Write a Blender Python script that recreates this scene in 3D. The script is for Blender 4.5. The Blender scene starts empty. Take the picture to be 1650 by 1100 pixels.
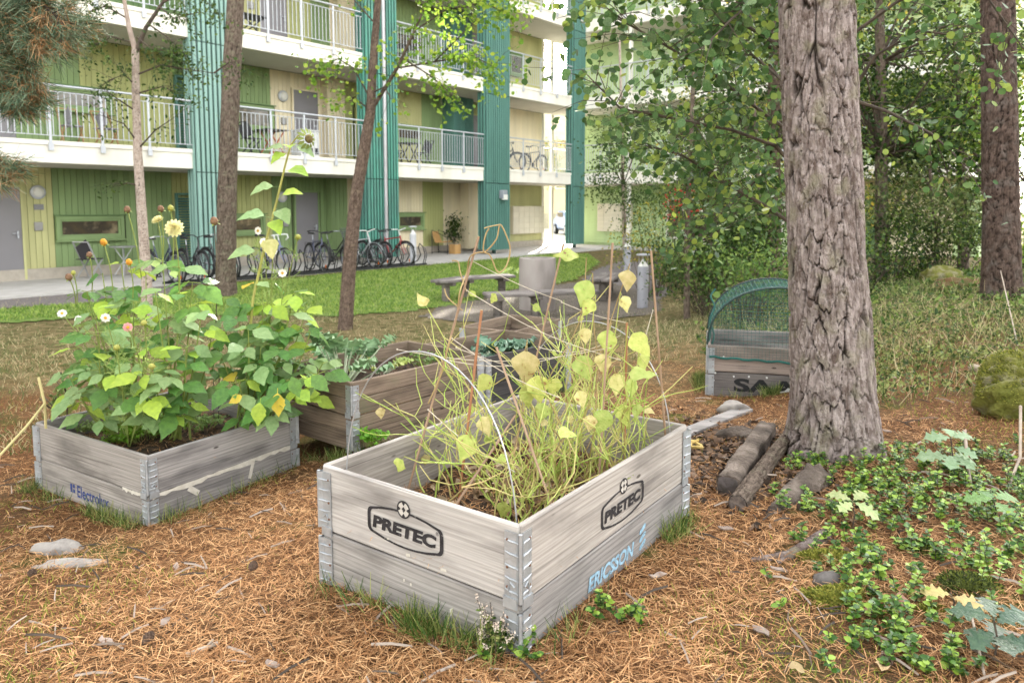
import bpy, bmesh, math, random
import numpy as np
from mathutils import Vector, Matrix, Quaternion

# ------------------------------------------------------------------ camera, sky, sun, exposure
SC = bpy.context.scene
COL = SC.collection
CAM_H, PITCH = 1.3, math.radians(5.2)
cam = bpy.data.cameras.new('camera'); cam_o = bpy.data.objects.new('camera', cam); COL.objects.link(cam_o)
cam_o.location = (0, 0, CAM_H); cam_o.rotation_euler = (math.pi/2 - PITCH, 0, 0)
cam.sensor_width = 36; cam.lens = 25.7; cam.shift_y = -0.0661
cam.clip_start = .05; cam.clip_end = 600
cam.dof.use_dof = True; cam.dof.focus_distance = 2.75; cam.dof.aperture_fstop = 4.5
SC.camera = cam_o
SUN_EL, SUN_AZ = math.radians(24), math.radians(8)      # low sun behind the far corner of the court
world = bpy.data.worlds.new('World'); SC.world = world; world.use_nodes = True
wn, wl = world.node_tree.nodes, world.node_tree.links
bg = wn['Background']; sky = wn.new('ShaderNodeTexSky'); sky.sky_type = 'NISHITA'; sky.sun_disc = False
sky.sun_elevation = SUN_EL; sky.sun_rotation = SUN_AZ; sky.dust_density = 2.5; sky.ozone_density = .6
hs = wn.new('ShaderNodeHueSaturation'); hs.inputs['Saturation'].default_value = .22
wl.new(sky.outputs[0], hs.inputs['Color'])
wm = wn.new('ShaderNodeMix'); wm.data_type = 'RGBA'; wm.blend_type = 'MULTIPLY'; wm.inputs[0].default_value = 1
wl.new(hs.outputs[0], wm.inputs[6]); wm.inputs[7].default_value = (1, .965, .90, 1)   # warm tint on the desaturated sky balances out its blue
wl.new(wm.outputs[2], bg.inputs[0]); bg.inputs[1].default_value = .15
sun = bpy.data.lights.new('sun', 'SUN'); sun.energy = 3.2; sun.angle = math.radians(.6); sun.color = (1, .93, .82)
sun_o = bpy.data.objects.new('sun', sun); COL.objects.link(sun_o)
S = Vector((math.sin(SUN_AZ)*math.cos(SUN_EL), math.cos(SUN_AZ)*math.cos(SUN_EL), math.sin(SUN_EL)))
sun_o.rotation_euler = S.to_track_quat('Z', 'Y').to_euler(); sun_o.location = (0, 0, 30)
vs = SC.view_settings; vs.view_transform = 'Standard'; vs.look = 'None'; vs.gamma = 1; vs.use_curve_mapping = False
vs.exposure = 3.32
SC.cycles.use_denoising = True
SC.cycles.max_bounces = 7; SC.cycles.diffuse_bounces = 2; SC.cycles.transparent_max_bounces = 12; SC.cycles.transmission_bounces = 4
SC.cycles.glossy_bounces = 3; SC.cycles.caustics_reflective = False; SC.cycles.caustics_refractive = False
SC.cycles.sample_clamp_indirect = 6
rng = np.random.default_rng(7); random.seed(7)

# ------------------------------------------------------------------ places read off the photograph
FPX, CXP, CYP = 1178., 825., 441.
def ray(px, py):
    u = (px-CXP)/FPX; v = -(py-CYP)/FPX
    return np.array([u, math.cos(PITCH)+v*math.sin(PITCH), -math.sin(PITCH)+v*math.cos(PITCH)])
def at(px, py, D):
    r = ray(px, py); return Vector(r*D/r[1]) + Vector((0, 0, CAM_H))
def on_z(px, py, z):
    r = ray(px, py); return Vector(r*(z-CAM_H)/r[2]) + Vector((0, 0, CAM_H))
DV = Vector((.636, .7717, 0)).normalized(); NV = Vector((DV.y, -DV.x, 0)); OF = Vector((-9.567, 15.363, 0))
def fac(s, t, z=0):            # along the facade, out from the gallery edge
    p = OF + DV*s + NV*t; return Vector((p.x, p.y, z))
CP = np.array([(0,2,0),(.7,3,0),(-.67,2.5,-.03),(0,.5,.0),(1.4,1.9,.04),(2.6,3.7,.12),(1.6,3.6,-.02),(-1.4,1.9,-.06),(-1.8,3.45,-.3),
 (-2.8,4.1,-.33),(-1.3,4.45,-.28),(-2.2,4.9,-.31),(-.85,4.15,-.16),(0,5.6,-.2),(.5,7.2,-.28),(1.5,5.6,-.16),(2.6,6.2,-.1),(5.5,8.2,.24),(4,6,.12),
 (-6,9.5,-.42),(-3,8,-.42),(0,9.5,-.45),(0,12.5,-.57),(2.4,13.5,-.57),(-5.8,14.8,-.5),(0,15.5,-.55),(-9.5,13,-.39),(-6,17.5,-.42),(-3,21,-.42),
 (1,26,-.42),(4,29,-.4),(10,20,-.25),(6,12,.0),(11,24,-.35),(8,7,.35),(10,14,0),(-12,17,-.38),(-5,5,-.36),(-4,2,-.25),(4,2,.15),(7,3,.3),(-7,4,-.4),(0,-4,.1),(-12,8,-.42),(14,10,.2)])
def _tps():
    n = len(CP); d = np.hypot(CP[:,None,0]-CP[None,:,0], CP[:,None,1]-CP[None,:,1])
    K = np.where(d > 0, d*d*np.log(d+1e-12), 0) + np.eye(n)*.02
    Pm = np.c_[np.ones(n), CP[:,:2]]
    A = np.block([[K, Pm],[Pm.T, np.zeros((3,3))]])
    return np.linalg.solve(A, np.r_[CP[:,2], 0, 0, 0])
TPSW = _tps()
def smooth(a, b, x):
    t = np.clip((x-a)/(b-a), 0, 1); return t*t*(3-2*t)
def terrain(x, y):
    x = np.asarray(x, float); y = np.asarray(y, float); sh = x.shape; x = x.ravel(); y = y.ravel()
    z = np.zeros(len(x))
    for i in range(0, len(x), 20000):
        xs, ys = x[i:i+20000], y[i:i+20000]
        d = np.hypot(xs[:,None]-CP[None,:,0], ys[:,None]-CP[None,:,1])
        z[i:i+20000] = (d*d*np.log(d+1e-12))@TPSW[:-3] + TPSW[-3] + TPSW[-2]*xs + TPSW[-1]*ys
    z = np.clip(z, -.62, .6)
    t = (x-OF.x)*NV.x + (y-OF.y)*NV.y
    far = np.maximum(smooth(26, 34, np.hypot(x, y)), smooth(2.6, 1.2, t))
    z = z*(1-far) + (-.42)*far
    return z.reshape(sh)
def tz(x, y): return float(terrain(np.array([x]), np.array([y]))[0])
def ground_at(px, py):
    r = ray(px, py); k = .5
    for k in np.arange(1., 40, .02):
        if CAM_H + r[2]*k <= tz(r[0]*k, r[1]*k): break
    return Vector((r[0]*k, r[1]*k, tz(r[0]*k, r[1]*k)))

# ------------------------------------------------------------------ noise for shaping meshes
def _h(ix, iy, iz=0, seed=0):
    h = (ix.astype(np.int64)*374761393 + iy.astype(np.int64)*668265263 + np.int64(iz)*2147483647 + seed*1274126177) & 0xffffffff
    h = ((h ^ (h >> 13))*1274126177) & 0xffffffff
    return ((h ^ (h >> 16)) & 0xffffff)/float(0xffffff)
def vnoise(x, y, seed=0):
    ix, iy = np.floor(x), np.floor(y); fx, fy = x-ix, y-iy; fx = fx*fx*(3-2*fx); fy = fy*fy*(3-2*fy)
    a, b, c, d = _h(ix,iy,0,seed), _h(ix+1,iy,0,seed), _h(ix,iy+1,0,seed), _h(ix+1,iy+1,0,seed)
    return (a*(1-fx)+b*fx)*(1-fy) + (c*(1-fx)+d*fx)*fy
def fbm(x, y, o=4, seed=0):
    s = 0; a = .5
    for i in range(o): s = s + a*vnoise(x*2**i, y*2**i, seed+i); a *= .5
    return s
def cells(x, y, seed=0, wrap=None):
    ix, iy = np.floor(x), np.floor(y); f1 = np.full(x.shape, 9.); f2 = f1.copy(); idc = np.zeros(x.shape)
    for dx in (-1,0,1):
        for dy in (-1,0,1):
            cx, cy = ix+dx, iy+dy; wx = np.mod(cx, wrap) if wrap else cx
            px, py = cx+.15+.7*_h(wx,cy,0,seed), cy+.15+.7*_h(wx,cy,0,seed+9)
            d = np.hypot(x-px, y-py); i_ = _h(wx,cy,0,seed+21)
            n1 = d < f1; f2 = np.where(n1, f1, np.minimum(f2, d)); idc = np.where(n1, i_, idc); f1 = np.where(n1, d, f1)
    return f1, f2, idc

# ------------------------------------------------------------------ mesh helpers
class MB:
    def __init__(s): s.v = []; s.f = []
    def add(s, vs, fs):
        b = len(s.v); s.v += [tuple(v) for v in vs]; s.f += [tuple(i+b for i in f) for f in fs]; return s
    def box(s, c, d, M=None):
        x, y, z = d[0]/2, d[1]/2, d[2]/2
        vs = [Vector((a*x, b*y, e*z)) for e in (-1,1) for b in (-1,1) for a in (-1,1)]
        if M is not None: vs = [M@v for v in vs]
        vs = [v+Vector(c) for v in vs]
        return s.add(vs, [(0,2,3,1),(4,5,7,6),(0,1,5,4),(2,6,7,3),(0,4,6,2),(1,3,7,5)])
    def bar(s, a, b, w, h=None, up=(0,0,1)):
        a, b = Vector(a), Vector(b); x = (b-a).normalized(); y = Vector(up).cross(x)
        if y.length < 1e-4: y = Vector((0,1,0)).cross(x)
        y.normalize(); z = x.cross(y)
        M = Matrix((x, y, z)).transposed()
        return s.box((a+b)/2, ((b-a).length, w, h or w), M)
    def tube(s, pts, r, n=6, cap=True, closed=False):
        pts = [Vector(p) for p in pts]; m = len(pts)
        rs = r if hasattr(r, '__len__') else [r]*m
        vs = []; fs = []; prev = None
        for i, p in enumerate(pts):
            if closed: t = pts[(i+1) % m]-pts[i-1]
            else: t = pts[min(i+1, m-1)]-pts[max(i-1, 0)]
            t.normalize()
            if prev is None:
                u = t.orthogonal().normalized()
            else:
                u = prev - t*prev.dot(t)
                u = u.normalized() if u.length > 1e-5 else t.orthogonal().normalized()
            prev = u; w = t.cross(u)
            for k in range(n):
                a = 2*math.pi*k/n; vs.append(p + (u*math.cos(a)+w*math.sin(a))*rs[i])
        for i in range(m if closed else m-1):
            j = (i+1) % m
            for k in range(n): fs.append((i*n+k, i*n+(k+1)%n, j*n+(k+1)%n, j*n+k))
        if cap and not closed: fs += [tuple(range(n))[::-1], tuple(range((m-1)*n, m*n))]
        return s.add(vs, fs)
    def lathe(s, prof, n=16, c=(0,0,0), M=None):
        vs = []; fs = []
        for r, z in prof:
            for k in range(n):
                a = 2*math.pi*k/n; v = Vector((r*math.cos(a), r*math.sin(a), z)); vs.append((M@v if M is not None else v)+Vector(c))
        for i in range(len(prof)-1):
            for k in range(n): fs.append((i*n+k, i*n+(k+1)%n, (i+1)*n+(k+1)%n, (i+1)*n+k))
        fs += [tuple(range(n))[::-1], tuple(range((len(prof)-1)*n, len(prof)*n))]
        return s.add(vs, fs)
    def prism(s, poly, y0, y1):           # poly in x,z, thickness along y
        n = len(poly); vs = [(x, y0, z) for x, z in poly]+[(x, y1, z) for x, z in poly]
        fs = [tuple(range(n)), tuple(range(n, 2*n))[::-1]]+[(i, i+n, (i+1)%n+n, (i+1)%n) for i in range(n)]
        return s.add(vs, fs)
    def mesh(s, name, mat, sm=False, bevel=0):
        me = bpy.data.meshes.new(name); me.from_pydata(s.v, [], s.f); me.update()
        bm = bmesh.new(); bm.from_mesh(me); bmesh.ops.recalc_face_normals(bm, faces=bm.faces)
        if bevel: bmesh.ops.bevel(bm, geom=list(bm.edges), offset=bevel, segments=1, affect='EDGES', clamp_overlap=True)
        bm.to_mesh(me); bm.free()
        if mat: me.materials.append(mat)
        if sm:
            me.polygons.foreach_set('use_smooth', [True]*len(me.polygons))
            try: me.set_sharp_from_angle(angle=math.radians(50))
            except Exception: pass
        return me
    def obj(s, name, mat, parent=None, sm=False, bevel=0, **k): return ob(name, s.mesh(name, mat, sm, bevel), parent, **k)
def np_mesh(name, V, Fc, mat, sm=False):
    V = np.asarray(V, np.float32); Fc = np.asarray(Fc, np.int32); k = Fc.shape[1]
    me = bpy.data.meshes.new(name); me.vertices.add(len(V)); me.vertices.foreach_set('co', V.ravel())
    me.loops.add(Fc.size); me.loops.foreach_set('vertex_index', Fc.ravel())
    me.polygons.add(len(Fc)); me.polygons.foreach_set('loop_start', np.arange(0, Fc.size, k, dtype=np.int32))
    try: me.polygons.foreach_set('loop_total', np.full(len(Fc), k, np.int32))
    except Exception: pass
    if sm: me.polygons.foreach_set('use_smooth', np.ones(len(Fc), bool))
    me.update(calc_edges=True); me.validate()
    if mat: me.materials.append(mat)
    return me
def ob(name, me, parent=None, loc=None, M=None, label=None, cat=None, group=None, kind=None):
    o = bpy.data.objects.new(name, me); COL.objects.link(o)
    if parent is not None: o.parent = parent
    if M is not None: o.matrix_local = M
    elif loc is not None: o.location = loc
    if label: o['label'] = label
    if cat: o['category'] = cat
    if group: o['group'] = group
    if kind: o['kind'] = kind
    return o
def thing(name, label, cat, loc=(0,0,0), rz=0, group=None):
    o = ob(name, None, None, loc, None, label, cat, group); o.rotation_euler = (0, 0, rz); o.empty_display_size = .1; return o
def dup(root, loc, rz, label=None, group=None):
    def cp(o, par):
        c = o.copy(); COL.objects.link(c)
        if par is not None: c.parent = par
        for ch in list(kids.get(o.name, [])): cp(ch, c)
        return c
    kids = {}
    for o in list(root.children_recursive): kids.setdefault(o.parent.name, []).append(o)
    r = cp(root, None); r.location = loc; r.rotation_euler = (0, 0, rz)
    if label: r['label'] = label
    if group: r['group'] = group
    return r
def basis(axis, normal, loc, sc=1.):           # local +Y along axis, local +Z near normal
    y = Vector(axis).normalized(); z = Vector(normal) - y*Vector(normal).dot(y)
    z = z.normalized() if z.length > 1e-4 else y.orthogonal().normalized(); x = y.cross(z)
    s = sc if hasattr(sc, '__len__') else (sc, sc, sc)
    return Matrix(((x.x*s[0], y.x*s[1], z.x*s[2], loc[0]), (x.y*s[0], y.y*s[1], z.y*s[2], loc[1]), (x.z*s[0], y.z*s[1], z.z*s[2], loc[2]), (0,0,0,1)))
def scatter(tv, tf, P, AX, NO, SCL):           # many copies of one small shape as arrays
    tv = np.asarray(tv, float); tf = np.asarray(tf, int); n = len(P)
    y = AX/np.linalg.norm(AX, axis=1, keepdims=True); z = NO - y*(NO*y).sum(1, keepdims=True)
    z /= np.linalg.norm(z, axis=1, keepdims=True)+1e-9; x = np.cross(y, z)
    V = P[:,None,:] + SCL[:,None,None]*(tv[None,:,0:1]*x[:,None,:] + tv[None,:,1:2]*y[:,None,:] + tv[None,:,2:3]*z[:,None,:])
    Fc = tf[None] + (np.arange(n)*len(tv))[:,None,None]
    return V.reshape(-1,3), Fc.reshape(-1, tf.shape[1])
def rand_unit(n, zb=0.):
    v = rng.normal(size=(n,3)); v[:,2] += zb; return v/np.linalg.norm(v, axis=1, keepdims=True)

# ------------------------------------------------------------------ materials
def node(nt, t, **kw):
    n = nt.nodes.new(t)
    for k, v in kw.items(): setattr(n, k, v)
    return n
def mat(name, c1, c2=None, scale=6., rough=.7, bump=0., bscale=None, stretch=(1,1,1), metal=0., detail=6., c3=None, rnd=0., spec=.4, coord='Object', sharp=(.35,.65), trans=0., hue=0., island=False):
    m = bpy.data.materials.new(name); m.use_nodes = True; nt = m.node_tree; b = nt.nodes['Principled BSDF']; L = nt.links.new
    b.inputs['Roughness'].default_value = rough; b.inputs['Metallic'].default_value = metal; b.inputs['Specular IOR Level'].default_value = spec
    tc = node(nt, 'ShaderNodeTexCoord'); mp = node(nt, 'ShaderNodeMapping'); mp.inputs['Scale'].default_value = stretch
    L(tc.outputs[coord], mp.inputs[0]); vec = mp.outputs[0]
    rs = None
    if island: rs = node(nt, 'ShaderNodeNewGeometry').outputs['Random Per Island']
    elif rnd or hue:
        oi = node(nt, 'ShaderNodeObjectInfo'); rs = oi.outputs['Random']
        ad = node(nt, 'ShaderNodeVectorMath', operation='MULTIPLY_ADD'); cx = node(nt, 'ShaderNodeCombineXYZ')
        for i in range(3): L(rs, cx.inputs[i])
        L(cx.outputs[0], ad.inputs[0]); ad.inputs[1].default_value = (37, 53, 71); L(vec, ad.inputs[2]); vec = ad.outputs[0]
    no = node(nt, 'ShaderNodeTexNoise'); no.inputs['Scale'].default_value = scale; no.inputs['Detail'].default_value = detail
    L(vec, no.inputs['Vector'])
    col = None
    if c2 is None: c2 = tuple(x*.82 for x in c1)
    rp = node(nt, 'ShaderNodeValToRGB'); e = rp.color_ramp.elements
    e[0].position, e[1].position = sharp; e[0].color = (*c1, 1); e[1].color = (*c2, 1)
    if c3: k = e.new((sharp[0]+sharp[1])/2); k.color = (*c3, 1)
    if island:
        mx_ = node(nt, 'ShaderNodeMath', operation='MULTIPLY_ADD'); L(no.outputs[0], mx_.inputs[0]); mx_.inputs[1].default_value = .35
        sb = node(nt, 'ShaderNodeMath', operation='MULTIPLY_ADD'); L(rs, sb.inputs[0]); sb.inputs[1].default_value = .8; sb.inputs[2].default_value = -.08; L(sb.outputs[0], mx_.inputs[2])
        L(mx_.outputs[0], rp.inputs[0])
    else: L(no.outputs[0], rp.inputs[0])
    col = rp.outputs[0]
    if rnd or hue:
        hv = node(nt, 'ShaderNodeHueSaturation'); L(col, hv.inputs['Color'])
        if rnd:
            mr = node(nt, 'ShaderNodeMapRange'); L(rs, mr.inputs[0]); mr.inputs[3].default_value = 1-rnd; mr.inputs[4].default_value = 1+rnd; L(mr.outputs[0], hv.inputs['Value'])
        if hue:
            m2 = node(nt, 'ShaderNodeMath', operation='MULTIPLY'); L(rs, m2.inputs[0]); m2.inputs[1].default_value = 7.31
            m3 = node(nt, 'ShaderNodeMath', operation='FRACT'); L(m2.outputs[0], m3.inputs[0])
            mr = node(nt, 'ShaderNodeMapRange'); L(m3.outputs[0], mr.inputs[0]); mr.inputs[3].default_value = .5-hue; mr.inputs[4].default_value = .5+hue; L(mr.outputs[0], hv.inputs['Hue'])
        col = hv.outputs[0]
    L(col, b.inputs['Base Color'])
    if bump:
        bn = node(nt, 'ShaderNodeBump'); bn.inputs['Strength'].default_value = bump; bn.inputs['Distance'].default_value = .02
        n2 = no
        if bscale:
            n2 = node(nt, 'ShaderNodeTexNoise'); n2.inputs['Scale'].default_value = bscale; n2.inputs['Detail'].default_value = 8; L(vec, n2.inputs['Vector'])
        L(n2.outputs[0], bn.inputs['Height']); L(bn.outputs[0], b.inputs['Normal'])
    if trans:
        tr = node(nt, 'ShaderNodeBsdfTranslucent'); ms = node(nt, 'ShaderNodeMixShader'); ms.inputs[0].default_value = trans
        hb = node(nt, 'ShaderNodeHueSaturation'); hb.inputs['Value'].default_value = 1.35; hb.inputs['Hue'].default_value = .485; L(col, hb.inputs['Color']); L(hb.outputs[0], tr.inputs[0])
        L(b.outputs[0], ms.inputs[1]); L(tr.outputs[0], ms.inputs[2]); L(ms.outputs[0], nt.nodes['Material Output'].inputs[0])
    return m
def wood(name, c1, c2, dark, rough=.8, knots=True, mossy=0.):
    m = bpy.data.materials.new(name); m.use_nodes = True; nt = m.node_tree; b = nt.nodes['Principled BSDF']; L = nt.links.new
    b.inputs['Roughness'].default_value = rough; b.inputs['Specular IOR Level'].default_value = .25
    tc = node(nt, 'ShaderNodeTexCoord'); oi = node(nt, 'ShaderNodeObjectInfo'); cx = node(nt, 'ShaderNodeCombineXYZ')
    for i in range(3): L(oi.outputs['Random'], cx.inputs[i])
    ad = node(nt, 'ShaderNodeVectorMath', operation='MULTIPLY_ADD'); L(cx.outputs[0], ad.inputs[0]); ad.inputs[1].default_value = (31, 17, 23); L(tc.outputs['Object'], ad.inputs[2])
    def mapped(sc):
        mp = node(nt, 'ShaderNodeMapping'); mp.inputs['Scale'].default_value = sc; L(ad.outputs[0], mp.inputs[0]); return mp.outputs[0]
    def nz(sc, s, d=6, dist=0.):
        n = node(nt, 'ShaderNodeTexNoise'); n.inputs['Scale'].default_value = s; n.inputs['Detail'].default_value = d; n.inputs['Distortion'].default_value = dist; L(mapped(sc), n.inputs['Vector']); return n.outputs[0]
    big = nz((.8, 2, 2.2), 1.3, 3)                               # grain bends round this
    sv = node(nt, 'ShaderNodeSeparateXYZ'); L(ad.outputs[0], sv.inputs[0])
    mm = node(nt, 'ShaderNodeMath', operation='MULTIPLY_ADD'); L(big, mm.inputs[0]); mm.inputs[1].default_value = .09; L(sv.outputs['Z'], mm.inputs[2])
    m2 = node(nt, 'ShaderNodeMath', operation='MULTIPLY'); L(mm.outputs[0], m2.inputs[0]); m2.inputs[1].default_value = 330
    sn = node(nt, 'ShaderNodeMath', operation='SINE'); L(m2.outputs[0], sn.inputs[0])
    fine = nz((.7, 40, 55), 3., 6, .05); blot = nz((1, 3, 4), 3.2, 8)
    g = node(nt, 'ShaderNodeMath', operation='MULTIPLY_ADD'); L(sn.outputs[0], g.inputs[0]); g.inputs[1].default_value = .07; L(fine, g.inputs[2])
    rp = node(nt, 'ShaderNodeValToRGB'); e = rp.color_ramp.elements; e[0].position, e[1].position = .22, .66; e[0].color = (*c2, 1); e[1].color = (*c1, 1); L(g.outputs[0], rp.inputs[0])
    r2 = node(nt, 'ShaderNodeValToRGB'); e = r2.color_ramp.elements; e[0].position, e[1].position = .46, .74; e[0].color = (0,0,0,1); e[1].color = (.8,.8,.8,1); L(blot, r2.inputs[0])
    mx = node(nt, 'ShaderNodeMix', data_type='RGBA'); L(r2.outputs[0], mx.inputs[0]); L(rp.outputs[0], mx.inputs[6]); mx.inputs[7].default_value = (*dark, 1)
    ck = nz((.45, 55, 75), 2.2, 2); rc = node(nt, 'ShaderNodeValToRGB'); e = rc.color_ramp.elements; e[0].position, e[1].position = .64, .70; e[0].color = (0,0,0,1); e[1].color = (.7,.7,.7,1); L(ck, rc.inputs[0])
    mc = node(nt, 'ShaderNodeMix', data_type='RGBA'); L(rc.outputs[0], mc.inputs[0]); L(mx.outputs[2], mc.inputs[6]); mc.inputs[7].default_value = (dark[0]*.6, dark[1]*.57, dark[2]*.55, 1)
    col = mc.outputs[2]
    if knots:
        vo = node(nt, 'ShaderNodeTexVoronoi'); vo.inputs['Scale'].default_value = 1; L(mapped((3.4, 3, 9)), vo.inputs['Vector'])
        r3 = node(nt, 'ShaderNodeValToRGB'); e = r3.color_ramp.elements; e[0].position, e[1].position = .045, .075; e[0].color = (.9,.9,.9,1); e[1].color = (0,0,0,1); L(vo.outputs['Distance'], r3.inputs[0])
        mk = node(nt, 'ShaderNodeMix', data_type='RGBA'); L(r3.outputs[0], mk.inputs[0]); L(col, mk.inputs[6]); mk.inputs[7].default_value = (dark[0]*.55, dark[1]*.5, dark[2]*.45, 1); col = mk.outputs[2]
    if mossy:
        nn = nz((1,1,1), 5, 6); r4 = node(nt, 'ShaderNodeValToRGB'); e = r4.color_ramp.elements; e[0].position, e[1].position = .55, .7; e[0].color = (0,0,0,1); e[1].color = (mossy,)*3+(1,); L(nn, r4.inputs[0])
        mk = node(nt, 'ShaderNodeMix', data_type='RGBA'); L(r4.outputs[0], mk.inputs[0]); L(col, mk.inputs[6]); mk.inputs[7].default_value = (.13,.16,.08,1); col = mk.outputs[2]
    hv = node(nt, 'ShaderNodeHueSaturation'); mr = node(nt, 'ShaderNodeMapRange'); L(oi.outputs['Random'], mr.inputs[0]); mr.inputs[3].default_value = .86; mr.inputs[4].default_value = 1.12
    L(mr.outputs[0], hv.inputs['Value']); L(col, hv.inputs['Color']); L(hv.outputs[0], b.inputs['Base Color'])
    bn = node(nt, 'ShaderNodeBump'); bn.inputs['Strength'].default_value = .3; bn.inputs['Distance'].default_value = .003; L(g.outputs[0], bn.inputs['Height']); L(bn.outputs[0], b.inputs['Normal'])
    return m
# ------------------------------------------------------------------ the ground
def relief(x, y):
    near = smooth(13, 7, np.hypot(x, y))
    r = (fbm(x*1.7+9, y*1.7+3, 4, 3)-.47)*.07*near
    hump = .012*np.exp(-(((x-1.62)/.5)**2 + ((y-3.62)/.5)**2))          # root plate of the big pine
    flat = np.ones_like(r)
    for (bx, by, br) in ((.05, 2.6, .75), (-2.0, 4.2, .8), (-.8, 5., .7)): flat *= 1-.7*np.exp(-(((x-bx)**2+(y-by)**2)/br**2))
    return r*flat + hump
def gz(x, y): return terrain(x, y) + relief(np.asarray(x, float), np.asarray(y, float))
def gz1(x, y): return float(gz(np.array([x]), np.array([y]))[0])
def axis(a, b, step, far, g=1.22):
    xs = list(np.arange(a, b, step)); d = step
    lo = [a]; hi = [xs[-1]]
    while hi[-1] < far: d *= g; hi.append(hi[-1]+d)
    d = step
    while lo[-1] > -far: d *= g; lo.append(lo[-1]-d)
    return np.array(lo[:0:-1]+xs+hi[1:])
gx = axis(-4.2, 4.6, .055, 220); gy = axis(.6, 8.6, .055, 220)
GX, GY = np.meshgrid(gx, gy); GZ = gz(GX, GY)
nx, ny = len(gx), len(gy); idx = np.arange(nx*ny).reshape(ny, nx)
GF = np.stack([idx[:-1,:-1], idx[:-1,1:], idx[1:,1:], idx[1:,:-1]], -1).reshape(-1, 4)
def ground_mat():
    m = bpy.data.materials.new('forest_floor'); m.use_nodes = True; nt = m.node_tree; b = nt.nodes['Principled BSDF']; L = nt.links.new
    b.inputs['Roughness'].default_value = .95; b.inputs['Specular IOR Level'].default_value = .1
    tc = node(nt, 'ShaderNodeTexCoord')
    def nz(s, d=7, dist=0):
        n = node(nt, 'ShaderNodeTexNoise'); n.inputs['Scale'].default_value = s; n.inputs['Detail'].default_value = d; n.inputs['Distortion'].default_value = dist; L(tc.outputs['Object'], n.inputs['Vector']); return n.outputs[0]
    def ramp(v, p0, p1, c0, c1):
        r = node(nt, 'ShaderNodeValToRGB'); e = r.color_ramp.elements; e[0].position, e[1].position = p0, p1; e[0].color = (*c0,1); e[1].color = (*c1,1); L(v, r.inputs[0]); return r.outputs[0]
    def mix(f, a, c):
        x = node(nt, 'ShaderNodeMix', data_type='RGBA'); L(f, x.inputs[0]); L(a, x.inputs[6])
        if isinstance(c, tuple): x.inputs[7].default_value = (*c, 1)
        else: L(c, x.inputs[7])
        return x.outputs[2]
    lit = ramp(nz(75, 5, 1.5), .33, .68, (.025,.013,.007), (.24,.115,.05))
    lit = mix(ramp(nz(1.6, 5), .5, .62, (0,0,0), (.6,.6,.6)), lit, (.10,.07,.04))
    lit = mix(ramp(nz(2.1, 6), .56, .66, (0,0,0), (.75,.75,.75)), lit, (.06,.085,.018))
    sy = node(nt, 'ShaderNodeSeparateXYZ'); L(tc.outputs['Object'], sy.inputs[0]); ya = node(nt, 'ShaderNodeMath', operation='MULTIPLY_ADD'); L(nz(.9, 4), ya.inputs[0]); ya.inputs[1].default_value = 5.; L(sy.outputs['Y'], ya.inputs[2])
    mr = node(nt, 'ShaderNodeMapRange'); L(ya.outputs[0], mr.inputs[0]); mr.inputs[1].default_value = 8.; mr.inputs[2].default_value = 10.5; mr.inputs[4].default_value = .85
    lit = mix(mr.outputs[0], lit, ramp(nz(7, 7), .35, .65, (.07,.075,.025), (.24,.19,.10)))
    L(lit, b.inputs['Base Color'])
    bn = node(nt, 'ShaderNodeBump'); bn.inputs['Strength'].default_value = .8; bn.inputs['Distance'].default_value = .02; L(nz(60, 6, 1.), bn.inputs['Height']); L(bn.outputs[0], b.inputs['Normal'])
    return m
ob('ground', np_mesh('ground', np.stack([GX,GY,GZ],-1).reshape(-1,3), GF, ground_mat(), True), kind='structure')
def inside(poly, x, y):
    r = np.zeros(x.shape, bool); n = len(poly)
    for i in range(n):
        (x1, y1), (x2, y2) = poly[i], poly[(i+1) % n]
        c = ((y1 > y) != (y2 > y)) & (x < (x2-x1)*(y-y1)/(y2-y1+1e-12)+x1); r ^= c
    return r
def sheet(name, poly, step, lift, m, wob=.0):
    P = np.array(poly); x0, y0 = P.min(0)-step; x1, y1 = P.max(0)+step
    X, Y = np.meshgrid(np.arange(x0, x1, step), np.arange(y0, y1, step))
    Cx, Cy = X[:-1,:-1]+step/2, Y[:-1,:-1]+step/2
    k = inside(poly, Cx + wob*(fbm(Cx*1.3, Cy*1.3, 3, 5)-.47)*4, Cy + wob*(fbm(Cx*1.3+7, Cy*1.3, 3, 6)-.47)*4)
    ix = np.arange(X.size).reshape(X.shape); F4 = np.stack([ix[:-1,:-1], ix[:-1,1:], ix[1:,1:], ix[1:,:-1]], -1)[k]
    V = np.stack([X, Y, gz(X, Y)+lift], -1).reshape(-1,3); u, inv = np.unique(F4, return_inverse=True)
    return ob(name, np_mesh(name, V[u], inv.reshape(F4.shape), m, True), kind='structure')
st = lambda s, t: tuple(fac(s, t)[:2])
LAWN = [(-7.9,10.6),(-6.2,11.9),(-4.2,12.0),(-2.8,12.2),(-1.45,13.4),(-.6,14.9),(.1,16.2),(1.6,18.0),(2.2,20.5),st(13.8,4.6),st(16.6,2.3),st(15.5,1.35),st(2.4,1.9),st(1.2,2.6),st(-.6,2.9),st(-4,2.7)]
lawn_m = mat('lawn_turf', (.09,.16,.025), (.20,.24,.07), 5, .9, .5, 120, c3=(.12,.20,.03))
sheet('lawn', LAWN, .16, .018, lawn_m, .14)
gravel_m = mat('gravel', (.07,.058,.045), (.23,.195,.165), 45, .95, .9, 140, detail=9)
sheet('gravel_patch', [(-1.5,12.1),(-1.4,13.5),(-.6,14.95),(.1,16.2),(1.7,17.6),(2.6,17),(2.9,13.6),(2.1,11.9),(.5,11.0)], .09, .012, gravel_m, .22)
asph_m = mat('worn_asphalt', (.13,.115,.115), (.20,.175,.17), 25, .95, .5, 160)
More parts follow.
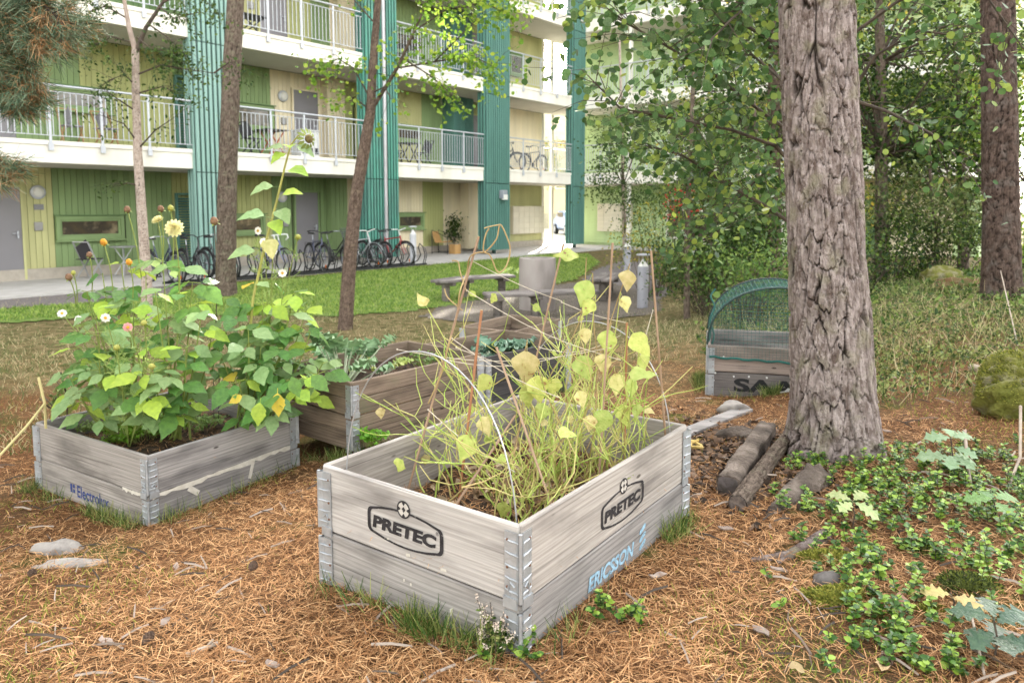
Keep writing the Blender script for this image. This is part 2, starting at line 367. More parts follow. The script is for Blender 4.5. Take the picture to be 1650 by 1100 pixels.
sheet('asphalt_path', [st(-9,1.3),st(2.2,1.3),st(1.2,2.5),st(-.6,2.9),st(-9,2.7)], .12, .016, asph_m)
sheet('footpath', [(2.5,17.0),(1.75,17.9),(2.3,20.4),(3.4,23.2),(4.6,22.6),(3.6,19),(3.4,15.5),(2.9,14.5)], .14, .012, asph_m, .05)
walk_m = mat('concrete_walkway', (.42,.40,.38), (.50,.48,.46), 3, .9, .25, 60)
wk = MB(); a = [fac(-12,1.32), fac(19.7,1.32), fac(19.7,16), fac(23,16), fac(23,-2.2), fac(-12,-2.2)]
wk.add([(p.x,p.y,-.365) for p in a]+[(p.x,p.y,-.6) for p in a], [(0,1,2,3,4,5)]+[(i,(i+1)%6,(i+1)%6+6,i+6) for i in range(6)])
wk.obj('walkway', walk_m, kind='structure')
yard_m = mat('pale_paving', (.55,.52,.48), (.62,.59,.55), 1.5, .9)
yd = MB(); a = [fac(19.3,-2.3), fac(23.05,-1.9), fac(60,-1.9), fac(60,-70), fac(-10,-70), fac(19.3,-12)]
yd.add([(p.x,p.y,-.36) for p in a]+[(p.x,p.y,-.6) for p in a], [(0,1,2,3,4,5)]+[(i,(i+1)%6,(i+1)%6+6,i+6) for i in range(6)])
yd.obj('sunlit_yard', yard_m, kind='structure')

# ------------------------------------------------------------------ apartment building along the court
RB = math.atan2(DV.y, DV.x)
C = dict(green=(.24,.34,.15), dgreen=(.15,.25,.10), yel=(.55,.54,.26), cream=(.83,.73,.52), ygreen=(.46,.48,.20), teal=(.25,.41,.365), dteal=(.10,.235,.20), lgreen=(.45,.58,.30))
BM = {k: mat('board_paint_'+k, v, tuple(x*.72 for x in v), 2.6, .65, .15, 50, rnd=.08, stretch=(1,1,.18), sharp=(.4,.85), detail=9) for k, v in C.items()}
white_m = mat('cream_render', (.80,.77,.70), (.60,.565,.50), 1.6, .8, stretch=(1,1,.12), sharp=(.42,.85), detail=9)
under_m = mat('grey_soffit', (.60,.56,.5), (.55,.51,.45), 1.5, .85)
steel_m = mat('galvanised_railing', (.55,.57,.62), (.47,.49,.54), 20, .45, metal=.25)
door_m = mat('grey_door_paint', (.23,.22,.235), (.21,.2,.215), 1, .45)
dark_m = mat('joint_dark', (.10,.12,.06), (.08,.10,.05), 2, .9)
plinth_m = mat('plinth_concrete', (.45,.40,.34), (.38,.34,.29), 8, .9, .2)
glass_m = mat('window_glass', (.10,.075,.045), (.28,.22,.14), 3.2, .04, spec=.8, detail=3, c3=(.06,.05,.04), sharp=(.3,.7))
black_m = mat('black_plastic', (.02,.02,.022), (.03,.03,.033), 5, .5)
lampw_m = mat('white_lamp_glass', (.75,.74,.70), (.7,.69,.65), 3, .3)
FL = [-.36, 2.68, 5.75, 8.82, 11.89]; SL = .46
B = thing('apartment_building', 'long green and cream boarded apartment block with white access galleries and teal slatted columns', 'building', (OF.x, OF.y, 0), RB)
MB().box((3.7, 7.15, 7.3), (31.6, 10.2, 15.8)).obj('wall_core', dark_m, B)
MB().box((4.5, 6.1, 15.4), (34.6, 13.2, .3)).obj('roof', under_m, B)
MB().box((4.0, 2.005, -.34), (31, .1, .46)).obj('plinth', plinth_m, B)
for k in range(1, 5):
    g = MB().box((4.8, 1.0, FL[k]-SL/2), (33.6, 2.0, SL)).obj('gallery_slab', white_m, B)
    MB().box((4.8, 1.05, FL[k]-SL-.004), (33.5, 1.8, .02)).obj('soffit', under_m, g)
    MB().box((4.8, -.012, FL[k]-.05), (33.6, .026, .09)).obj('fascia_trim', white_m, g)
# openings (s0, s1, z0, z1) per storey and colour fields of the boarding
def store(k): return FL[k]
DOORS = [(0,-.85,.02),(0,7.12,8.02),(0,9.42,10.35),(0,15.72,16.6),(1,-.85,.02),(1,7.14,8.11),(1,9.5,10.4),(1,14.8,15.62),(2,-.9,.0),(2,6.1,7.1),(2,9.4,10.3),(2,14.8,15.6),(3,7.0,8.0),(3,14.8,15.6)]
WINS = [(0,.66,2.18,.52,1.09),(0,4.9,6.12,.52,1.09),(0,11.2,12.47,.52,1.09),(1,.62,2.05,3.56,4.12),(1,5.3,6.5,3.5,4.2),(1,11.2,12.5,3.55,4.1),(2,4.2,5.4,6.6,7.3),(2,11.2,12.6,6.55,7.3),(2,17.3,18.2,6.6,7.5),(3,11,12.4,9.7,10.4)]
FIELDS = {0: [(-8,-2,'green'),(-2,.64,'yel'),(.64,3.45,'green'),(3.45,4.2,'ygreen'),(4.2,6.4,'ygreen'),(6.4,8.1,'green'),(8.1,8.92,'green'),(8.92,11.2,'cream'),(11.2,12.47,'cream'),(12.47,13.5,'ygreen'),(13.5,16.8,'cream'),(16.8,19.5,'yel')],
 1: [(-8,-.9,'green'),(-.9,1.36,'green'),(1.36,3.6,'ygreen'),(3.6,5.3,'dgreen'),(5.3,6.45,'green'),(6.45,8.9,'cream'),(8.9,10.6,'ygreen'),(10.6,12.46,'yel'),(12.46,13.5,'green'),(13.5,14.7,'dteal'),(14.7,16.4,'ygreen'),(16.4,19.5,'cream')],
 2: [(-8,2,'yel'),(2,5.4,'dgreen'),(5.4,7.1,'yel'),(7.1,7.9,'ygreen'),(7.9,8.6,'green'),(8.6,10.4,'cream'),(10.4,11.2,'cream'),(11.2,13.4,'green'),(13.4,14.6,'dteal'),(14.6,16.6,'ygreen'),(16.6,17.4,'green'),(17.4,19.5,'yel')],
 3: [(-8,6,'green'),(6,9,'yel'),(9,13,'cream'),(13,15,'green'),(15,17,'cream'),(17,19.5,'ygreen')]}
BW = .135; cache = {}; spare = {}; n_board = 0
for k in range(4):
    z0 = FL[k] + (.13 if k == 0 else .02); z1 = (FL[k+1]-SL-.01)
    holes = [(a, b, FL[k], FL[k]+2.12) for (q, a, b) in DOORS if q == k] + [(a, b, c, d) for (q, a, b, c, d) in WINS if q == k]
    for (a, b, c) in FIELDS[k]:
        nb = max(1, round((b-a)/BW)); w = (b-a)/nb
        for i in range(nb):
            s0, s1 = a+i*w, a+(i+1)*w; m = (s0+s1)/2
            if m < -1.6 and k < 3: continue
            iv = [(z0, z1)]
            for (h0, h1, g0, g1) in holes:
                if h0-.02 < m < h1+.02:
                    nv = []
                    for (p, q) in iv:
                        if g1 <= p or g0 >= q: nv.append((p, q)); continue
                        if g0-p > .05: nv.append((p, g0))
                        if q-g1 > .05: nv.append((g1, q))
                    iv = nv
            for (p, q) in iv:
                L_ = round(q-p, 2); key = (c, L_, round(w, 3))
                if k < 2 and -1.6 < m < 9. and n_board < 296:
                    if key not in cache: cache[key] = MB().box((0,0,L_/2), (w-.008, .022, L_)).mesh('board', BM[c], bevel=.003)
                    ob('board', cache[key], B, (m, 2.03, p)); n_board += 1
                else: spare.setdefault(c, MB()).box((m, 2.03, (p+q)/2), (w-.008, .022, q-p))
for c, mb in spare.items(): mb.obj('far_boards', BM[c], B, kind='stuff')
# boxed-out bays between the fields
for (k, a, b, y0, c) in ((1,13.5,14.55,1.45,'dteal'),(2,13.5,14.5,1.45,'dteal'),(0,8.3,8.92,1.75,'green'),(0,14.4,15.65,1.6,'cream'),(1,8.25,8.9,1.75,'cream'),(2,8.7,9.3,1.7,'cream')):
    zt = FL[k+1]-SL-.02; MB().box(((a+b)/2, (y0+2.0)/2, (FL[k]+zt)/2+.05), (b-a, 2.0-y0, zt-FL[k]-.1)).obj('boxed_bay', BM[c], B)
    nb = int((b-a)/BW)
    mb = MB()
    for i in range(nb): mb.box((a+(i+.5)*(b-a)/nb, y0-.009, (FL[k]+zt)/2+.05), ((b-a)/nb-.01, .016, zt-FL[k]-.12))
    mb.obj('far_boards', BM[c], B, kind='stuff')
hand = MB().box((0,-.02,0),(.03,.04,.16)).tube([(0,-.03,.03),(0,-.07,.03),(-.12,-.07,.03)], .011, 6)
hand_me = hand.mesh('handle', steel_m)
def frame_mb(w, h, t, d):
    return MB().box((-w/2-t/2,0,h/2),(t,d,h+2*t)).box((w/2+t/2,0,h/2),(t,d,h+2*t)).box((0,0,h+t/2),(w,d,t)).box((0,0,-t/2),(w,d,t))
for (k, a, b) in DOORS:
    d = MB().box((0,0,1.05),(b-a-.1,.05,2.06)).obj('door', door_m, B, loc=((a+b)/2, 2.0, FL[k]+.02))
    ob('handle', hand_me, d, ((b-a)/2-.14, -.03, 1.02))
    fc = [c for (p, q, c) in FIELDS[k] if p <= (a+b)/2 < q][0]
    MB().box((-(b-a)/2+.025,-.005,1.05),(.05,.09,2.1)).box(((b-a)/2-.025,-.005,1.05),(.05,.09,2.1)).box((0,-.005,2.11),(b-a,.09,.05)).obj('door_frame', BM[fc], d)
for (k, a, b, c, e) in WINS:
    w, h = b-a-.16, e-c-.16
    f = frame_mb(w, h, .08, .12).obj('window', BM['green'] if k < 2 else BM['dgreen'], B, loc=((a+b)/2, 1.985, c+.08))
    MB().box((0,.02,h/2),(w,.012,h)).obj('pane', glass_m, f)
    frame_mb(w-.1, h-.1, .05, .05).obj('sash', BM['green'], f, loc=(0,0,.05))
    MB().box((0,-.06,-.1),(w+.24,.12,.03)).obj('sill', BM['green'], f)
    MB().box((0,-.06,h+.1),(w+.24,.12,.025)).obj('head_trim', BM['dgreen'], f)
for (k, s) in ((0,3.5),(1,3.6)):                                 # louvred shutters
    z0, h = (FL[k]+.02, 2.02)
    lv = frame_mb(.34, h-.12, .05, .09).obj('shutter', BM['dteal'], B, loc=(s+.2, 1.9, z0+.06))
    for i in range(26): MB().box((0,0,0),(.34,.055,.012), Matrix.Rotation(-.7,3,'X')).obj('slat', BM['dteal'], lv, loc=(0,0,.05+i*(h-.2)/26)) if i == 0 else ob('slat', lv.children[0].data, lv, (0,0,.05+i*(h-.2)/26))
# round wall lamps, bell plates, number plates
lam = MB().lathe([(.16,0),(.16,.05),(.12,.08)], 20, M=Matrix.Rotation(math.pi/2,3,'X')).mesh('wall_lamp', steel_m, True)
lag = MB().lathe([(.12,.07),(.11,.1),(.07,.12),(.01,.13)], 20, M=Matrix.Rotation(math.pi/2,3,'X')).mesh('lamp_glass', lampw_m, True)
for (s, z) in ((.33,1.64),(6.72,1.6),(6.84,4.55),(15.9,4.4),(6.6,7.6)):
    o = ob('wall_lamp', lam, B, (s, 2.0, z)); ob('lamp_glass', lag, o)
pl = MB().box((0,0,0),(.17,.06,.2)).mesh('bell_plate', mat('grey_bell_plate', (.35,.34,.33), None, 4, .5), bevel=.01)
for (s, z) in ((.31,.86),(6.82,.82),(6.86,3.83),(5.9,6.95)): ob('bell_plate', pl, B, (s, 1.99, z))
for (s, z) in ((.34,1.3),(15.45,1.15)): MB().box((0,0,0),(.2,.02,.13)).obj('number_plate', mat('plate_metal', (.25,.25,.26), None, 30, .5), B, loc=(s, 1.59 if s > 9 else 2.0, z))
# letterboxes by the passage
lb = MB().box((0,0,0),(2.1,.2,1.14)).obj('letterbox_bank', mat('letterbox_enamel', (.62,.57,.45), (.58,.53,.42), 2, .5), B, loc=(18.35,1.9,.77))
lbm = MB().box((0,0,0),(.33,.02,.2)).mesh('letterbox_flap', mat('letterbox_flap_enamel', (.66,.61,.49), (.62,.57,.46), 2, .45, rnd=.04), bevel=.006)
lbs = MB().box((0,0,0),(.2,.01,.025)).mesh('slot', black_m)
for i in range(6):
    for j in range(5):
        q = ob('letterbox_flap', lbm, lb, (-.865+i*.346, -.105, -.45+j*.222))
# teal slatted columns
COLS = [(3.04,4.0,'teal'),(8.22,9.45,'dteal'),(13.5,14.78,'dteal'),(18.82,19.62,'dteal')]
SEG = [(-.22,2.12),(2.145,5.2),(5.225,8.28),(8.305,15.0)]
for ci, (a, b, c) in enumerate(COLS):
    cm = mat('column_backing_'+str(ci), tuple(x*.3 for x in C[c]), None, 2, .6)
    sm_ = mat('column_slat_'+str(ci), C[c] if ci != 1 else (.09,.31,.24), tuple(x*.88 for x in C[c]), 1.3, .5, rnd=.04)
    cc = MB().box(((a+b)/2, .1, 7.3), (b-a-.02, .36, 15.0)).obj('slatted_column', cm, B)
    MB().box(((a+b)/2, .1, -.35), (.1, .1, .4)).obj('foot', cm, cc)
    ns = max(6, round((b-a)/.117)); sw = (b-a)/ns
    me = {}
    for (z0, z1) in SEG:
        for i in range(ns):
            key = (z0, sw)
            if key not in me: me[key] = MB().box((0,0,(z1-z0)/2),(sw*.58,.06,z1-z0)).mesh('slat', sm_, bevel=.006)
            ob('slat', me[key], cc, (a+(i+.5)*sw, -.105, z0))
    for sx, y in ((a-.012, .1), (b+.012, .1)):
        mb = MB()
        for j in range(3): mb.box((sx, -.03+j*.13, 7.3), (.03, .07, 15.0))
        mb.obj('side_slats', sm_, cc, kind='stuff')
MB().tube([(8.86,-.19,-.3),(8.86,-.19,15)], .055, 12).obj('downpipe', mat('grey_downpipe', (.45,.44,.46), None, 3, .4, metal=.3), B, sm=True)
o = MB().box((0,0,0),(.26,.2,.3)).obj('column_lamp', mat('lamp_housing', (.3,.32,.36), None, 3, .4), B, loc=(14.25,-.26,1.75), bevel=.02)
MB().box((0,-.06,-.1),(.22,.12,.18)).obj('lamp_glass', lampw_m, o, bevel=.01)
# railings of the galleries
bal = MB().box((0,0,0),(.012,.03,.9)).mesh('baluster', steel_m)
def railing(parent, a, b, z, posts, x_axis=True, off=-.035):
    P = (lambda s, dz: (s, off, z+dz)) if x_axis else (lambda s, dz: (off, s, z+dz))
    r = MB().tube([P(a,1.13), P(b,1.13)], .024, 8).bar(P(a,1.0), P(b,1.0), .03, .015).bar(P(a,.1), P(b,.1), .03, .015).obj('railing', steel_m, parent, sm=True)
    mb = MB(); n = int((b-a)/.115)
    for i in range(n): p = P(a+(i+.5)*(b-a)/n, .55); mb.box(p, (.014,.014,.89))
    mb.obj('balusters', steel_m, r, kind='stuff')
    for s in posts:
        p = P(s, .47); MB().box(p, (.05,.02,1.32) if x_axis else (.02,.05,1.32)).obj('post', steel_m, r)
        MB().box((p[0], p[1]-(.01 if x_axis else 0), z-.13), (.09,.03,.16)).obj('bracket', steel_m, r)
for k in (1, 2, 3):
    for (a, b, ps) in ((-5,3.0,(-3,-2,-1.02,-.02,.99,2.0)),(4.04,8.18,(5.13,6.15,7.18)),(9.5,13.46,(10.38,11.41,12.44)),(14.82,18.78,(15.66,16.72,17.77))): railing(B, a, b, FL[k], ps)
    railing(B, 19.6, 21.5, FL[k], (20.5,), off=1.95)
# white posts of the passage through the corner
for (s, y) in ((19.62,2.1),(20.25,2.05)): MB().box((s,y,7.3),(.14,.14,15.2)).obj('passage_post', white_m, B)

# ------------------------------------------------------------------ the wing across the court
B2 = thing('gallery_wing', 'pale green apartment wing closing the court, mostly behind the trees', 'building', (OF.x, OF.y, 0), RB)
MB().box((27.2, -6.0, 7.3), (11, 15.6, 15.8)).obj('wall_core', BM['lgreen'], B2)
MB().box((26.2, -5.5, 15.4), (14, 18, .3)).obj('roof', under_m, B2)
for k in range(1, 5):
    g = MB().box((20.62, -6.9, FL[k]-SL/2), (2.0, 13.76, SL)).obj('gallery_slab', white_m, B2)
    MB().box((20.7, -6.9, FL[k]-SL-.004), (1.8, 13.6, .02)).obj('soffit', under_m, g)
sid = MB()
for i in range(118): sid.box((21.66, -6.0, -.2+i*.128), (.05, 15.5, .118), Matrix.Rotation(.10,3,'Y'))
sid.obj('siding', BM['lgreen'], B2, kind='stuff')
for k in (1, 2, 3): railing(B2, -13.5, -.1, FL[k], [-.9-i*1.05 for i in range(12)], False, 19.58)
l2 = MB().box((0,0,0),(.14,1.7,1.2)).obj('letterbox_bank', mat('white_letterbox_enamel', (.74,.68,.56), (.7,.64,.52), 2, .5), B2, loc=(21.55,-.4,.85))
for i in range(5):
    for j in range(6): MB().box((0,0,0),(.02,.3,.17)).obj('letterbox_flap', lb.children[0].data.materials[0], l2, loc=(-.08,-.66+i*.33,-.48+j*.192)) if i == 0 and j == 0 else ob('letterbox_flap', l2.children[0].data, l2, (-.08,-.66+i*.33,-.48+j*.192))
for y in (-2.15,-5.3,-8.6): MB().box((19.75,y,7.0),(.12,.12,14.8)).obj('gallery_post', white_m, B2)
for (y, z0, w, h) in ((-3.6,.1,1.3,1.5),(-7,.1,1.2,1.5),(-3.6,3.4,1.3,1.4),(-8,3.4,1.4,1.4),(-4,6.5,1.3,1.4)):
    f = frame_mb(w, h, .09, .1).obj('window', white_m, B2, M=Matrix.Translation((21.6,y,z0))@Matrix.Rotation(-math.pi/2,4,'Z'))
    MB().box((0,.02,h/2),(w,.012,h)).obj('pane', glass_m, f); MB().box((0,0,h/2),(.06,.06,h)).obj('glazing_bar', white_m, f)
for (y, c) in ((-5.2,'dgreen'),(-10.4,'dgreen')):
    d = MB().box((21.58,y,.69),(.08,.95,2.1)).obj('door', BM[c], B2)
MB().box((21.6,-11.6,.9),(.05,3,2.6)).obj('cream_field', BM['cream'], B2)
# ------------------------------------------------------------------ bicycles and their rack
tyre_m = mat('tyre_rubber', (.018,.018,.02), (.03,.03,.03), 30, .8)
rim_m = mat('bike_alloy', (.30,.31,.33), (.22,.23,.25), 30, .35, metal=.6)
sad_m = mat('saddle_vinyl', (.02,.02,.022), None, 9, .5)
white_bar_m = mat('white_bar_tape', (.75,.75,.74), None, 9, .5)
refl_m = mat('orange_reflector', (.8,.18,.02), None, 9, .3)
RW = .335
ring_pts = lambda r, y=0, n=28: [(r*math.cos(2*math.pi*i/n), y, r*math.sin(2*math.pi*i/n)) for i in range(n)]
tyre_me = MB().tube(ring_pts(RW), .019, 6, closed=True).mesh('tyre', tyre_m, True)
rim_me = MB().tube(ring_pts(RW-.03), .012, 5, closed=True).mesh('rim', rim_m, True)
sp = MB().tube([(0,-.04,0),(0,.04,0)], .022, 8)
for i in range(18):
    a = 2*math.pi*i/18; sp.tube([(.02*math.cos(a+.5),.03*(-1)**i,.02*math.sin(a+.5)),((RW-.035)*math.cos(a),0,(RW-.035)*math.sin(a))], .0022, 3, cap=False)
spoke_me = sp.mesh('spokes', rim_m)
def make_bike(name, fcol, kind='city', bars='flat', basket=False, guards=True, lab='', grp=None):
    fm = mat('bike_paint', fcol, tuple(x*.85 for x in fcol), 3, .3, spec=.6)
    t = thing(name, lab, 'bicycle', group=grp)
    BB = Vector((-.06,0,.28)); R = Vector((-.5,0,RW)); Fw = Vector((.56,0,RW)); HT = Vector((.36,0,.86)); HB = Vector((.40,0,.70)); ST = Vector((-.24,0,.80))
    for nm, c in (('wheel', R), ('wheel', Fw)):
        w = ob(nm, tyre_me, t, c); ob('rim', rim_me, w); ob('spokes', spoke_me, w, kind='stuff')
        if guards: MB().tube([((RW+.035)*math.cos(a), 0, (RW+.035)*math.sin(a)) for a in np.linspace(.1 if c is R else .5, 3.0 if c is R else 2.9, 12)], .018, 5).obj('mudguard', sad_m if kind != 'silver' else rim_m, w, sm=True)
    f = MB()
    top = HT + (HB-HT)*.3
    f.tube([HT, HB], .022, 8).tube([BB, ST], .017, 8).tube([HB, BB], .02, 8)
    if kind == 'city': f.tube([top, Vector((.1,0,.52)), BB+(ST-BB)*.45], .018, 8)
    else: f.tube([top, BB+(ST-BB)*.88], .017, 8)
    for y in (-.05,.05): f.tube([BB, R+Vector((0,y,0))], .009, 6).tube([BB+(ST-BB)*.9, R+Vector((0,y,0))], .008, 6)
    f.obj('frame', fm, t, sm=True)
    fk = MB()
    for y in (-.05,.05): fk.tube([HB+Vector((0,y,0)), HB+Vector((.06,y,-.2)), Fw+Vector((0,y,0))], .011, 6)
    fk.tube([HB+Vector((0,-.06,0)), HB+Vector((0,.06,0))], .016, 6); fk.obj('fork', rim_m if kind == 'silver' else fm, t, sm=True)
    h = MB().tube([HT, HT+Vector((-.04,0,.12))], .014, 6); c = HT+Vector((-.03,0,.13))
    if bars == 'drop':
        for s in (-1,1): h.tube([c, c+Vector((.02,s*.2,0)), c+Vector((.1,s*.21,-.0)), c+Vector((.13,s*.21,-.08)), c+Vector((.04,s*.21,-.14))], .016, 7)
    else:
        for s in (-1,1): h.tube([c, c+Vector((.06,s*.12,.05)), c+Vector((.0,s*.28,.06)), c+Vector((-.12,s*.31,.04))], .012, 7)
    ho = h.obj('handlebar', white_bar_m if bars in ('drop','white') else rim_m if bars != 'dark' else sad_m, t, sm=True)
    if bars != 'drop':
        for s in (-1,1): MB().tube([c+Vector((-.02,s*.285,.06)), c+Vector((-.13,s*.315,.035))], .017, 7).obj('grip', white_bar_m if bars == 'grips' else sad_m, ho, sm=True)
    MB().tube([ST, ST+Vector((-.03,0,.13))], .013, 6).obj('seat_post', rim_m, t, sm=True)
    p = ST+Vector((-.04,0,.15))
    MB().add([p+Vector(v) for v in ((-.14,-.08,0),(-.14,.08,0),(-.02,.07,.0),(.14,.02,0),(.14,-.02,0),(-.02,-.07,0),(-.13,-.06,.05),(-.13,.06,.05),(-.02,.045,.035),(.12,.012,.03),(.12,-.012,.03),(-.02,-.045,.035))],
        [(5,4,3,2,1,0),(6,7,8,9,10,11)]+[(i,(i+1)%6,(i+1)%6+6,i+6) for i in range(6)]).obj('saddle', sad_m, t, sm=True)
    cr = MB().lathe([(.09,-.004),(.09,.004)], 18, c=BB+Vector((0,-.05,0)), M=Matrix.Rotation(math.pi/2,3,'X')); cr.bar(BB+Vector((0,-.07,0)), BB+Vector((.1,-.07,-.13)), .02, .012).bar(BB+Vector((0,.07,0)), BB+Vector((-.1,.07,.13)), .02, .012)
    cr.box(BB+Vector((.1,-.11,-.13)), (.09,.08,.02)).box(BB+Vector((-.1,.11,.13)), (.09,.08,.02)); cr.obj('crankset', tyre_m, t)
    if guards:
        rk = MB()
        for y in (-.06,.06): rk.tube([ST+Vector((-.05,y*.3,-.1)), (-.3,y,.72), (-.66,y,.72), R+Vector((-.02,y,0))], .006, 5)
        for x in (-.35,-.45,-.55): rk.tube([(x,-.06,.72),(x,.06,.72)], .005, 5)
        rk.obj('luggage_rack', sad_m, t, sm=True)
    MB().box(Fw+Vector((.12,0,-.18)), (.02,.02,.08)).obj('reflector', refl_m, t)
    if basket:
        b = MB(); o_ = HT+Vector((.2,0,.02)); W_, D_, H_ = .17,.13,.24
        for zz in np.linspace(0, H_, 6):
            k = .8+.2*zz/H_; b.tube([o_+Vector((x*D_*k, y*W_*k, zz)) for x, y in ((-1,-1),(1,-1),(1,1),(-1,1))], .005, 4, closed=True)
        for i in range(9):
            for y in (-1,1): b.tube([o_+Vector((-D_*.8+i*D_*.2, y*W_*.8, 0)), o_+Vector((-D_+i*D_*.25, y*W_, H_))], .003, 4)
            for x in (-1,1): b.tube([o_+Vector((x*D_*.8, -W_*.8+i*W_*.2, 0)), o_+Vector((x*D_, -W_+i*W_*.25, H_))], .003, 4)
        b.box(o_, (D_*1.6, W_*1.6, .006)); b.obj('basket', mat('basket_wire', (.10,.12,.10), None, 8, .6), t, kind='stuff')
    return t
GB = 'bicycles parked in the rack'
def park(t, s, tt, z=None, turn=0., lean=0.):
    p = fac(s, tt); t.location = (p.x, p.y, -.365 if z is None else z); t.rotation_euler = (lean, 0, math.atan2(NV.y, NV.x)+turn)
bikes = [
 (dict(fcol=(.03,.045,.08), bars='grips', lab='dark blue city bicycle with white grips, leftmost beside the slim pine'), 1.75, .95, .1, .05),
 (dict(fcol=(.015,.015,.018), bars='dark', lab='black bicycle half hidden by dahlia leaves left of the slim pine'), 2.35, 1.0, -.05, -.04),
 (dict(fcol=(.02,.02,.025), bars='grips', lab='black bicycle whose front wheel shows right of the slim pine trunk'), 3.05, .95, .05, .03),
 (dict(fcol=(.22,.24,.42), kind='road', bars='drop', guards=False, lab='lilac racing bicycle with white drop handlebar by the grey door'), 4.4, 1.0, .15, .05),
 (dict(fcol=(.05,.055,.11), kind='road', bars='dark', lab='dark bicycle with raised black saddle left of the leaning tree'), 5.75, .95, -.25, -.05),
 (dict(fcol=(.02,.022,.02), bars='flat', basket=True, lab='black bicycle carrying a wire basket behind the leaning tree'), 6.35, 1.0, .1, .04),
 (dict(fcol=(.55,.57,.60), kind='silver', bars='white', lab='silver bicycle with pale swept handlebar before the downpipe'), 7.2, 1.05, .05, .06),
 (dict(fcol=(.02,.02,.02), bars='dark', lab='black bicycle squeezed between the silver one and the red one'), 7.75, .85, -.05, -.03),
 (dict(fcol=(.35,.02,.02), kind='road', bars='white', lab='red bicycle with white handlebar at the right end of the rack'), 8.35, 1.0, .1, .05)]
for (kw, s, tt, tu, le) in bikes: park(make_bike('bicycle', grp=GB, **kw), s, tt, None, tu, le)
for (kw, s, tt, tu) in ((dict(fcol=(.02,.02,.02), bars='dark', lab='black bicycle on the gallery next to the third teal column'), 15.6, -.9, 1.0),
                        (dict(fcol=(.03,.03,.03), kind='road', bars='flat', lab='dark bicycle with grey rear wheel on the gallery by the bright passage'), 17.3, -.8, 1.55)):
    park(make_bike('bicycle', grp='bicycles kept on the gallery', **kw), s, tt, 2.68, tu, .04)
t = thing('bicycle_rack', 'low black steel bicycle rack with looped holders along the lawn edge', 'bicycle rack', tuple(fac(1.6,1.75,-.37)), RB)
MB().bar((0,0,.03),(7.4,0,.03),.05,.05).bar((0,-.5*-1,.03),(7.4,.5,.03),.05,.05).obj('base_rail', black_m, t)
hp = MB().tube([(0,.02,.05),(0,-.06,.3),(0,.02,.52),(0,.16,.62),(0,.22,.5),(0,.12,.3),(0,.25,.12),(0,.48,.05)], .016, 6).tube([(.07,.02,.05),(.07,-.06,.3),(.07,.02,.5)], .012, 6).mesh('holder_loop', black_m, True)
for i in range(17): ob('holder_loop', hp, t, (.1+i*.45, 0, 0))

# ------------------------------------------------------------------ furniture along the walkway and on the galleries
al_m = mat('silver_tube', (.5,.5,.52), None, 6, .4, metal=.4); mesh_m = mat('dark_seat_weave', (.05,.045,.05), None, 40, .8)
def folding_chair(name, label, loc, rz, fm, sm_, cat='chair'):
    t = thing(name, label, cat, loc, rz)
    for y in (-.2,.2):
        MB().bar((.2,y,.0),(-.25,y,.86),.02,.03).obj('back_leg', fm, t); MB().bar((-.22,y*.9,.0),(.22,y*.9,.45),.02,.03).obj('front_leg', fm, t)
    MB().box((.02,0,.45),(.4,.4,.02)).obj('seat', sm_, t, bevel=.004)
    MB().bar((-.06,0,.5),(-.235,0,.83),.36,.012,(0,1,0)).obj('backrest', sm_, t)
    MB().bar((-.252,-.2,.86),(-.252,.2,.86),.025,.025).obj('top_rail', fm, t)
    return t
zg = -.365
def place(s, t_, z): p = fac(s, t_); return (p.x, p.y, z)
folding_chair('folding_chair', 'silver folding chair with dark woven back below the long green window', place(1.15,-1.45,zg), RB+.5, al_m, mesh_m)
t = thing('bistro_table', 'small round grey bistro table with crossed legs beside the folding chair', 'table', place(1.95,-1.5,zg))
MB().lathe([(.3,.69),(.31,.7),(.31,.715),(.3,.72)], 24).obj('table_top', al_m, t, sm=True)
for a in (0, math.pi/2):
    c, s_ = math.cos(a+.4), math.sin(a+.4)
    MB().bar((-.22*c,-.22*s_,0),(.2*c,.2*s_,.69),.02,.02).obj('leg', al_m, t); MB().bar((.22*c,.22*s_,0),(-.2*c,-.2*s_,.69),.02,.02).obj('leg', al_m, t)
wd_m = mat('oiled_wood', (.42,.25,.12), (.34,.2,.1), 8, .6, stretch=(1,6,6)); grey_f = mat('grey_canvas', (.33,.32,.36), None, 30, .9)
folding_chair('garden_chair', 'wooden garden chair with grey canvas back, left of two on the gallery', place(.85,-1.3,2.68), RB-1.6, wd_m, grey_f)
folding_chair('garden_chair', 'wooden garden chair with grey canvas back, right of two on the gallery', place(1.6,-1.3,2.68), RB-1.4, wd_m, grey_f)
red_m = mat('red_oiled_wood', (.40,.12,.06), None, 8, .6)
def trestle(name, label, loc, rz, lm, tm, h=.72, w=.7):
    t = thing(name, label, 'table', loc, rz)
    MB().box((0,0,h),(w,.6,.025)).obj('table_top', tm, t, bevel=.004)
    for y in (-.24,.24):
        MB().bar((-w*.4,y,0),(w*.36,y,h),.03,.03).obj('leg', lm, t); MB().bar((w*.4,y*.9,0),(-w*.36,y*.9,h),.03,.03).obj('leg', lm, t)
    return t
trestle('folding_table', 'dark folding table with red crossed legs on the gallery behind the slim pine', place(5.75,-.9,2.68), RB, red_m, black_m)
folding_chair('folding_chair', 'dark folding chair at the red-legged table on the gallery', place(5.1,-.9,2.68), RB, black_m, black_m)
t = thing('storage_box', 'white lidded storage box with dark vents on the gallery beside a grey door', 'box', place(6.75,-.8,2.68), RB)
MB().box((0,0,.38),(.62,.5,.74)).obj('body', white_bar_m, t, bevel=.02); MB().box((0,0,.77),(.66,.54,.04)).obj('lid', white_bar_m, t, bevel=.01)
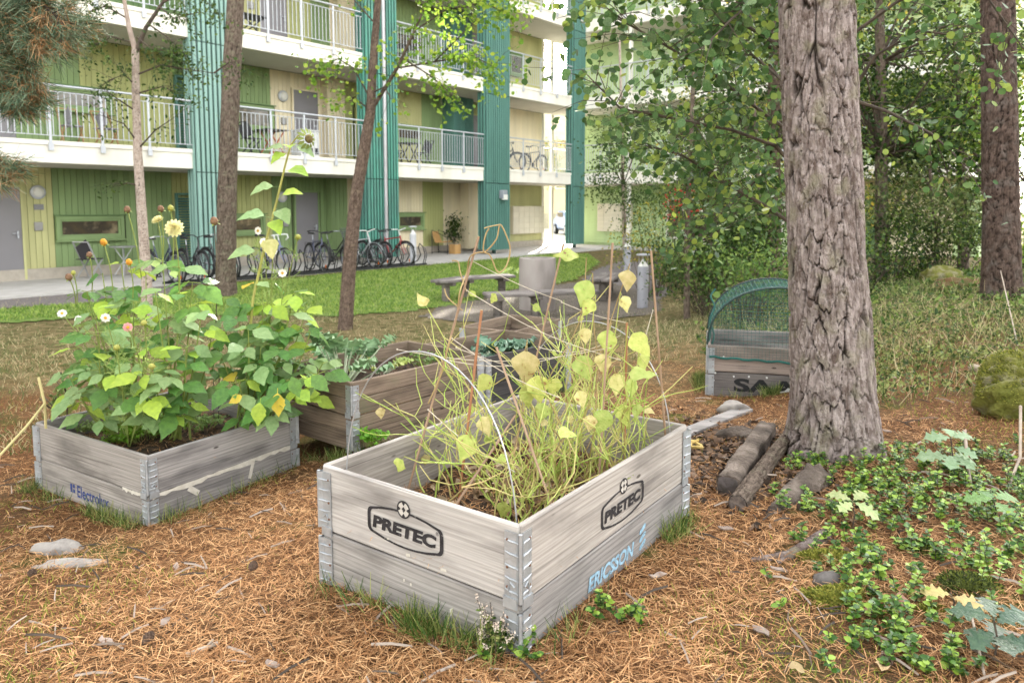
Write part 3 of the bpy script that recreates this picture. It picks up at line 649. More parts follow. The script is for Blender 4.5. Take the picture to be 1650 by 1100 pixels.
for x in (-.2,0,.2): MB().box((x,-.255,.2),(.13,.02,.17)).obj('vent', black_m, t)
trestle('cafe_table', 'black cafe table on the gallery right of the second teal column', place(11.0,-1.1,2.68), RB, black_m, black_m, .72, .6)
folding_chair('cafe_chair', 'black cafe chair left of the cafe table on the gallery', place(10.35,-1.1,2.68), RB, black_m, black_m)
folding_chair('cafe_chair', 'black cafe chair right of the cafe table on the gallery', place(11.7,-1.1,2.68), RB+math.pi, black_m, black_m)
trestle('balcony_table', 'black table on the top gallery right of the second teal column', place(10.8,-1.0,5.75), RB, black_m, black_m, .72, .9)
trestle('balcony_table', 'dark table on the top gallery next to the slim pine', place(5.2,-1.0,5.75), RB, black_m, black_m, .6, .9)
tan_m = mat('tan_leather', (.55,.33,.13), (.48,.28,.11), 6, .6)
t = thing('armchair', 'black framed armchair with tan leather sling beside the potted plant', 'chair', place(12.95,-1.5,zg), RB-1.2)
for y in (-.28,.28): MB().tube([(-.3,y,0),(-.3,y,.85),(.3,y,.58),(.3,y,0)], .014, 6).tube([(-.3,y,.06),(.3,y,.06)], .012, 6).obj('side_frame', black_m, t, sm=True)
MB().add([(-.3,-.26,.8),(-.3,.26,.8),(-.16,-.26,.42),(-.16,.26,.42),(.26,-.26,.46),(.26,.26,.46),(-.33,-.26,.8),(-.33,.26,.8),(-.19,-.26,.39),(-.19,.26,.39),(.26,-.26,.42),(.26,.26,.42)],
  [(0,1,3,2),(2,3,5,4),(6,8,9,7),(8,10,11,9),(4,5,11,10),(0,2,8,6),(2,4,10,8),(1,7,9,3),(3,9,11,5),(0,6,7,1)]).obj('sling', tan_m, t)
t = thing('cardboard_box', 'brown cardboard box standing under the tan armchair', 'box', place(13.15,-1.1,zg), RB)
MB().box((0,0,.17),(.3,.3,.34)).obj('carton', tan_m, t, bevel=.004); MB().box((0,-.0,.345),(.05,.3,.004)).obj('tape', white_bar_m, t)
def bollard(label, p, m, h=1.05, group=None):
    t = thing('bollard_lamp', label, 'bollard', p, 0, group)
    MB().lathe([(.1,0),(.1,h*.76),(.098,h*.775)], 20).obj('post', m, t, sm=True)
    MB().lathe([(.095,h*.775),(.05,h*.84),(.02,h*.9)], 20).obj('reflector_cone', lampw_m, t, sm=True)
    for i in range(3):
        a = i*2.094+.3; MB().bar((.09*math.cos(a),.09*math.sin(a),h*.77),(.09*math.cos(a),.09*math.sin(a),h*.97),.008,.008).obj('stay', m, t)
    MB().lathe([(.125,h*.965),(.13,h*.975),(.12,h*.99),(.03,h)], 20).obj('cap', m, t, sm=True)
boll_m = mat('bollard_grey', (.36,.36,.40), (.32,.32,.36), 3, .5)
bollard('grey bollard lamp with flat cap standing beside the curved benches', (2.42,13.45,-.6), boll_m)
bollard('grey bollard lamp before the white post of the far wing', (2.98,18.9,-.53), boll_m)
bollard('pale bollard lamp at the end of the bicycle rack', place(9.6,.55,-.39), mat('bollard_white', (.6,.6,.64), None, 3, .5), 1.12)

# ------------------------------------------------------------------ benches round the concrete ring
bw_m = wood('weathered_bench_wood', (.27,.24,.23), (.13,.115,.11), (.06,.055,.05))
log_m = wood('weathered_post_wood', (.22,.19,.17), (.09,.08,.07), (.05,.045,.04), knots=False)
def bench(label, pts, zs, zg_):
    p0 = Vector((*pts[0], 0)); t = thing('curved_bench', label, 'bench', (p0.x, p0.y, zg_), 0, 'benches round the concrete ring')
    for i in range(len(pts)-1):
        a, b = Vector((*pts[i], 0))-p0, Vector((*pts[i+1], 0))-p0; d = (b-a).normalized(); n = Vector((-d.y, d.x, 0))
        for off in (-.11,.11):
            L_ = (b-a).length; sgn = .0
            MB().box((0,0,0),(L_+off*sgn, .205, .055)).obj('seat_plank', bw_m, t, bevel=.008, M=Matrix.Translation((a+b)/2+n*off+Vector((0,0,zs-zg_-.03+i*.003)))@Matrix.Rotation(math.atan2(d.y,d.x),4,'Z'))
    for i, q in enumerate(pts):
        q = Vector((*q, 0))-p0; nb = Vector((*pts[min(i+1,len(pts)-1)], 0))-Vector((*pts[max(i-1,0)], 0)); nb.normalize()
        if i in (0, len(pts)-1): q += nb*(.22 if i == 0 else -.22)
        MB().lathe([(.085,-.1),(.08,.2),(.082,zs-zg_-.11)], 12).obj('post', log_m, t, sm=True, loc=q)
        MB().box((0,0,0),(.13,.42,.06)).obj('bearer', log_m, t, bevel=.006, M=Matrix.Translation(q+Vector((0,0,zs-zg_-.09)))@Matrix.Rotation(math.atan2(nb.y,nb.x),4,'Z'))
bench('long grey plank bench nearest the planters, in front of the concrete ring', [(-.45,12.15),(.4,12.38),(1.45,12.72)], -.13, -.6)
bench('short bent plank bench on the lawn side, left of the concrete ring', [(-1.42,14.1),(-.95,14.85),(-.02,15.35)], -.11, -.58)
bench('dark plank bench beside the grey bollard, right of the concrete ring', [(1.75,14.4),(2.0,15.1),(2.15,15.9)], -.12, -.58)
t = thing('concrete_ring', 'upright hollow concrete well ring standing among the curved benches', 'concrete ring', (.47,13.45,-.62))
MB().lathe([(.335,0),(.34,.3),(.338,.97),(.33,.99),(.27,.99),(.262,.97),(.262,.35),(.01,.34)], 40).obj('ring', mat('stained_concrete', (.36,.33,.31), (.22,.195,.18), 2.6, .9, .3, 40, stretch=(1,1,.35), c3=(.32,.28,.265)), t, sm=True)

# ------------------------------------------------------------------ beyond the passage
t = thing('parked_car', 'pale blue parked car seen through the bright passage', 'car', (3.75,44.5,-.36), 1.75)
car_m = mat('blue_car_paint', (.18,.25,.42), None, 2, .25, spec=.7)
prof = [(-2.0,.35),(-2.05,.75),(-1.9,.95),(-1.1,1.0),(-.55,1.42),(.7,1.45),(1.35,1.05),(2.0,.95),(2.1,.6),(2.0,.32)]
MB().prism(prof, -.82, .82).obj('body', car_m, t, bevel=.06)
MB().add([(-1.02,-.6,1.03),(-1.02,.6,1.03),(-.6,.55,1.38),(-.6,-.55,1.38)], [(0,1,2,3)]).obj('windscreen', glass_m, t, loc=(-.05,0,.02))
MB().add([(1.3,-.62,1.1),(1.3,.62,1.1),(.78,.55,1.42),(.78,-.55,1.42)], [(3,2,1,0)]).obj('rear_window', glass_m, t, loc=(.05,0,.02))
for y in (-.835,.835): MB().box((.1,y,1.2),(1.3,.02,.28)).obj('side_window', glass_m, t)
for x in (-1.3,1.3):
    for y in (-.78,.78):
        w = MB().tube([(x,y-.1,.31),(x,y+.1,.31)], .31, 20).obj('wheel', tyre_m, t); MB().tube([(x,y-.11,.31),(x,y+.11,.31)], .19, 16).obj('rim', rim_m, w)
for y in (-.6,.6): MB().box((-2.03,y,.75),(.06,.3,.14)).obj('headlight', lampw_m, t); MB().box((2.06,y,.8),(.05,.3,.14)).obj('tail_light', refl_m, t)
MB().box((0,-.0,.28),(3.9,1.5,.12)).obj('underbody', black_m, t)
t = thing('ochre_house', 'ochre rendered house beyond the passage, behind the parked car', 'house', (4.6,58,-.4), 0)
MB().box((0,2.5,3.4),(16,6,6.8)).obj('wall', mat('ochre_render', (.68,.55,.42), (.62,.5,.38), 1.2, .9), t)
MB().box((0,-.52,.6),(16.1,.05,1.2)).obj('plinth', plinth_m, t); MB().prism([(-8.6,6.8),(8.6,6.8),(8.6,7.0),(0,10),(-8.6,7.0)], -1, 6).obj('roof', mat('clay_roof', (.62,.55,.48), None, 4, .8), t)
for x in (-3.2,-.6,2.2):
    f = frame_mb(1.1,1.4,.1,.12).obj('window', white_m, t, loc=(x,-.52,3.2)); MB().box((0,.02,.7),(1.1,.02,1.4)).obj('pane', glass_m, f)
# ------------------------------------------------------------------ planters made of pallet collars
zinc_m = mat('galvanised_hinge', (.50,.52,.55), (.36,.38,.41), 14, .42, .15, 60, metal=.55, c3=(.44,.46,.49))
rust_m = mat('rusty_rivet', (.22,.12,.08), None, 30, .7, metal=.4)
soil_m = mat('planter_soil', (.02,.012,.008), (.09,.05,.028), 26, .95, .9, 70, c3=(.04,.024,.014))
pale_w = wood('pale_grey_plank', (.49,.455,.435), (.29,.265,.25), (.16,.145,.138))
pale_w2 = wood('tan_grey_plank', (.42,.38,.352), (.23,.205,.188), (.13,.115,.107))
grey_w = wood('silver_grey_plank', (.36,.335,.325), (.19,.175,.172), (.085,.078,.08))
mid_w = wood('worn_grey_plank', (.41,.38,.362), (.21,.192,.182), (.10,.09,.086))
brown_w = wood('brown_wet_plank', (.27,.205,.155), (.145,.105,.08), (.07,.052,.04), mossy=.35)
dark_w = wood('blackened_plank', (.075,.07,.07), (.04,.038,.04), (.02,.02,.02))
sdark_w = wood('weathered_dark_plank', (.17,.15,.145), (.10,.088,.085), (.05,.045,.043), knots=False)
saab_w = wood('purple_brown_plank', (.33,.265,.235), (.19,.15,.13), (.09,.075,.07))
def hinge_mesh(h):
    mb = MB()
    for ax in (0, 1):
        def P(a, o, z): return (a, -o, z) if ax == 0 else (-o, a, z)
        def bx(a0, a1, o0, o1, z0, z1):
            vs = [P(a, o, z) for z in (z0, z1) for o in (o0, o1) for a in (a0, a1)]
            mb.add(vs, [(0,2,3,1),(4,5,7,6),(0,1,5,4),(2,6,7,3),(0,4,6,2),(1,3,7,5)])
        bx(.010, .052, .0015, .0045, .012, h-.022)                # plate, with a slanted lip towards the pin
        mb.add([P(.010,.0045,.012),P(.010,.0045,h-.022),P(-.002,.012,.012),P(-.002,.012,h-.022)], [(0,1,3,2)])
        for i, zz in enumerate(np.linspace(.035, h-.05, 5)):
            mb.tube([P(.0505,.0045,zz+.004), P(.03,.0055,zz), P(.012,.0065,zz), P(-.001,.013,zz+.003)], [.0018,.0032,.0032,.002], 6)
        mb.tube([P(.016,.006,h*.22), P(.03,.006,h*.27), P(.037,.006,h*.2), P(.034,.006,h*.1)], .003, 6)
        bx(.006, .055, .002, .0085, -.014, .018)                     # skirt that grips the collar below
    mb.tube([(-.006,-.006,.01),(-.006,-.006,h-.02)], .0065, 8)
    return mb.mesh('corner_hinge', zinc_m, True)
riv_me = MB().lathe([(.0045,0),(.004,.002),(.001,.003)], 8).mesh('rivet', rust_m, True)
hinge_cache = {}; plank_cache = {}
def planter(label, N, dirx, LX, LY, ztop, collars, mats, soil_z, seed=0, tilt=(0,0), nsoil=34):
    """collars: list of (z0, z1, boards) from the top; mats: front (along x), left (along y), others"""
    t = thing('pallet_collar_planter', label, 'planter', (N[0], N[1], 0), math.atan2(dirx[1], dirx[0]), 'planters built from pallet collars')
    R4 = random.Random(seed)
    for ci, (z0, z1, nb) in enumerate(collars):
        h = round(z1-z0, 3)
        if h not in hinge_cache: hinge_cache[h] = hinge_mesh(h)
        for (cx, cy, rz) in ((0,0,0),(LX,0,math.pi/2),(LX,LY,math.pi),(0,LY,-math.pi/2)):
            hg = ob('corner_hinge', hinge_cache[h], t, M=Matrix.Translation((cx,cy,z0))@Matrix.Rotation(rz,4,'Z'))
            for zz in (.2,.45,.8):
                ob('rivet', riv_me, hg, M=Matrix.Translation((.042,-.0045,h*zz))@Matrix.Rotation(math.pi/2,4,'X'))
                ob('rivet', riv_me, hg, M=Matrix.Translation((-.0045,.042,h*zz))@Matrix.Rotation(-math.pi/2,4,'Y'))
        bh = h/nb
        for b_ in range(nb):
            zc = z0+bh*(b_+.5)
            for si, (c, L_, rz) in enumerate((((LX/2, .011), LX-.012, 0), ((.011, LY/2), LY-.012, math.pi/2), ((LX/2, LY-.011), LX-.012, math.pi), ((LX-.011, LY/2), LY-.012, -math.pi/2))):
                m = mats[min(ci, len(mats)-1)][si]; key = (round(L_,3), round(bh,3), m.name)
                if key not in plank_cache: plank_cache[key] = MB().box((0,0,0),(L_,.021,bh-.003)).mesh('plank', m, bevel=.004)
                ob('plank', plank_cache[key], t, M=Matrix.Translation((c[0], c[1], zc+R4.uniform(-.001,.001)))@Matrix.Rotation(rz+R4.uniform(-.003,.003),4,'Z')@Matrix.Rotation(R4.uniform(-.004,.004),4,'Y'))
    X, Y = np.meshgrid(np.linspace(.02, LX-.02, nsoil), np.linspace(.02, LY-.02, nsoil))
    Z = soil_z + (fbm(X*6+seed, Y*6, 4, seed)-.47)*.10
    ii = np.arange(X.size).reshape(X.shape); Fq = np.stack([ii[:-1,:-1],ii[:-1,1:],ii[1:,1:],ii[1:,:-1]],-1).reshape(-1,4)
    ob('soil', np_mesh('soil', np.stack([X,Y,Z],-1).reshape(-1,3), Fq, soil_m, True), t)
    return t
def L2W(t, p): return Matrix.Translation(t.location)@Matrix.Rotation(t.rotation_euler.z,4,'Z')@Vector(p)
def text_mesh(txt, width, height, m, off=.0, shear=0., ry=.0):
    cu = bpy.data.curves.new('lettering', 'FONT'); cu.body = txt; cu.size = 1; cu.offset = off; cu.shear = shear; cu.resolution_u = 4
    o = bpy.data.objects.new('lettering', cu); COL.objects.link(o); bpy.context.view_layer.update()
    me = bpy.data.meshes.new_from_object(o.evaluated_get(bpy.context.evaluated_depsgraph_get())); bpy.data.objects.remove(o)
    V = np.zeros(len(me.vertices)*3, np.float32); me.vertices.foreach_get('co', V); V = V.reshape(-1,3)
    V[:,:2] -= V[:,:2].min(0); V[:,:2] *= np.array([width, height])/V[:,:2].max(0); V[:,0] -= width/2; V[:,1] -= height/2; V[:,2] = 0
    if ry: V[:,1] += ry*V[:,0]
    me.vertices.foreach_set('co', V.ravel()); me.materials.clear(); me.materials.append(m); me.update(); return me
FX = Matrix(((1,0,0,0),(0,0,-1,0),(0,1,0,0),(0,0,0,1)))             # print on the side along x
FY = Matrix(((0,0,-1,0),(-1,0,0,0),(0,1,0,0),(0,0,0,1)))            # print on the side along y
def ink(name, c, worn=.5):
    m = mat(name, c, tuple(x*1.5+.01 for x in c), 40, .85, spec=.15); nt = m.node_tree; b = nt.nodes['Principled BSDF']
    n = node(nt, 'ShaderNodeTexNoise'); n.inputs['Scale'].default_value = 130; n.inputs['Detail'].default_value = 5
    tc = node(nt, 'ShaderNodeTexCoord'); mp = node(nt, 'ShaderNodeMapping'); mp.inputs['Scale'].default_value = (.25,1,1); nt.links.new(tc.outputs['Object'], mp.inputs[0]); nt.links.new(mp.outputs[0], n.inputs['Vector'])
    r = node(nt, 'ShaderNodeValToRGB'); r.color_ramp.elements[0].position = .30+.1*worn; r.color_ramp.elements[1].position = .42+.12*worn; nt.links.new(n.outputs[0], r.inputs[0]); nt.links.new(r.outputs[0], b.inputs['Alpha']); return m
def logo_frame():
    def path(hw, he, bow, cr):
        pts = []
        for sx, sy in ((1,1),(-1,1),(-1,-1),(1,-1)):
            seq = []
            for a in np.linspace(0, math.pi/2, 5): seq.append((sx*(hw-cr+cr*math.cos(a)), sy*(he-cr+cr*math.sin(a))))
            for f in (.7,.4,.15): seq.append((sx*(hw-cr)*f, sy*(he+(bow-he)*(1-f*f))))
            pts += seq if sx*sy > 0 else seq[::-1]
        return pts
    o, i = path(.168,.044,.062,.022), path(.153,.037,.0555,.016); n = len(o)
    mb = MB(); mb.add([(x,y,0) for x,y in o]+[(x,y,0) for x,y in i], [(k,(k+1)%n,(k+1)%n+n,k+n) for k in range(n)]); return mb
def disc(mb, cx, cy, r0, r1, n=24):
    vs = [(cx+r*math.cos(2*math.pi*k/n), cy+r*math.sin(2*math.pi*k/n), .0006) for r in (r0, r1) for k in range(n)]
    mb.add(vs, [(k,(k+1)%n,(k+1)%n+n,k+n) for k in range(n)])
black_ink = ink('black_stencil_ink', (.025,.022,.024), -.25); blue_ink = ink('pale_blue_ink', (.21,.33,.43), -.05); navy_ink = ink('navy_ink', (.03,.045,.15), -.1)
emb_m = mat('print_ground', (.55,.51,.47), None, 20, .9)
def pretec(t, M, s=1.):
    Ms = Matrix.Scale(s, 4)
    f = ob('printed_emblem', logo_frame().mesh('printed_emblem', black_ink), t, M=M@Ms)
    g = MB(); disc(g, 0, .068, .0295, .024); cy = .068
    g.add([(x, y+cy, .0006) for x, y in ((-.009,0),(0,-.01),(.009,0),(0,.01))], [(0,1,2,3)])
    for a in range(4):
        c, s_ = math.cos(a*math.pi/2), math.sin(a*math.pi/2); R_ = lambda x, y: (x*c-y*s_, x*s_+y*c+cy, .0006)
        g.add([R_(.012,0), R_(.02,-.006), R_(.026,-.006), R_(.026,.006), R_(.02,.006)], [(0,1,2,3,4)])
    b = MB(); b.add([(.0285*math.cos(2*math.pi*k/24), .068+.0285*math.sin(2*math.pi*k/24), .0003) for k in range(24)], [tuple(range(24))]).obj('emblem_ball', emb_m, f)
    g.obj('emblem_ring', black_ink, f)
    ob('lettering', text_mesh('PRETEC', .284, .044, black_ink, .055, .1), f, (-.002,-.004,.0004))
    ob('registered_mark', text_mesh('®', .012, .012, black_ink, .01), f, (.143,.026,.0004))
# near planter
X1 = Vector((.5865,.81)).normalized(); T1 = planter('near pale grey planter of withered beans, stamped with black and blue lettering', (.023,1.997), X1, 1.212, .858, .4,
    [(.165,.4,1),(-.05,.162,1)], [(pale_w2,pale_w,pale_w2,pale_w2),(grey_w,mid_w,grey_w,grey_w)], .185, 1)
T1['category'] = 'planter'
pretec(T1, Matrix.Translation((-.0015,.858-.402,.268))@FY, 1.)
pretec(T1, Matrix.Translation((.634,-.0015,.252))@FX, .97)
ob('lettering', text_mesh('ERICSSON', .335, .052, blue_ink, .035, .2), T1, M=Matrix.Translation((.555,-.0015,.056))@FX)
lg = MB()
for i in range(3):
    y = .03*i; lg.add([(x+.0*y, yy+y, 0) for x, yy in ((0,0),(.012,-.004),(.05,.012),(.056,.024),(.044,.028),(.006,.012))], [(0,1,2,3,4,5)])
lg.obj('blue_stripes', blue_ink, T1, M=Matrix.Translation((.765,-.0015,.03))@FX)
paper_m = mat('torn_paper', (.62,.58,.52), (.5,.46,.4), 30, .9)
R5 = random.Random(3)
for (u, z, w, h) in ((.42,.19,.02,.012),(.33,.22,.012,.007),(.6,.06,.012,.03),(.4,.1,.006,.012),(.43,.095,.008,.01),(.57,.185,.025,.01)):
    MB().add([(-w/2,-h/2,0),(w/2,-h/2*R5.uniform(.5,1),0),(w/2*R5.uniform(.6,1),h/2,0),(-w/2,h/2*R5.uniform(.4,1),0)], [(0,1,2,3)]).obj('paper_scrap', paper_m, T1, M=Matrix.Translation((-.002,.858-u,z))@FY)
# left planter
T2 = planter('grey planter full of leafy dahlias with torn paper strips and small blue lettering', (-1.828,3.558), (.53,.848), .96, 1.11, .06,
    [(-.15,.06,1),(-.36,-.153,1)], [(grey_w,pale_w2,grey_w,grey_w),(grey_w,pale_w2,grey_w,grey_w)], -.06, 2)
ob('lettering', text_mesh('Electrolux', .315, .068, navy_ink, .015), T2, M=Matrix.Translation((-.0015,1.11-.59,-.262))@FY)
em = MB(); em.add([(-.024,-.024,0),(-.004,-.024,0),(-.004,.024,0),(-.024,.024,0)],[(0,1,2,3)]).add([(.004,-.024,0),(.024,-.024,0),(.024,-.004,0),(.004,-.004,0)],[(0,1,2,3)]).add([(.004,.004,0),(.024,.004,0),(.024,.024,0),(.004,.024,0)],[(0,1,2,3)])
em.obj('square_mark', navy_ink, T2, M=Matrix.Translation((-.0015,1.11-.385,-.255))@FY, kind='stuff')
def torn(t, x0, x1, z0, z1, M0, w=.014):
    n = 26; vs = []
    for i in range(n+1):
        f = i/n; x = x0+(x1-x0)*f; z = z0+(z1-z0)*f; vs += [(x, z+R5.uniform(0,w*.3)+w*.3, 0), (x, z-R5.uniform(.2,1)*w, 0)]
    MB().add(vs, [(2*i,2*i+1,2*i+3,2*i+2) for i in range(n)]).obj('paper_strip', paper_m, t, M=M0)
torn(T2, .02, .93, -.158, -.145, Matrix.Translation((0,-.003,0))@FX, .02)
torn(T2, .33, .54, -.15, -.15, Matrix.Translation((-.003,.555,0))@FY, .016)
for (x, z, a, w, h) in ((.25,-.2,-.7,.075,.03),(.62,-.2,1.25,.1,.022)): MB().add([(-w/2,-h/2,0),(w/2,-h/2,0),(w/2,h/2,0),(-w/2,h/2,0)],[(0,1,2,3)]).obj('paper_label', paper_m, T2, M=Matrix.Translation((x,-.003,z))@FX@Matrix.Rotation(a,4,'Z'))
# middle row
T3 = planter('brown two-collar planter with kale, between the dahlia planter and the bean planter', (-.955,4.265), (.638,.77), 1.16, .78, .262, [(.055,.262,2),(-.16,.05,2)], [(brown_w,)*4], .12, 3)
T4 = planter('blackened planter with cabbage leaves behind the bean planter', (-.19,5.26), (.68,.733), .98, .74, .21, [(.0,.21,1),(-.22,-.003,1)], [(dark_w,dark_w,brown_w,brown_w)], .06, 4)
T6 = planter('farthest brown planter of the middle row, below the long bench', (.02,6.66), (.52,.854), .92, .6, .16, [(-.05,.16,2),(-.27,-.053,1)], [(brown_w,)*4], .02, 5)
T5 = planter('brown planter under a green net behind the big pine, stamped in black', (1.52,5.6), (.965,-.26), 1.02, .8, .236, [(.03,.236,2),(-.19,.027,1)], [(saab_w,saab_w,grey_w,grey_w),(sdark_w,saab_w,dark_w,dark_w)], .05, 6)
ob('lettering', text_mesh('SAAB', .60, .105, mat('black_paint', (.012,.012,.014), None, 9, .7), .04), T5, M=Matrix.Translation((.5,-.0018,-.065))@FX)
blot = MB().add([(x, y, 0) for x, y in ((-.09,-.02),(-.06,-.035),(.0,-.03),(.07,-.035),(.09,-.01),(.05,.0),(.02,.03),(-.005,.035),(-.03,.01),(-.07,.0))], [tuple(range(10))])
blot.obj('white_paint_blot', white_bar_m, T5, M=Matrix.Translation((.60,-.003,-.1))@FX)
for (x, z) in ((.2,.0),(.31,.005),(.44,.005),(.05,-.04),(.06,.02),(.62,.1),(.12,.15)): MB().add([(.008*math.cos(a)*R5.uniform(.6,1.2), .008*math.sin(a), 0) for a in np.linspace(0,5.4,7)], [tuple(range(7))]).obj('paint_fleck', white_bar_m, T5, M=Matrix.Translation((x,-.003,z))@FX)

# net tunnel over it
net_m = mat('teal_netting', (.02,.12,.105), (.014,.085,.075), 5, .6); hoop_m = mat('black_hoop_pipe', (.02,.025,.025), None, 6, .5)
t = thing('net_tunnel', 'teal net stretched over black hoops on the planter behind the big pine', 'net', (2.02,5.47,.236), -.264); t.scale = (.84,1,.88)
arc = lambda y, k=1., n=18: [(-.62*k*math.cos(math.pi*i/n), y, .52*k*max(0,math.sin(math.pi*i/n))**.9) for i in range(n+1)]
for y in (.02,.78): MB().tube(arc(y), .009, 8).obj('hoop', hoop_m, t, sm=True)
MB().tube([(-.6+1.2*i/24, -.03+.004*math.sin(i*2.1), -.1-.03*i/24+.006*math.sin(i*1.7)) for i in range(25)], .011, 6).obj('edge_cord', net_m, t, sm=True)
MB().tube([(-.58+.02*math.sin(i), .05+.2*i/14, .0+.5*math.sin(i/14*1.2)) for i in range(15)], .008, 6).obj('gathered_cord', net_m, t, sm=True)
nm = MB()
sag = lambda y: 1-.05*math.sin(math.pi*y/.8)
for j in range(24):
    y = j/23*.8; nm.tube([(x, y, z) for x, _, z in arc(y, sag(y), 26)], .0018, 3, cap=False)
for i in range(1, 44):
    a = math.pi*i/44; nm.tube([(-.62*sag(y)*math.cos(a), y, .52*sag(y)*math.sin(a)**.9) for y in np.linspace(0,.8,9)], .0018, 3, cap=False)
for yy in (0.,.8):
    for i in range(1,36): x = -.6+1.2*i/36; nm.tube([(x,yy,0),(x,yy,.52*math.sqrt(1-(x/.62)**2))], .0017, 3, cap=False)
    for j in range(1,17): z = .52*j/17; w = .62*math.sqrt(1-(z/.52)**2); nm.tube([(-w,yy,z),(w,yy,z)], .0017, 3, cap=False)
for i in range(40): x = -.6+1.2*i/39; nm.tube([(x,-.024,-.1-.03*(x+.6)/1.2),(x,-.024,.0)], .0014, 3, cap=False)
for j in range(5): z = -.02*j; nm.tube([(-.6,-.025,z),(.6,-.025,z)], .0014, 3, cap=False)
nm.obj('netting', net_m, t, kind='stuff')

# ------------------------------------------------------------------ leaf shapes
def leaf_t(ws, fold=.12, droop=.25, wav=0., ser=0.):
    n = len(ws); V = []; Fq = []
    for i, w in enumerate(ws):
        f = i/(n-1); z = -droop*f*f + .1*droop; k = (1 + ser*(1 if i % 2 else -1)) if 0 < i < n-1 else 1
        V += [(-w*k, f, z+fold*w*2+wav*math.sin(i*1.9)*w), (0, f, z), (w*k, f, z+fold*w*2-wav*math.sin(i*1.9+.8)*w)]
    for i in range(n-1):
        a = 3*i; Fq += [(a, a+1, a+4, a+3), (a+1, a+2, a+5, a+4)]
    return V, Fq
def with_stalk(VF, l=.25, r=.012):
    V, Fq = [list(v) for v in VF[0]], list(VF[1]); b = len(V)
    for y in (-l, 0.02):
        V += [[-r, y, .0 if y > 0 else -.03], [0, y, -r+(.0 if y > 0 else -.03)], [r, y, .0 if y > 0 else -.03]]
    Fq += [(b, b+1, b+4, b+3), (b+1, b+2, b+5, b+4), (b+2, b, b+3, b+5)]
    for v in V: v[1] += l
    return V, Fq
def leaf_mesh(name, VF, m):
    me = bpy.data.meshes.new(name); me.from_pydata([tuple(v) for v in VF[0]], [], VF[1]); me.materials.append(m); me.polygons.foreach_set('use_smooth', [True]*len(me.polygons)); me.update(); return me
dah_T = with_stalk(leaf_t([.02,.14,.24,.30,.32,.31,.27,.2,.13,.06,.0], .05, .14, .06, .06), .22)
sun_T = with_stalk(leaf_t([.05,.3,.40,.41,.37,.30,.21,.12,.0], .12, .35, .08, .05), .35)
def bean_leaf(seed):
    R = random.Random(seed); n = 10; ws = [.05,.26,.37,.40,.37,.31,.23,.15,.07,.0]; V = []; Fq = []; cu = R.uniform(.2,.8); tw = R.uniform(-.5,.5)
    for i, w in enumerate(ws):
        f = i/(n-1)
        for j, u in enumerate((-1,-.55,0,.55,1)):
            k = 1+.08*R.uniform(-1,1); z = -cu*.5*f*f+.12*abs(u)*w+.05*math.sin(i*1.3+u*2+seed)*abs(u)+R.uniform(-.018,.018)+tw*f*u*w-.35*max(0,abs(u)-.6)*w*R.uniform(0,1.5)
            V.append((u*w*k+.04*math.sin(f*3+seed), f, z))
    for i in range(n-1):
        for j in range(4): a = 5*i+j; Fq.append((a,a+1,a+6,a+5))
    return with_stalk((V, Fq), .3)
asp_T = with_stalk(([(0,0,0),(-.28,.1,.03),(-.46,.36,.05),(-.42,.66,.03),(-.2,.9,.0),(0,1.0,-.03),(.2,.9,.0),(.42,.66,.03),(.46,.36,.05),(.28,.1,.03),(0,.5,-.03)],
   [(0,1,2,10),(10,2,3,4),(10,4,5,6),(10,6,7,8),(0,10,8,9)][::-1]), .35, .014)
small_T = ([(0,0,0),(-.24,.28,.05),(-.22,.66,.03),(0,1,-.1),(.22,.66,.03),(.24,.28,.05)], [(0,1,2,3),(0,3,4,5)])
lf = lambda n, a, b, tr=.3, rg=.5, rnd=.15, hue=.012: mat(n, a, b, 6., rg, .35, 11, rnd=rnd, hue=hue, trans=tr, spec=.35)
dah_m = lf('dahlia_leaf', (.13,.28,.06), (.09,.2,.05), .3, .38); dah2_m = lf('dahlia_leaf_pale', (.30,.43,.19), (.23,.36,.14), .3, .38); yel_m = lf('yellow_leaf', (.75,.55,.06), (.68,.50,.10)); lime_m = lf('lime_leaf', (.42,.58,.08), (.32,.48,.07))
def bl(n, a, b, sp): 
    m = mat(n, a, b, 4., .6, .35, 14, rnd=.18, hue=.015, trans=.22, c3=tuple((x+y)/2 for x, y in zip(a, b)), detail=8); r = [q for q in m.node_tree.nodes if q.type == 'VALTORGB'][0].color_ramp; e = r.elements.new(.67); e.color = (*sp, 1); e = r.elements.new(.645); e.color = (*b, 1); return m
bean_m = bl('bean_leaf', (.50,.54,.16), (.36,.45,.10), (.30,.18,.08)); bean2_m = bl('withered_bean_leaf', (.64,.57,.28), (.50,.46,.17), (.33,.18,.08))
stem_m = mat('green_stem', (.24,.30,.07), (.18,.22,.05), 12, .6); dstem_m = mat('dark_stem', (.10,.075,.045), (.06,.05,.03), 12, .6); bstem_m = mat('bean_stem', (.27,.40,.06), (.50,.36,.17), 3, .6, c3=(.46,.50,.14), island=True, sharp=(.1,.95)); dry_m = mat('dry_vine', (.44,.33,.16), (.32,.22,.10), 7, .8)
LM = {k: leaf_mesh('leaf', T_, m) for k, T_, m in (('dah',dah_T,dah_m),('dah2',dah_T,dah2_m),('yel',dah_T,yel_m),('lime',dah_T,lime_m),('sun',sun_T,dah2_m),('sunl',sun_T,lime_m),('suny',sun_T,bean2_m),('bean',bean_leaf(1),bean_m),('bean2',bean_leaf(2),bean2_m),('bean3',bean_leaf(3),bean_m),('bean4',bean_leaf(4),bean2_m),('bean5',bean_leaf(5),bean_m))}
def curve(a, b, bend, n=7):
    a, b, bend = Vector(a), Vector(b), Vector(bend)
    return [a.lerp(b, i/n) + bend*math.sin(math.pi*i/n) for i in range(n+1)]
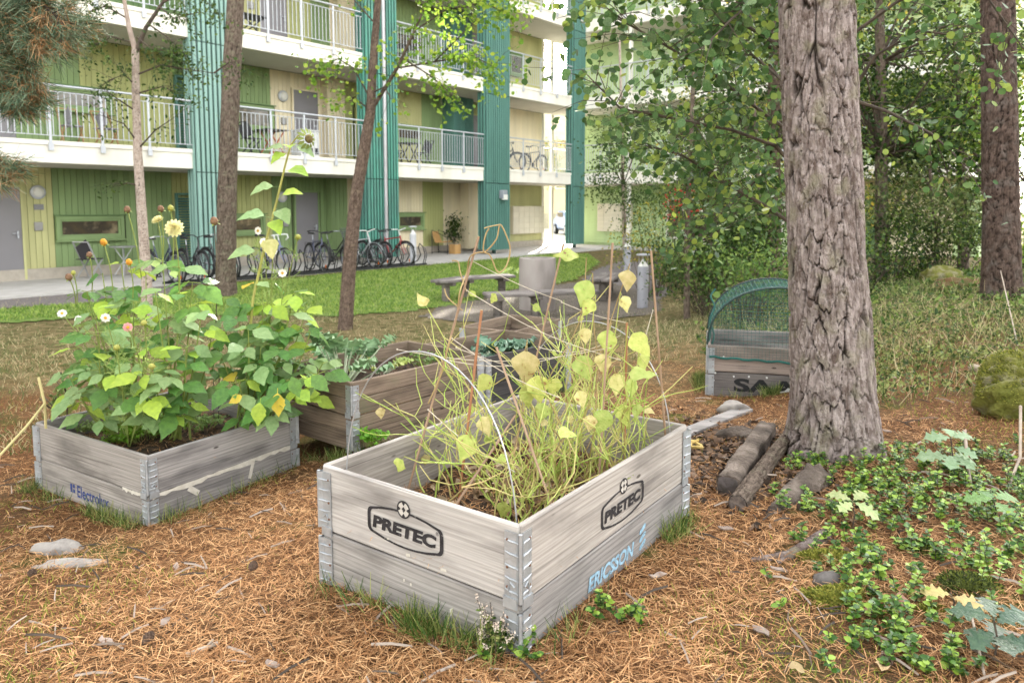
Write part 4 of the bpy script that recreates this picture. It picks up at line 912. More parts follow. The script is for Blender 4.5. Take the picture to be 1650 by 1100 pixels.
def spline(P, k=5):
    P = [Vector(p) for p in P]; out = []
    for i in range(len(P)-1):
        a, b, c, d = P[max(i-1,0)], P[i], P[i+1], P[min(i+2,len(P)-1)]
        for j in range(k): t_ = j/k; out.append(.5*((2*b)+(c-a)*t_+(2*a-5*b+4*c-d)*t_*t_+(3*b-a-3*c+d)*t_**3))
    return out+[P[-1]]
def put_leaf(t, key, p, ax, nrm, s): ob('leaf', LM[key], t, M=basis(ax, nrm, Vector(p)-t.location, s))
def dahlia(label, base, tips, lsize, seed, yellow=.0, stem=None):
    R = random.Random(seed); t = thing('dahlia_plant', label, 'plant', base); nleaf = 0
    for i, tip in enumerate(tips):
        tip = Vector(tip); b0 = Vector(base)+Vector((R.uniform(-.07,.07), R.uniform(-.07,.07), 0))
        hv = Vector((tip.x-b0.x, tip.y-b0.y, -.1))*.12; pts = curve(b0, tip, hv+Vector((R.uniform(-.02,.02), R.uniform(-.02,.02), 0)))
        MB().tube([p-t.location for p in pts], [.0075-.0007*k for k in range(len(pts))], 6).obj('stem', stem or stem_m, t, sm=True)
        ang = R.uniform(0, 6.28)
        for k in range(3, len(pts)):
            for sgn in (0, math.pi):
                if R.random() < (.6 if k < 5 else .12): continue
                a = ang+sgn+R.uniform(-.4,.4); f = k/len(pts); n3 = 3 if R.random() < .62 else 1
                out = Vector((math.cos(a), math.sin(a), R.uniform(-.15,.35))); p = pts[k]
                key = R.choices(('dah','dah2','lime','yel'), (4,4,2.2,yellow))[0]
                if n3 == 3:
                    pe = p+out*lsize*.38; MB().tube([p-t.location, pe-t.location], .0028, 4).obj('petiole', stem_m, t)
                    put_leaf(t, key, pe, out+Vector((0,0,-R.uniform(.1,.9))), Vector((R.uniform(-.4,.4),R.uniform(-.9,.1),.8)), lsize*R.uniform(.85,1.2))
                    for s2 in (.95,-.95):
                        o2 = Vector((math.cos(a+s2), math.sin(a+s2), R.uniform(-.8,.15))); put_leaf(t, key, pe-out*.012, o2, Vector((R.uniform(-.4,.4),R.uniform(-1.,.2),.8)), lsize*R.uniform(.65,.9)); 
                else: put_leaf(t, key, p, out+Vector((0,0,-R.uniform(0,.6))), Vector((R.uniform(-.3,.3),R.uniform(-.8,.1),.8)), lsize*R.uniform(.85,1.2))
            ang += 1.57
    return t
bed2 = lambda px, py, z: on_z(px, py, z)
dA = dahlia('bushy dahlia with orange buds at the left end of the grey planter', (-2.25,4.2,-.06), [at(*q) for q in ((122,560,4.1),(140,470,4.2),(165,440,4.2),(195,425,4.3),(160,540,3.95),(128,635,3.9),(110,600,4.2),(150,500,4.0),(235,440,4.3),(215,485,4.2),(180,600,3.9),(225,560,4.0),(150,590,4.3),(200,520,4.5),(235,640,3.85))], .125, 11, .1)
dB = dahlia('tall dahlia with a pale yellow bloom in the middle of the grey planter', (-1.95,4.15,-.06), [at(*q) for q in ((262,420,4.15),(290,430,4.1),(310,455,4.2),(250,470,4.0),(325,500,4.1),(300,560,3.95),(270,600,3.9),(340,545,4.3),(285,510,4.35),(245,600,3.85))], .13, 12, .15)
dC = dahlia('spreading dahlia with yellowing lower leaves at the right end of the grey planter', (-1.62,4.3,-.06), [at(*q) for q in ((385,510,4.3),(425,490,4.35),(465,505,4.3),(500,535,4.25),(520,585,4.2),(420,560,4.15),(475,610,4.05),(445,635,4.0),(385,615,4.0),(455,560,4.2),(350,560,4.2),(410,455,4.4),(360,480,4.4),(440,455,4.45),(475,470,4.4),(400,530,4.1),(495,495,4.35))], .13, 13, .35)
for (px, py, D, s, ax) in ((447,625,3.92,.13,(.05,-.2,-1)),(420,640,3.9,.13,(-.1,-.2,-1)),(468,600,3.95,.12,(.35,-.2,-.9)),(497,600,3.95,.13,(.75,-.3,-.6)),(395,635,3.9,.08,(-.6,-.2,-.3))):
    put_leaf(dC, 'yel' if px in (447,395) else 'lime' if px == 420 else 'dah', at(px, py, D), ax, (0,-1,.35), s)
def flower(t, p, kind, s=1., face=(0,-.6,.8)):
    M0 = basis(Vector(face).orthogonal(), face, Vector(p)-t.location, s)
    if kind == 'dahlia':
        q = leaf_t([.1,.2,.24,.2,.05], .25, -.25)
        pm = LMF['pale']
        c = ob('bloom', None, t, M=M0); c.empty_display_size = .02
        for ring_, (n, l, el) in enumerate(((14,.058,-.15),(13,.052,.2),(11,.044,.55),(8,.034,.95),(5,.022,1.3))):
            for i in range(n):
                a = 2*math.pi*i/n+ring_*.4; ax = Vector((math.cos(a)*math.cos(el), math.sin(a)*math.cos(el), math.sin(el)))
                ob('petal', pm, c, M=basis(ax, Vector((-math.cos(a)*math.sin(el), -math.sin(a)*math.sin(el), math.cos(el))), ax*.006, l))
    elif kind in ('cosmos','pink'):
        c = MB().lathe([(.008,-.003),(.008,.004),(.003,.006)], 10).obj('bloom', LMF['eye'], t, M=M0, sm=True)
        for i in range(8): a = 2*math.pi*i/8; ob('petal', LMF['white' if kind == 'cosmos' else 'rose'], c, M=basis((math.cos(a),math.sin(a),.15),(0,0,1),(0,0,0),.026))
    else:
        m = dict(bud=LMF['budm'], seed=LMF['seedm'], orange=LMF['orm'])[kind]
        c = MB().lathe([(.004,-.018),(.014,-.008),(.016,.004),(.011,.016),(.004,.02)], 10).obj('flower_head', m, t, M=basis(Vector(face).orthogonal(), face, Vector(p)-t.location, s), sm=True)
        for i in range(8): a = 2*math.pi*i/8; ob('sepal', LMF['sep'], c, M=basis((math.cos(a),math.sin(a),.5-.9*(i%2)),(0,0,1),(.01*math.cos(a),.01*math.sin(a),-.006),.018))
pet = leaf_t([.06,.3,.42,.42,.3,.0], .1, .15, .06); pet2 = leaf_t([.1,.2,.24,.2,.05], .25, -.25)
LMF = dict(pale=leaf_mesh('petal', pet2, lf('pale_yellow_petal', (.85,.82,.42), (.8,.75,.45), .35)), white=leaf_mesh('petal', pet, lf('white_petal', (.85,.83,.8), (.8,.78,.76), .3, hue=0)), rose=leaf_mesh('petal', pet, lf('pink_petal', (.75,.32,.38), (.7,.38,.36), .3)),
  sep=leaf_mesh('sepal', leaf_t([.1,.25,.0], .1, .1), stem_m), eye=mat('yellow_eye', (.7,.42,.04), None, 90, .8), budm=mat('flower_bud', (.30,.33,.08), (.4,.36,.08), 40, .7), seedm=mat('brown_seed_head', (.14,.07,.045), (.28,.17,.1), 60, .9), orm=mat('orange_bud', (.72,.36,.03), (.5,.2,.03), 60, .8))
def flower_stem(t, kind, head, foot, s=1., face=(0,-.6,.8), m=None):
    pts = curve(foot, head, Vector((.01,0,0)), 5); MB().tube([p-t.location for p in pts], .0032, 5).obj('flower_stem', m or stem_m, t, sm=True); flower(t, head, kind, s, face)
for (T_, kd, hx, hy, fx, fy, D, s, fc) in ((dB,'dahlia',281,368,288,470,4.1,.82,(.15,-.9,.3)),(dB,'dahlia',254,355,262,440,4.2,.55,(-.2,-.5,.8)),(dB,'seed',205,338,228,450,4.15,1.1,(0,-.3,1)),(dB,'seed',259,337,262,430,4.2,1.1,(0,-.4,1)),(dB,'bud',275,336,278,430,4.15,1.0,(0,-.3,1)),
  (dA,'orange',167,391,182,470,4.15,1.15,(0,-.4,1)),(dA,'seed',144,411,148,470,4.2,1.0,(0,-.3,1)),(dA,'orange',208,423,214,480,4.15,1.1,(0,-.5,.8)),(dA,'seed',111,447,122,490,4.2,1.2,(0,-.3,1)),(dA,'bud',118,440,124,490,4.25,.8,(0,0,1)),(dC,'seed',345,357,348,520,4.3,1.4,(0,-.3,1))):
    flower_stem(T_, kd, at(hx,hy,D), at(fx,fy,D+.05), s, fc, dstem_m if hx == 345 else None)
# cosmos with thread leaves
def cosmos(label, base, heads, seed):
    R = random.Random(seed); t = thing('cosmos_plant', label, 'plant', base); th = MB()
    for (kd, hx, hy, D) in heads:
        head = at(hx, hy, D); pts = curve(base, head, Vector((R.uniform(-.06,.06), R.uniform(-.05,.05), .05)), 8)
        MB().tube([p-t.location for p in pts], .0028, 5).obj('stem', stem_m, t, sm=True); flower(t, head, kd, 1., (R.uniform(-.5,.5), -.8, R.uniform(-.1,.6)))
        for p in pts[2:-1]:
            for _ in range(4):
                d = Vector((R.uniform(-1,1), R.uniform(-1,1), R.uniform(-.2,.9))).normalized(); e = p+d*R.uniform(.06,.12); th.tube([p-t.location, e-t.location], .0012, 3, cap=False)
                for __ in range(6):
                    f = R.uniform(.3,1); q = p.lerp(e, f); d2 = (d+Vector((R.uniform(-1,1), R.uniform(-1,1), R.uniform(-.6,.8)))*.9).normalized(); th.tube([q-t.location, q+d2*R.uniform(.02,.05)-t.location], .001, 3, cap=False)
    th.obj('thread_leaves', mat('thread_leaf', (.34,.44,.12), (.26,.36,.1), 9, .7), t, kind='stuff')
cosmos('feathery white and pink cosmos hanging over the left of the dahlias', (-2.15,4.0,-.05), (('cosmos',100,505,4.0),('cosmos',126,515,3.95),('pink',206,527,3.85),('cosmos',170,512,3.9),('bud',232,520,3.85),('bud',188,560,3.8),('bud',245,590,3.75)), 5)
cosmos('thin cosmos with open white blooms right of the sunflower stem', (-1.6,4.45,-.05), (('cosmos',425,390,4.35),('cosmos',416,372,4.4),('cosmos',455,440,4.3),('cosmos',440,405,4.35),('bud',480,382,4.45)), 6)
# sunflower
t = thing('sunflower', 'tall thin sunflower with a nodding green head above the dahlias', 'plant', tuple(at(385,660,4.35)))
sp_ = [at(*q) for q in ((385,660,4.35),(400,560,4.35),(408,480,4.35),(426,400,4.35),(447,320,4.33),(460,265,4.32),(468,235,4.3),(480,219,4.28),(490,216,4.26),(495,221,4.25))]
MB().tube([p-t.location for p in sp_], [.009,.009,.008,.008,.007,.006,.005,.004,.004,.004], 7).obj('stem', mat('sunflower_stem', (.45,.42,.12), (.36,.34,.1), 8, .6), t, sm=True)
hd = MB().lathe([(.01,-.012),(.022,-.006),(.026,.006),(.022,.014),(.008,.018)], 14).obj('flower_head', mat('sunflower_disc', (.10,.07,.03), (.2,.16,.05), 60, .9), t, M=basis((0,0,1),(.75,-.55,-.35),at(497,224,4.24)-t.location), sm=True)
for i in range(12): a = 2*math.pi*i/12; ob('bract', LMF['sep'], hd, M=basis((math.cos(a),math.sin(a),-.5),(0,0,1),(.03*math.cos(a),.03*math.sin(a),-.004),.045))
for (x, y, D, ax, s, k) in ((452,300,4.3,(-.8,-.5,-.1),.13,'sun'),(447,318,4.3,(.9,-.3,.3),.12,'sunl'),(444,335,4.3,(.5,-.5,-.3),.12,'sun'),(436,352,4.3,(.5,-.6,-.4),.11,'sunl'),(440,350,4.3,(-.9,-.3,.1),.15,'sun'),(432,378,4.3,(.3,-.6,-.7),.12,'suny'),(458,275,4.28,(.7,-.4,.0),.13,'sunl'),(466,240,4.26,(-.9,-.2,.1),.10,'sun'),(470,233,4.26,(.9,-.2,-.3),.11,'sun'),(466,245,4.26,(-.5,-.6,-.3),.10,'sunl'),(468,238,4.26,(.2,-.8,.1),.09,'sunl'),(425,405,4.3,(-.8,-.5,.0),.15,'sun')):
    put_leaf(t, k, at(x,y,D), ax, (0,-.5,1), s)
# low herbs in the left planter
def herb(name, label, base, r, n, h, m, seed, leaf=.03, curl=True):
    R = random.Random(seed); t = thing(name, label, 'plant', base); V = []; Fq = []
    P = []; A = []; N_ = []; S_ = []
    st_ = MB()
    for i in range(n):
        a, q = R.uniform(0,6.28), r*math.sqrt(R.random()); foot = Vector((q*.5*math.cos(a), q*.5*math.sin(a), 0)); top = Vector((q*math.cos(a), q*math.sin(a), h*R.uniform(.5,1)*(1-.4*q/r)))
        st_.tube([foot, foot.lerp(top,.5)+Vector((0,0,.01)), top], .0016, 4, cap=False)
        for k in range(7 if curl else 3): P.append(top+Vector((R.gauss(0,leaf*.5),R.gauss(0,leaf*.5),R.gauss(0,leaf*.3)))); A.append((R.uniform(-1,1),R.uniform(-1,1),R.uniform(-.2,.8))); N_.append((R.uniform(-.5,.5),R.uniform(-.5,.5),1)); S_.append(leaf*R.uniform(.6,1.1))
    st_.obj('stalks', stem_m, t, kind='stuff'); tv, tf = leaf_t([.1,.35,.45,.3,.1], .3, .3, .3)
    V, Fq = scatter(tv, tf, np.array([list(p) for p in P]), np.array(A, float), np.array(N_, float), np.array(S_)); ob('foliage', np_mesh('foliage', V, Fq, m, True), t, kind='stuff')
    return t
pars_m = lf('parsley_leaf', (.17,.36,.03), (.11,.27,.025)); weed_m = lf('weed_leaf', (.2,.3,.08), (.14,.22,.06))
herb('parsley', 'bright green curly parsley at the near corner of the grey planter', tuple(on_z(235,705,-.05)), .22, 120, .12, pars_m, 3, .028)
herb('parsley', 'smaller parsley patch left of the curly one in the grey planter', tuple(on_z(160,690,-.05)), .12, 40, .06, weed_m, 4, .022)
herb('seedling_patch', 'pale seedlings by the right inner side of the grey planter', tuple(on_z(330,690,-.05)), .13, 40, .07, weed_m, 8, .022)
herb('herb_tuft', 'fine green herb tuft beside the dark sticks in the left planter', tuple(on_z(105,668,-.05)), .1, 45, .2, weed_m, 9, .02)
bsk = mat('black_support_wire', (.02,.02,.022), None, 5, .5)
for i, (x, y0, y1) in enumerate(((345,690,612),(352,700,600),(390,690,625),(408,686,620),(418,684,628),(428,680,632),(436,678,625),(352,650,600))):
    if i == 0:
        wt = thing('support_wires', 'thin black support wires along the back of the dahlia planter', 'plant support', tuple(at(390,690,4.4)))
    MB().tube([at(x,y0,4.45)-wt.location, at(x+R5.uniform(-2,2),y1,4.45)-wt.location], .0025, 5).obj('wire', bsk, wt)
for i, (x0,y0,x1,y1,lb_) in enumerate(((78,690,90,640,'dark dead stalk bent over at the left corner of the dahlia planter'),(97,672,70,650,'second dark dead stalk leaning at the left corner of the dahlia planter'),(108,680,98,600,'upright greenish dead stalk in the left corner of the dahlia planter'))):
    a, b = on_z(x0,y0,-.06), at(x1,y1,4.2); t = thing('dead_stalk', lb_, 'stalk', tuple(a)); MB().tube([Vector(), (b-a)*.5+Vector((.02,0,0)), b-a], .005, 5).obj('stalk', dstem_m, t); MB().tube([(b-a)*.7, (b-a)*.7+Vector((-.05,0,.06))], .003, 4).obj('side_shoot', dstem_m, t)
t = thing('cut_reed', 'broken straw-coloured reed leaning out over the left planter corner', 'reed', tuple(at(72,650,4.0)))
MB().tube([at(x,y,D)-t.location for x,y,D in ((74,690,4.0),(72,650,4.0),(62,608,4.05))], .007, 6).obj('reed', mat('straw_reed', (.62,.52,.25), (.5,.42,.2), 8, .7), t, sm=True); MB().tube([at(x,y,D)-t.location for x,y,D in ((72,650,4.0),(40,690,3.85),(0,733,3.7),(-30,770,3.6))], .007, 6).obj('fallen_end', t.children[0].data.materials[0], t, sm=True)

# ------------------------------------------------------------------ withered beans, canes, wires in the near planter
cane_m = mat('bamboo_cane', (.36,.24,.16), (.27,.17,.105), 14, .6, stretch=(1,1,.3)); cane2_m = mat('reddish_cane', (.38,.17,.085), (.3,.13,.06), 14, .6)
def cane(label, pts, m=None, r=.0046):
    a = Vector(pts[0]); b = Vector(pts[-1]); t = thing('garden_cane', label, 'cane', tuple(a), 0, 'canes in the bean planter'); L_ = []; n = 12
    for i in range(n+1): L_.append((b-a)*(i/n))
    MB().tube(L_, [r*(1.12 if i % 3 == 0 else .95) for i in range(n+1)], 7).obj('cane', m or cane_m, t, sm=True); MB().tube([L_[-1]*.995, L_[-1]*1.002], r*1.05, 7).obj('cut_end', dry_m, t)
    return t
soil1 = .19
def ext(p1, p2, zend=.17):       # a straight stick seen between two points, pushed down to the soil
    p1, p2 = Vector(p1), Vector(p2); d = p2-p1; k = (zend-p1.z)/d.z; return [tuple(p1+d*k), tuple(p1)]
cane('leaning cane wrapped in a dry vine, leftmost tall one', ext(at(771,382,2.75), at(722,558,2.72)))
cane('thin pale cane leaning right across the concrete ring', ext(at(908,393,2.95), at(862,585,2.9)), None, .0042)
cane('short reddish cane between the two left canes', ext(at(776,500,2.7), at(758,650,2.68)), cane2_m, .005)
cane('tall cane in the thick of the beans', ext(at(987,392,2.72), at(975,600,2.66)), None, .0042)
cane('short orange-brown cane behind the large lime bean leaf', ext(at(1010,520,2.9), at(1007,700,2.88)), cane2_m)
cane('upright cane at the right corner of the planter near the bollard', ext(at(1049,405,3.0), at(1068,650,2.98)))
cane('cane lying slanted across the bean planter towards the near side', ext(at(800,560,2.7), at(880,790,2.4), .2))
cane('cane leaning low to the left inside the bean planter', ext(at(830,670,2.75), at(770,760,2.55), .2))
wire_m = mat('grey_hoop_wire', (.5,.5,.53), None, 6, .35, metal=.5)
def hoop(label, p0, p1, h):
    p0, p1 = Vector(p0), Vector(p1); c = (p0+p1)/2; t = thing('wire_hoop', label, 'wire hoop', tuple(c), 0, 'wire hoops of the bean planter')
    MB().tube([(p0-c)*math.cos(math.pi*i/30)+Vector((0,0,h*max(0,math.sin(math.pi*i/30))**.75)) for i in range(31)], .0024, 6).obj('wire', wire_m, t, sm=True)
    for e in (p0-c, c-p0): MB().tube([e+Vector((0,0,-.06)), e], .0034, 6).obj('foot', wire_m, t)
hoop('bent grey wire hoop over the near end of the bean planter', L2W(T1,(.06,.80,.2)), L2W(T1,(.075,.06,.2)), .64)
hoop('bent grey wire hoop over the far end of the bean planter', L2W(T1,(1.15,.80,.2)), L2W(T1,(1.16,.05,.2)), .60)
tw_m = mat('pale_twine', (.62,.55,.45), (.5,.44,.36), 40, .9)
TL = ['long twine from the vine-wrapped cane down to the far right','twine from the curling vine to the pale thin cane','short twine between the pale cane and the large bean leaf','twine running down from the left cane into the beans','level twine from above the wire hoop to the tall cane','short twine above the blackened planter','low twine across the left inside of the near planter','twine hanging beside the right corner cane','slack twine behind the short reddish cane','slack twine below the bollard lamp']
for ti, (a, b, sagv) in enumerate((((752,468,2.74),(1000,580,2.7),.03),((760,420,2.75),(905,485,2.9),.01),((905,487,2.9),(1010,520,2.9),.01),((728,545,2.73),(900,640,2.6),.02),((640,563,2.9),(985,560,2.72),.05),((735,560,2.73),(870,600,2.8),.01),((690,660,2.7),(830,760,2.4),.02),((1052,500,3.),(1010,650,2.85),.0),((720,580,2.7),(900,575,2.75),.03),((870,560,2.9),(1000,540,2.8),.04))):
    a, b = at(*a), at(*b); t = thing('garden_twine', TL[ti], 'twine', tuple(a), 0, 'twine between the bean canes')
    MB().tube([(b-a)*(i/8)-Vector((0,0,sagv*math.sin(math.pi*i/8))) for i in range(9)], .0016, 4).obj('twine', tw_m, t); MB().lathe([(.001,-.004),(.004,0),(.001,.004)], 6).obj('knot', tw_m, t)
T1inv = (Matrix.Translation(T1.location)@Matrix.Rotation(T1.rotation_euler.z,4,'Z')).inverted()
def bean(label, bases, seed, nst, reach, hgt, nleaf, lean=(0,0)):
    R = random.Random(seed); b0 = L2W(T1, (*bases[0], soil1)); t = thing('bean_plant', label, 'plant', tuple(b0), 0, 'withered bean plants'); sm = MB(); ends = []
    for i in range(nst):
        bx, by = R.choice(bases); p = L2W(T1, (bx+R.gauss(0,.05), by+R.gauss(0,.05), soil1-.01)); d = Vector((R.gauss(lean[0],.45), R.gauss(lean[1],.4), 1.)).normalized(); L_ = hgt*R.uniform(.45,1.1)
        pts = [p]; n = 9
        for k in range(n):
            d = (d+Vector((R.gauss(0,.26), R.gauss(0,.26), R.gauss(.02,.2)))).normalized(); q_ = pts[-1]+d*L_/n; lq = T1inv@q_
            ex = .0 if q_.z < .45 else .07
            if not (.04-ex < lq.x < 1.17+ex and .04-ex < lq.y < .81+ex): d = (d+(L2W(T1,(.6,.42,.5))-q_).normalized()*.9).normalized(); q_ = pts[-1]+d*L_/n
            d.z = max(d.z, .15); q_ = pts[-1]+d*L_/n; pts.append(q_)
            if k > 2 and R.random() < .6:
                e = (d+Vector((R.gauss(0,.8), R.gauss(0,.8), R.uniform(0,.5)))).normalized(); q = pts[-1]; mid = q+e*L_*.12; tip = mid+(e+Vector((R.gauss(0,.3),R.gauss(0,.3),.3))).normalized()*L_*R.uniform(.08,.2)
                sm.tube([q-b0, mid-b0, tip-b0], [.0026,.002,.0014], 4, cap=False); ends.append((tip, e))
        sm.tube([q-b0 for q in pts], [.0036-.00026*k for k in range(n+1)], 5, cap=False); ends.append((pts[-1], d))
    sm.obj('stems', bstem_m, t, kind='stuff')
    for tip, e in R.sample(ends, min(nleaf, len(ends))):
        put_leaf(t, R.choices(('bean','bean3','bean5','bean2','bean4'), (2,2,2,2,2))[0], tip, (R.uniform(-.7,.7), R.uniform(-.7,.2), R.uniform(-1.2,.1)), (R.uniform(-.5,.5), -1, R.uniform(0,1)), R.uniform(.03,.06))
    return t
bean('sparse bean stems on the left cane of the near planter', [(.42,.66),(.55,.62)], 21, 13, .2, .58, 3)
bA = bean('dense bean stems filling the middle of the near planter', [(.55,.36),(.62,.28),(.7,.42),(.48,.3)], 22, 34, .2, .66, 6, (.1,.05))
bB = bean('tangled bean stems climbing the tall cane of the near planter', [(.85,.45),(.78,.3),(.9,.22)], 23, 36, .2, .82, 7)
bC = bean('limp bean stems at the right corner of the near planter', [(1.0,.2),(.95,.12),(.88,.1)], 24, 14, .2, .5, 3)
bD = bean('low bean stems near the front corner of the near planter', [(.3,.2),(.36,.3)], 25, 13, .2, .34, 2, (.2,.1))
for (T_, x, y, D, ax, nn, s, k) in ((bB,1012,525,2.75,(.55,-.2,-.75),(.3,-1,.2),.14,'bean'),(bB,985,520,2.75,(-.2,-.2,-.9),(-.5,-1,.2),.12,'bean'),(bA,850,548,2.7,(-.05,-.1,-1),(.1,-1,0),.17,'bean2'),(bA,865,590,2.68,(.1,-.1,-1),(.2,-1,.1),.14,'bean'),(bA,770,690,2.55,(-.5,-.2,-.8),(-.4,-1,.3),.13,'bean'),(bA,775,660,2.56,(.3,-.2,-.9),(.2,-1,.3),.10,'bean2'),(bC,1000,600,2.62,(.9,-.3,.05),(0,-.6,1),.13,'bean'),(bB,890,690,2.4,(.95,-.2,-.2),(0,-.6,1),.085,'bean'),(bB,945,415,2.72,(-.9,-.1,.15),(0,-.5,1),.12,'bean'),(bB,955,440,2.72,(-.4,-.2,-.9),(-.5,-1,.2),.13,'bean'),(bB,1015,425,2.72,(-.2,-.2,-1),(-.3,-1,.2),.10,'bean2'),(bA,690,498,2.75,(-.4,-.3,.7),(0,-1,.2),.07,'bean2'),(bC,1000,640,2.75,(.2,-.2,-1),(.2,-1,.1),.11,'bean'),(bA,800,600,2.7,(-.6,-.2,-.5),(0,-1,.5),.1,'bean'),(bB,930,560,2.7,(.3,-.2,-.8),(0,-1,.3),.13,'bean'),(bC,985,650,2.6,(-.4,-.2,-.8),(0,-1,.3),.12,'bean'),(bB,960,475,2.7,(-.5,-.2,-.7),(-.2,-1,.3),.09,'bean3'),(bB,1000,470,2.75,(.3,-.2,-.8),(.2,-1,.3),.08,'bean4'),(bB,1030,560,2.8,(.3,-.2,-.9),(.5,-1,.2),.10,'bean5'),(bB,975,560,2.7,(-.2,-.2,-1),(-.5,-1,.2),.10,'bean2'),(bB,990,590,2.75,(.1,-.2,-1),(.2,-1,.2),.11,'bean4'),(bB,1015,600,2.8,(.1,-.2,-1),(.6,-1,.2),.10,'bean3'),(bA,900,600,2.7,(-.3,-.2,-.9),(0,-1,.3),.09,'bean5'),(bA,930,620,2.65,(.3,-.2,-.9),(.3,-1,.3),.09,'bean2'),(bA,880,640,2.6,(-.3,-.2,-.9),(-.3,-1,.3),.09,'bean3'),(bA,845,605,2.68,(.2,-.2,-.9),(.3,-1,.1),.12,'bean5'),(bB,940,520,2.7,(.1,-.2,-1),(-.3,-1,.2),.08,'bean4'),(bC,1025,640,2.7,(.1,-.2,-1),(.6,-1,.2),.09,'bean5'),(bB,955,660,2.55,(-.2,-.2,-1),(0,-1,.3),.08,'bean2')):
    p_ = at(x,y,D); put_leaf(T_, k, p_, ax, nn, s*.8); q_ = Vector((T_.location.x*.55+p_.x*.45+R5.gauss(0,.05), T_.location.y*.55+p_.y*.45+R5.gauss(0,.04), .2)); MB().tube([v-T_.location for v in spline([q_, q_.lerp(p_,.35)+Vector((R5.gauss(0,.05),R5.gauss(0,.04),.03)), q_.lerp(p_,.7)+Vector((R5.gauss(0,.035),R5.gauss(0,.03),.02)), p_])], .0021, 5).obj('runner', dry_m if R5.random() < .35 else bstem_m, T_, sm=True)
t = thing('dry_vine', 'curling dry bean vine wound round the top of the leaning cane', 'vine', tuple(at(722,558,2.72)))
vp = [at(x,y,D) for x,y,D in ((690,650,2.7),(712,600,2.69),(722,558,2.70),(735,515,2.75),(741,470,2.71),(752,440,2.77),(757,415,2.73),(770,407,2.73),(783,405,2.73),(800,385,2.74),(806,362,2.74),(818,385,2.74),(822,405,2.74),(815,430,2.73),(802,438,2.73),(790,412,2.72),(779,404,2.72),(782,380,2.72),(788,368,2.72))]
MB().tube([p-t.location for p in spline(vp)], .0030, 6).obj('main_vine', dry_m, t, sm=True)
for q in (((752,470,2.75),(742,440,2.77),(738,422,2.78),(728,420,2.78)),((745,500,2.75),(722,480,2.76),(716,465,2.76)),((806,362,2.74),(790,365,2.74),(780,368,2.74))): MB().tube([v-t.location for v in spline([at(*p) for p in q])], .0026, 5).obj('tendril', dry_m, t, sm=True)
# dry litter on the near planter's soil is laid with the needles further down

# ------------------------------------------------------------------ kale, cabbage, seedlings
def ruffle_leaf(L_, W_, seed):
    R = random.Random(seed); n = 13; V = []; Fq = []
    for i in range(n+1):
        f = i/n; w = W_*math.sin(math.pi*min(1,f*.93+.07))**.6*(.2 if f < .3 else 1); z = -.25*L_*f*f
        for j, u in enumerate((-1,-.6,-.05,.05,.6,1)): V.append((u*w, f*L_, z + (abs(u) > .5)*W_*.35*math.sin(i*2.3+j*1.7+R.random()*2)*(abs(u)) + .1*abs(u)*w))
    for i in range(n):
        for j in range(5): a = 6*i+j; Fq.append((a, a+1, a+7, a+6))
    return V, Fq
kale_m = lf('kale_leaf', (.24,.38,.20), (.16,.30,.13), .15); kst_m = mat('kale_stalk', (.55,.60,.45), (.45,.52,.36), 9, .6); cab_m = lf('cabbage_leaf', (.16,.28,.19), (.1,.2,.13), .1)
def rosette(name, label, base, n, L_, W_, m, seed, up=(.5,1.2), stalk=.1):
    R = random.Random(seed); t = thing(name, label, 'plant', base); mes = [leaf_mesh('leaf', ruffle_leaf(L_, W_, seed+k), m) for k in range(4)]
    for i in range(n):
        a = i*2.4+R.uniform(-.3,.3); e = R.uniform(*up); ax = Vector((math.cos(a)*math.cos(e), math.sin(a)*math.cos(e), math.sin(e))); f = ax*stalk*R.uniform(.7,1.3)
        MB().tube([Vector(), f*.6, f+ax*L_*.4-Vector((0,0,.0))], [.006,.005,.003], 5).obj('stalk', kst_m, t, sm=True); ob('leaf', mes[i % 4], t, M=basis(ax, Vector((0,0,1))-ax*.5, f, R.uniform(.8,1.15)))
kb = at(553,660,4.7)
rosette('kale', 'frilly grey-green kale with pale stalks at the left end of the brown planter', (kb.x,kb.y,.1), 26, .12, .075, kale_m, 31, (.45,1.35), .3)
kb = at(612,600,5.1); rosette('kale', 'low yellowing kale shoot right of the frilly kale', (kb.x,kb.y,.1), 9, .12, .05, lf('yellow_kale', (.36,.45,.1), (.3,.38,.1), .2), 33, (.1,.8), .14)
kb = at(790,565,5.9); rosette('cabbage', 'bluish cabbage in the blackened planter', (kb.x,kb.y,.1), 10, .16, .08, cab_m, 35, (.1,.9), .04)
kb = at(830,548,5.9); rosette('cabbage', 'second cabbage further right in the blackened planter', (kb.x,kb.y,.1), 9, .15, .08, cab_m, 36, (.1,.9), .04)
herb('seedling_patch', 'small upright weeds at the far inner corner of the brown planter', tuple(at(680,590,5.2)), .12, 30, .12, weed_m, 41, .03, False)
herb('fern_weed', 'feathery weed growing against the outer side of the brown planter', (on_z(600,712,-.1).x, on_z(600,712,-.1).y, -.12), .09, 45, .1, pars_m, 42, .03, False)
